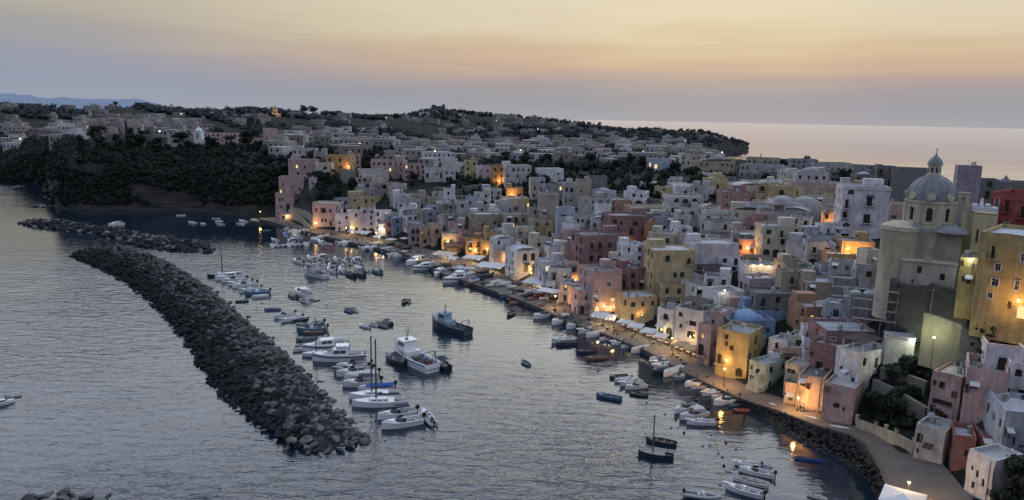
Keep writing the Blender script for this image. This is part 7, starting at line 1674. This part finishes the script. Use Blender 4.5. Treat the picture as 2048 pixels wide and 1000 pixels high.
CLN = ['white', 'navy', 'red', 'black', 'beige', 'blue']
def skinned(verts, edges, radii, name, m, root=0):
    me = bpy.data.meshes.new(name); me.from_pydata(verts, edges, []); o = bpy.data.objects.new(name, me); COL.objects.link(o)
    md = o.modifiers.new('s', 'SKIN'); md.use_smooth_shade = True
    for i, sv in enumerate(me.skin_vertices[0].data): sv.radius = (radii[i], radii[i]); sv.use_root = (i == root)
    sb = o.modifiers.new('u', 'SUBSURF'); sb.levels = 1; bpy.context.view_layer.update()
    dg = bpy.context.evaluated_depsgraph_get(); me2 = bpy.data.meshes.new_from_object(o.evaluated_get(dg)); me2.name = name; bpy.data.objects.remove(o); me2.materials.clear(); me2.materials.append(m)
    me2.polygons.foreach_set('use_smooth', [True]*len(me2.polygons)); return me2
def person_meshes(pose):
    sit = pose == 'sit'; walk = pose == 'walk'; pz = .50 if sit else .93
    V = [(0, 0, pz), (0, 0, pz+.25), (0, 0, pz+.48), (0, -.01, pz+.58), (0, -.02, pz+.68), (0, -.03, pz+.80)]; Rr = [.15, .13, .16, .065, .09, .085]
    E = [(0, 1), (1, 2), (2, 3), (3, 4), (4, 5)]
    def limb(pts, rs, a):
        k = a
        for p, r in zip(pts, rs): V.append(p); Rr.append(r); E.append((k, len(V)-1)); k = len(V)-1
    for s in (-1, 1):
        sw = .18*s if walk else .03
        if sit: limb([(s*.19, 0, pz+.46), (s*.25, -.05, pz+.2), (s*.2, -.28, pz+.16), (s*.18, -.36, pz+.18)], [.06, .045, .035, .03], 2); limb([(s*.1, -.06, pz), (s*.12, -.44, pz), (s*.12, -.46, .08), (s*.12, -.58, .04)], [.09, .065, .045, .035], 0)
        else: limb([(s*.2, 0, pz+.46), (s*.25, sw, pz+.18), (s*.24, sw*1.2-.08, pz-.06), (s*.23, sw*1.2-.1, pz-.14)], [.06, .045, .035, .03], 2); limb([(s*.1, -sw*.2, pz-.06), (s*.1, -sw*1.3, .48), (s*.1, -sw*1.1+(.12 if walk and s < 0 else 0), .08), (s*.1, -sw*1.1-.14, .04)], [.09, .065, .045, .035], 0)
    body = skinned(V, E, Rr, 'body', SKIN)
    cv = V[:3]+[V[6], V[7]]+[V[14], V[15]] if False else None
    # shirt: torso and upper arms a little larger than the body; trousers: hips and legs
    SV = [V[0], V[1], V[2], V[6], V[7], V[14], V[15]]; SE = [(0, 1), (1, 2), (2, 3), (3, 4), (2, 5), (5, 6)]; SR = [.165, .145, .175, .075, .06, .075, .06]
    TV = [V[0], V[10], V[11], V[12], V[18], V[19], V[20]]; TE = [(0, 1), (1, 2), (2, 3), (0, 4), (4, 5), (5, 6)]; TR = [.17, .105, .08, .06, .105, .08, .06]
    shirt = skinned(SV, SE, SR, 'shirt', CL[0]); tro = skinned(TV, TE, TR, 'trousers', CL[1])
    hz = pz+.80; hair = MB().lathe([(.098, hz-.03), (.108, hz+.03), (.085, hz+.09), (.03, hz+.115), (.005, hz+.118)], 0, -.01, 10).mesh('hair', M_WOODB, True)
    return body, shirt, tro, hair
PM = {k: person_meshes(k) for k in ('stand', 'walk', 'sit')}
_cm = {}
def cloth(pose, part, k):
    key = (pose, part, k)
    if key not in _cm: me = PM[pose][part].copy(); me.materials[0] = CL[k]; _cm[key] = me
    return _cm[key]
PN = [0]
def person(p, pose, rz, a, b, where):
    e = empty('person', p, rz); m = PM[pose]; inst('body', m[0], e); inst('shirt', cloth(pose, 1, a), e); inst('trousers', cloth(pose, 2, b), e); inst('hair', m[3], e); PN[0] += 1
    e['_p'] = 1; verb = {'stand': 'standing', 'walk': 'walking', 'sit': 'seated'}[pose]
    later_label(e, proj(p)[0], 'person in %s top and %s trousers %s %s' % (CLN[a], CLN[b], verb, where), 'person', 'people '+where)
TP, CP = table_proto(), chair_proto(); first = [True, True]
def place(proto, fi, p, rz, px, label, cat, group):
    o = proto if first[fi] else copy_tree(proto); first[fi] = False; o.location = p; o.rotation_euler = (0, 0, rz); later_label(o, px, label, cat, group)
rp = random.Random(21)
SPOTS = [(x, y, 'at the dining row') for x, y in ((1246,655),(1258,660),(1270,664),(1283,670),(1296,676),(1308,680),(1320,686),(1332,690),(1352,700),(1364,704),(1376,709),(1388,714))]+[(x, y, 'under the wide awning') for x, y in ((1055,572),(1068,576),(1080,580),(1092,585),(1060,580))]+[(x, y, 'on the café beach') for x, y in ((872,512),(884,516),(896,519),(935,522),(955,524),(970,538),(995,541))]
for x, y, wh in SPOTS:
    p = at_z(x, y, 1.42); rz = rp.uniform(0, 1.5); place(TP, 0, p, rz, x, 'white topped café table '+wh, 'table', 'café tables '+wh)
    for k in range(3):
        a = rz+k*PI/2*1.0+PI; q = p+Vector((-math.sin(a), math.cos(a), 0))*.75; place(CP, 1, q, a, x+k*.1, 'brown café chair '+wh, 'chair', 'café chairs '+wh)
        if rp.random() < .62: person(q+Vector((0, 0, 0)), 'sit', a, rp.randrange(6), rp.choice([1, 3, 4]), wh)
for x, y, wh in ((1599,822,'by the last lamp'),(1603,823,'by the last lamp'),(1607,824,'by the last lamp'),(1095,608,'beside the quay lamp'),(1115,610,'beside the quay lamp'),(1124,612,'beside the quay lamp'),(1137,618,'beside the quay lamp'),(1143,614,'before the hotel'),(1150,618,'before the hotel'),(1160,628,'before the hotel'),
 (1018,558,'on the open quay'),(1024,560,'on the open quay'),(1028,554,'on the open quay'),(1032,562,'on the open quay'),(862,493,'by the archway'),(868,494,'by the archway'),(878,496,'by the archway'),(800,486,'on the left quay'),(742,477,'on the left quay'),(730,474,'on the left quay'),(712,472,'on the left quay'),(1405,732,'by the stair ramp'),(1412,735,'by the stair ramp'),(1426,742,'by the stair ramp'),(1345,716,'at the quay edge'),(1300,692,'at the quay edge'),(1265,676,'at the quay edge')):
    person(at_z(x, y, 1.5 if x < 1590 else 2.3), rp.choice(['stand', 'walk', 'walk']), rp.uniform(0, 6), rp.randrange(6), rp.choice([1, 3, 4, 5]), wh)
for x, y in ((1690, 455), (1672, 468), (1700, 470)): pass
print('people', PN[0])

# harbour clutter
rq = random.Random(33)
def heap(r, m, name, w):
    mb = MB(); n = 9; vs = [(0, 0, .55*w)]
    for k, (rr, zz) in enumerate(((.35, .45), (.75, .22), (1.0, 0))):
        for i in range(n): a = 2*PI*i/n; q = rr*w*r.uniform(.75, 1.2); vs.append((q*math.cos(a), q*math.sin(a), zz*w*r.uniform(.8, 1.2)))
    fs = [(0, 1+i, 1+(i+1) % n) for i in range(n)]+[(1+k*n+i, 1+(k+1)*n+i, 1+(k+1)*n+(i+1) % n, 1+k*n+(i+1) % n) for k in range(2) for i in range(n)]
    return mb.add(vs, fs).build(name, m, None, True)
NETM = [mat('net_brown', (.10, .06, .04)), mat('net_green', (.05, .10, .09), var=.5, scale=4), mat('net_grey', (.18, .18, .19), var=.4, scale=4)]
CB = MB().box(0, 0, 0, .6, .4, .06); 
for a, b, c_, d_ in ((0, -.19, .6, .03), (0, .19, .6, .03), (-.285, 0, .03, .35), (.285, 0, .03, .35)): CB.box(a, b, .06, c_, d_, .24)
CRM = [CB.mesh('crate', M_HB), CB.mesh('crate', M_CANW), CB.mesh('crate', M_WOODB)]
BOL = MB().lathe([(.16, 0), (.12, .1), (.11, .35), (.19, .42), (.19, .5), (.01, .55)], n=10).mesh('bollard', M_RAIL)
def quay_pt(t, k):
    i = t*(len(qo)-9); j = int(i); u = i-j; a = qo[j].lerp(qo[j+1], u); b = qi[j].lerp(qi[j+1], u); return a.lerp(b, k)+Vector((0, 0, .02))
for i in range(34):
    p = quay_pt((i+.5)/34, .04); o = inst('bollard', BOL, None, p); later_label(o, proj(p)[0], 'dark iron bollard on the quay edge', 'bollard', 'bollards on the quay edge')
for i in range(26):
    p = quay_pt(rq.uniform(.15, .85), rq.uniform(.12, .45)); k = rq.randrange(3); o = heap(rq, NETM[k], 'fishing_net', rq.uniform(.8, 1.5)); o.location = p; later_label(o, proj(p)[0], ('brown', 'green', 'grey')[k]+' fishing net heaped on the quay', 'fishing net', 'fishing nets on the quay')
for i in range(40):
    p = quay_pt(rq.uniform(.1, .9), rq.uniform(.1, .5)); k = rq.randrange(3); o = inst('crate', CRM[k], None, p, rq.uniform(0, 3)); later_label(o, proj(p)[0], ('blue', 'pale', 'brown')[k]+' fish crate lying on the quay', 'crate', 'fish crates on the quay')
# scaffolding round the domed ruin
def scaffold(x0, x1, yt, yb, D, label):
    a = at_d(x0, yb, D); b = at_d(x1, yb, D); t = ray((x0+x1)/2, yt); top = EYE+D*t.z/math.hypot(t.x, t.y); e = empty('scaffolding', a, math.atan2(b.y-a.y, b.x-a.x)); tag(e, label, 'scaffolding'); L = math.hypot(b.x-a.x, b.y-a.y); h = top-a.z
    mb = MB(); pk = MB(); n = max(3, int(L/2.1))
    for i in range(n+1):
        for y in (0, 1.0): mb.bar((L*i/n, y, -3), (L*i/n, y, h+rnd.uniform(0, .8)), .04, 4)
    z = 1.0
    while z < h:
        for y in (0, 1.0): mb.bar((-.2, y, z), (L+.2, y, z), .035, 4)
        pk.box(L/2, .5, z, L, .8, .06); z += 2.0
    for i in range(0, n, 2): mb.bar((L*i/n, -.03, 0), (L*(i+1)/n, -.03, min(h, 4)), .03, 4)
    mb.build('pole', M_TANK, e); pk.build('plank', M_DKW, e)
scaffold(1662, 1700, 548, 600, 172, 'metal scaffolding on the shabby grey house'); scaffold(1702, 1790, 575, 645, 160, 'metal scaffolding wrapped round the domed ruin')
# utility pole with a thin wire at the church wall, and washing
def pole():
    p = hit(1848, 700); t = ray(1851, 575); D = math.hypot(p.x, p.y); top = EYE+D*t.z/math.hypot(t.x, t.y); e = empty('utility_pole', p); tag(e, 'thin pale pole rising against the black retaining wall', 'pole'); MB().bar((0, 0, -1), (.4, 0, top-p.z), .09, 6, .06).build('pole', M_TANK, e); MB().bar((-.5, 0, top-p.z-.4), (1.2, 0, top-p.z-.4), .04, 4).build('crossarm', M_TANK, e)
pole()
# the ripple trail behind the moving boat
finish_labels()
for o in SC.objects:
    if o.parent is None and 'label' in o and len(o['label'].split()) > 16: print('LONG', o.name, o['label'])
for k, (e, L) in PROTO.items():
    if k not in USED:
        for c in list(e.children_recursive): bpy.data.objects.remove(c)
        bpy.data.objects.remove(e)
for o in SC.objects:
    for k in ('_px', '_h', '_p'):
        if k in o: del o[k]
print('lights', NLIGHT[0])
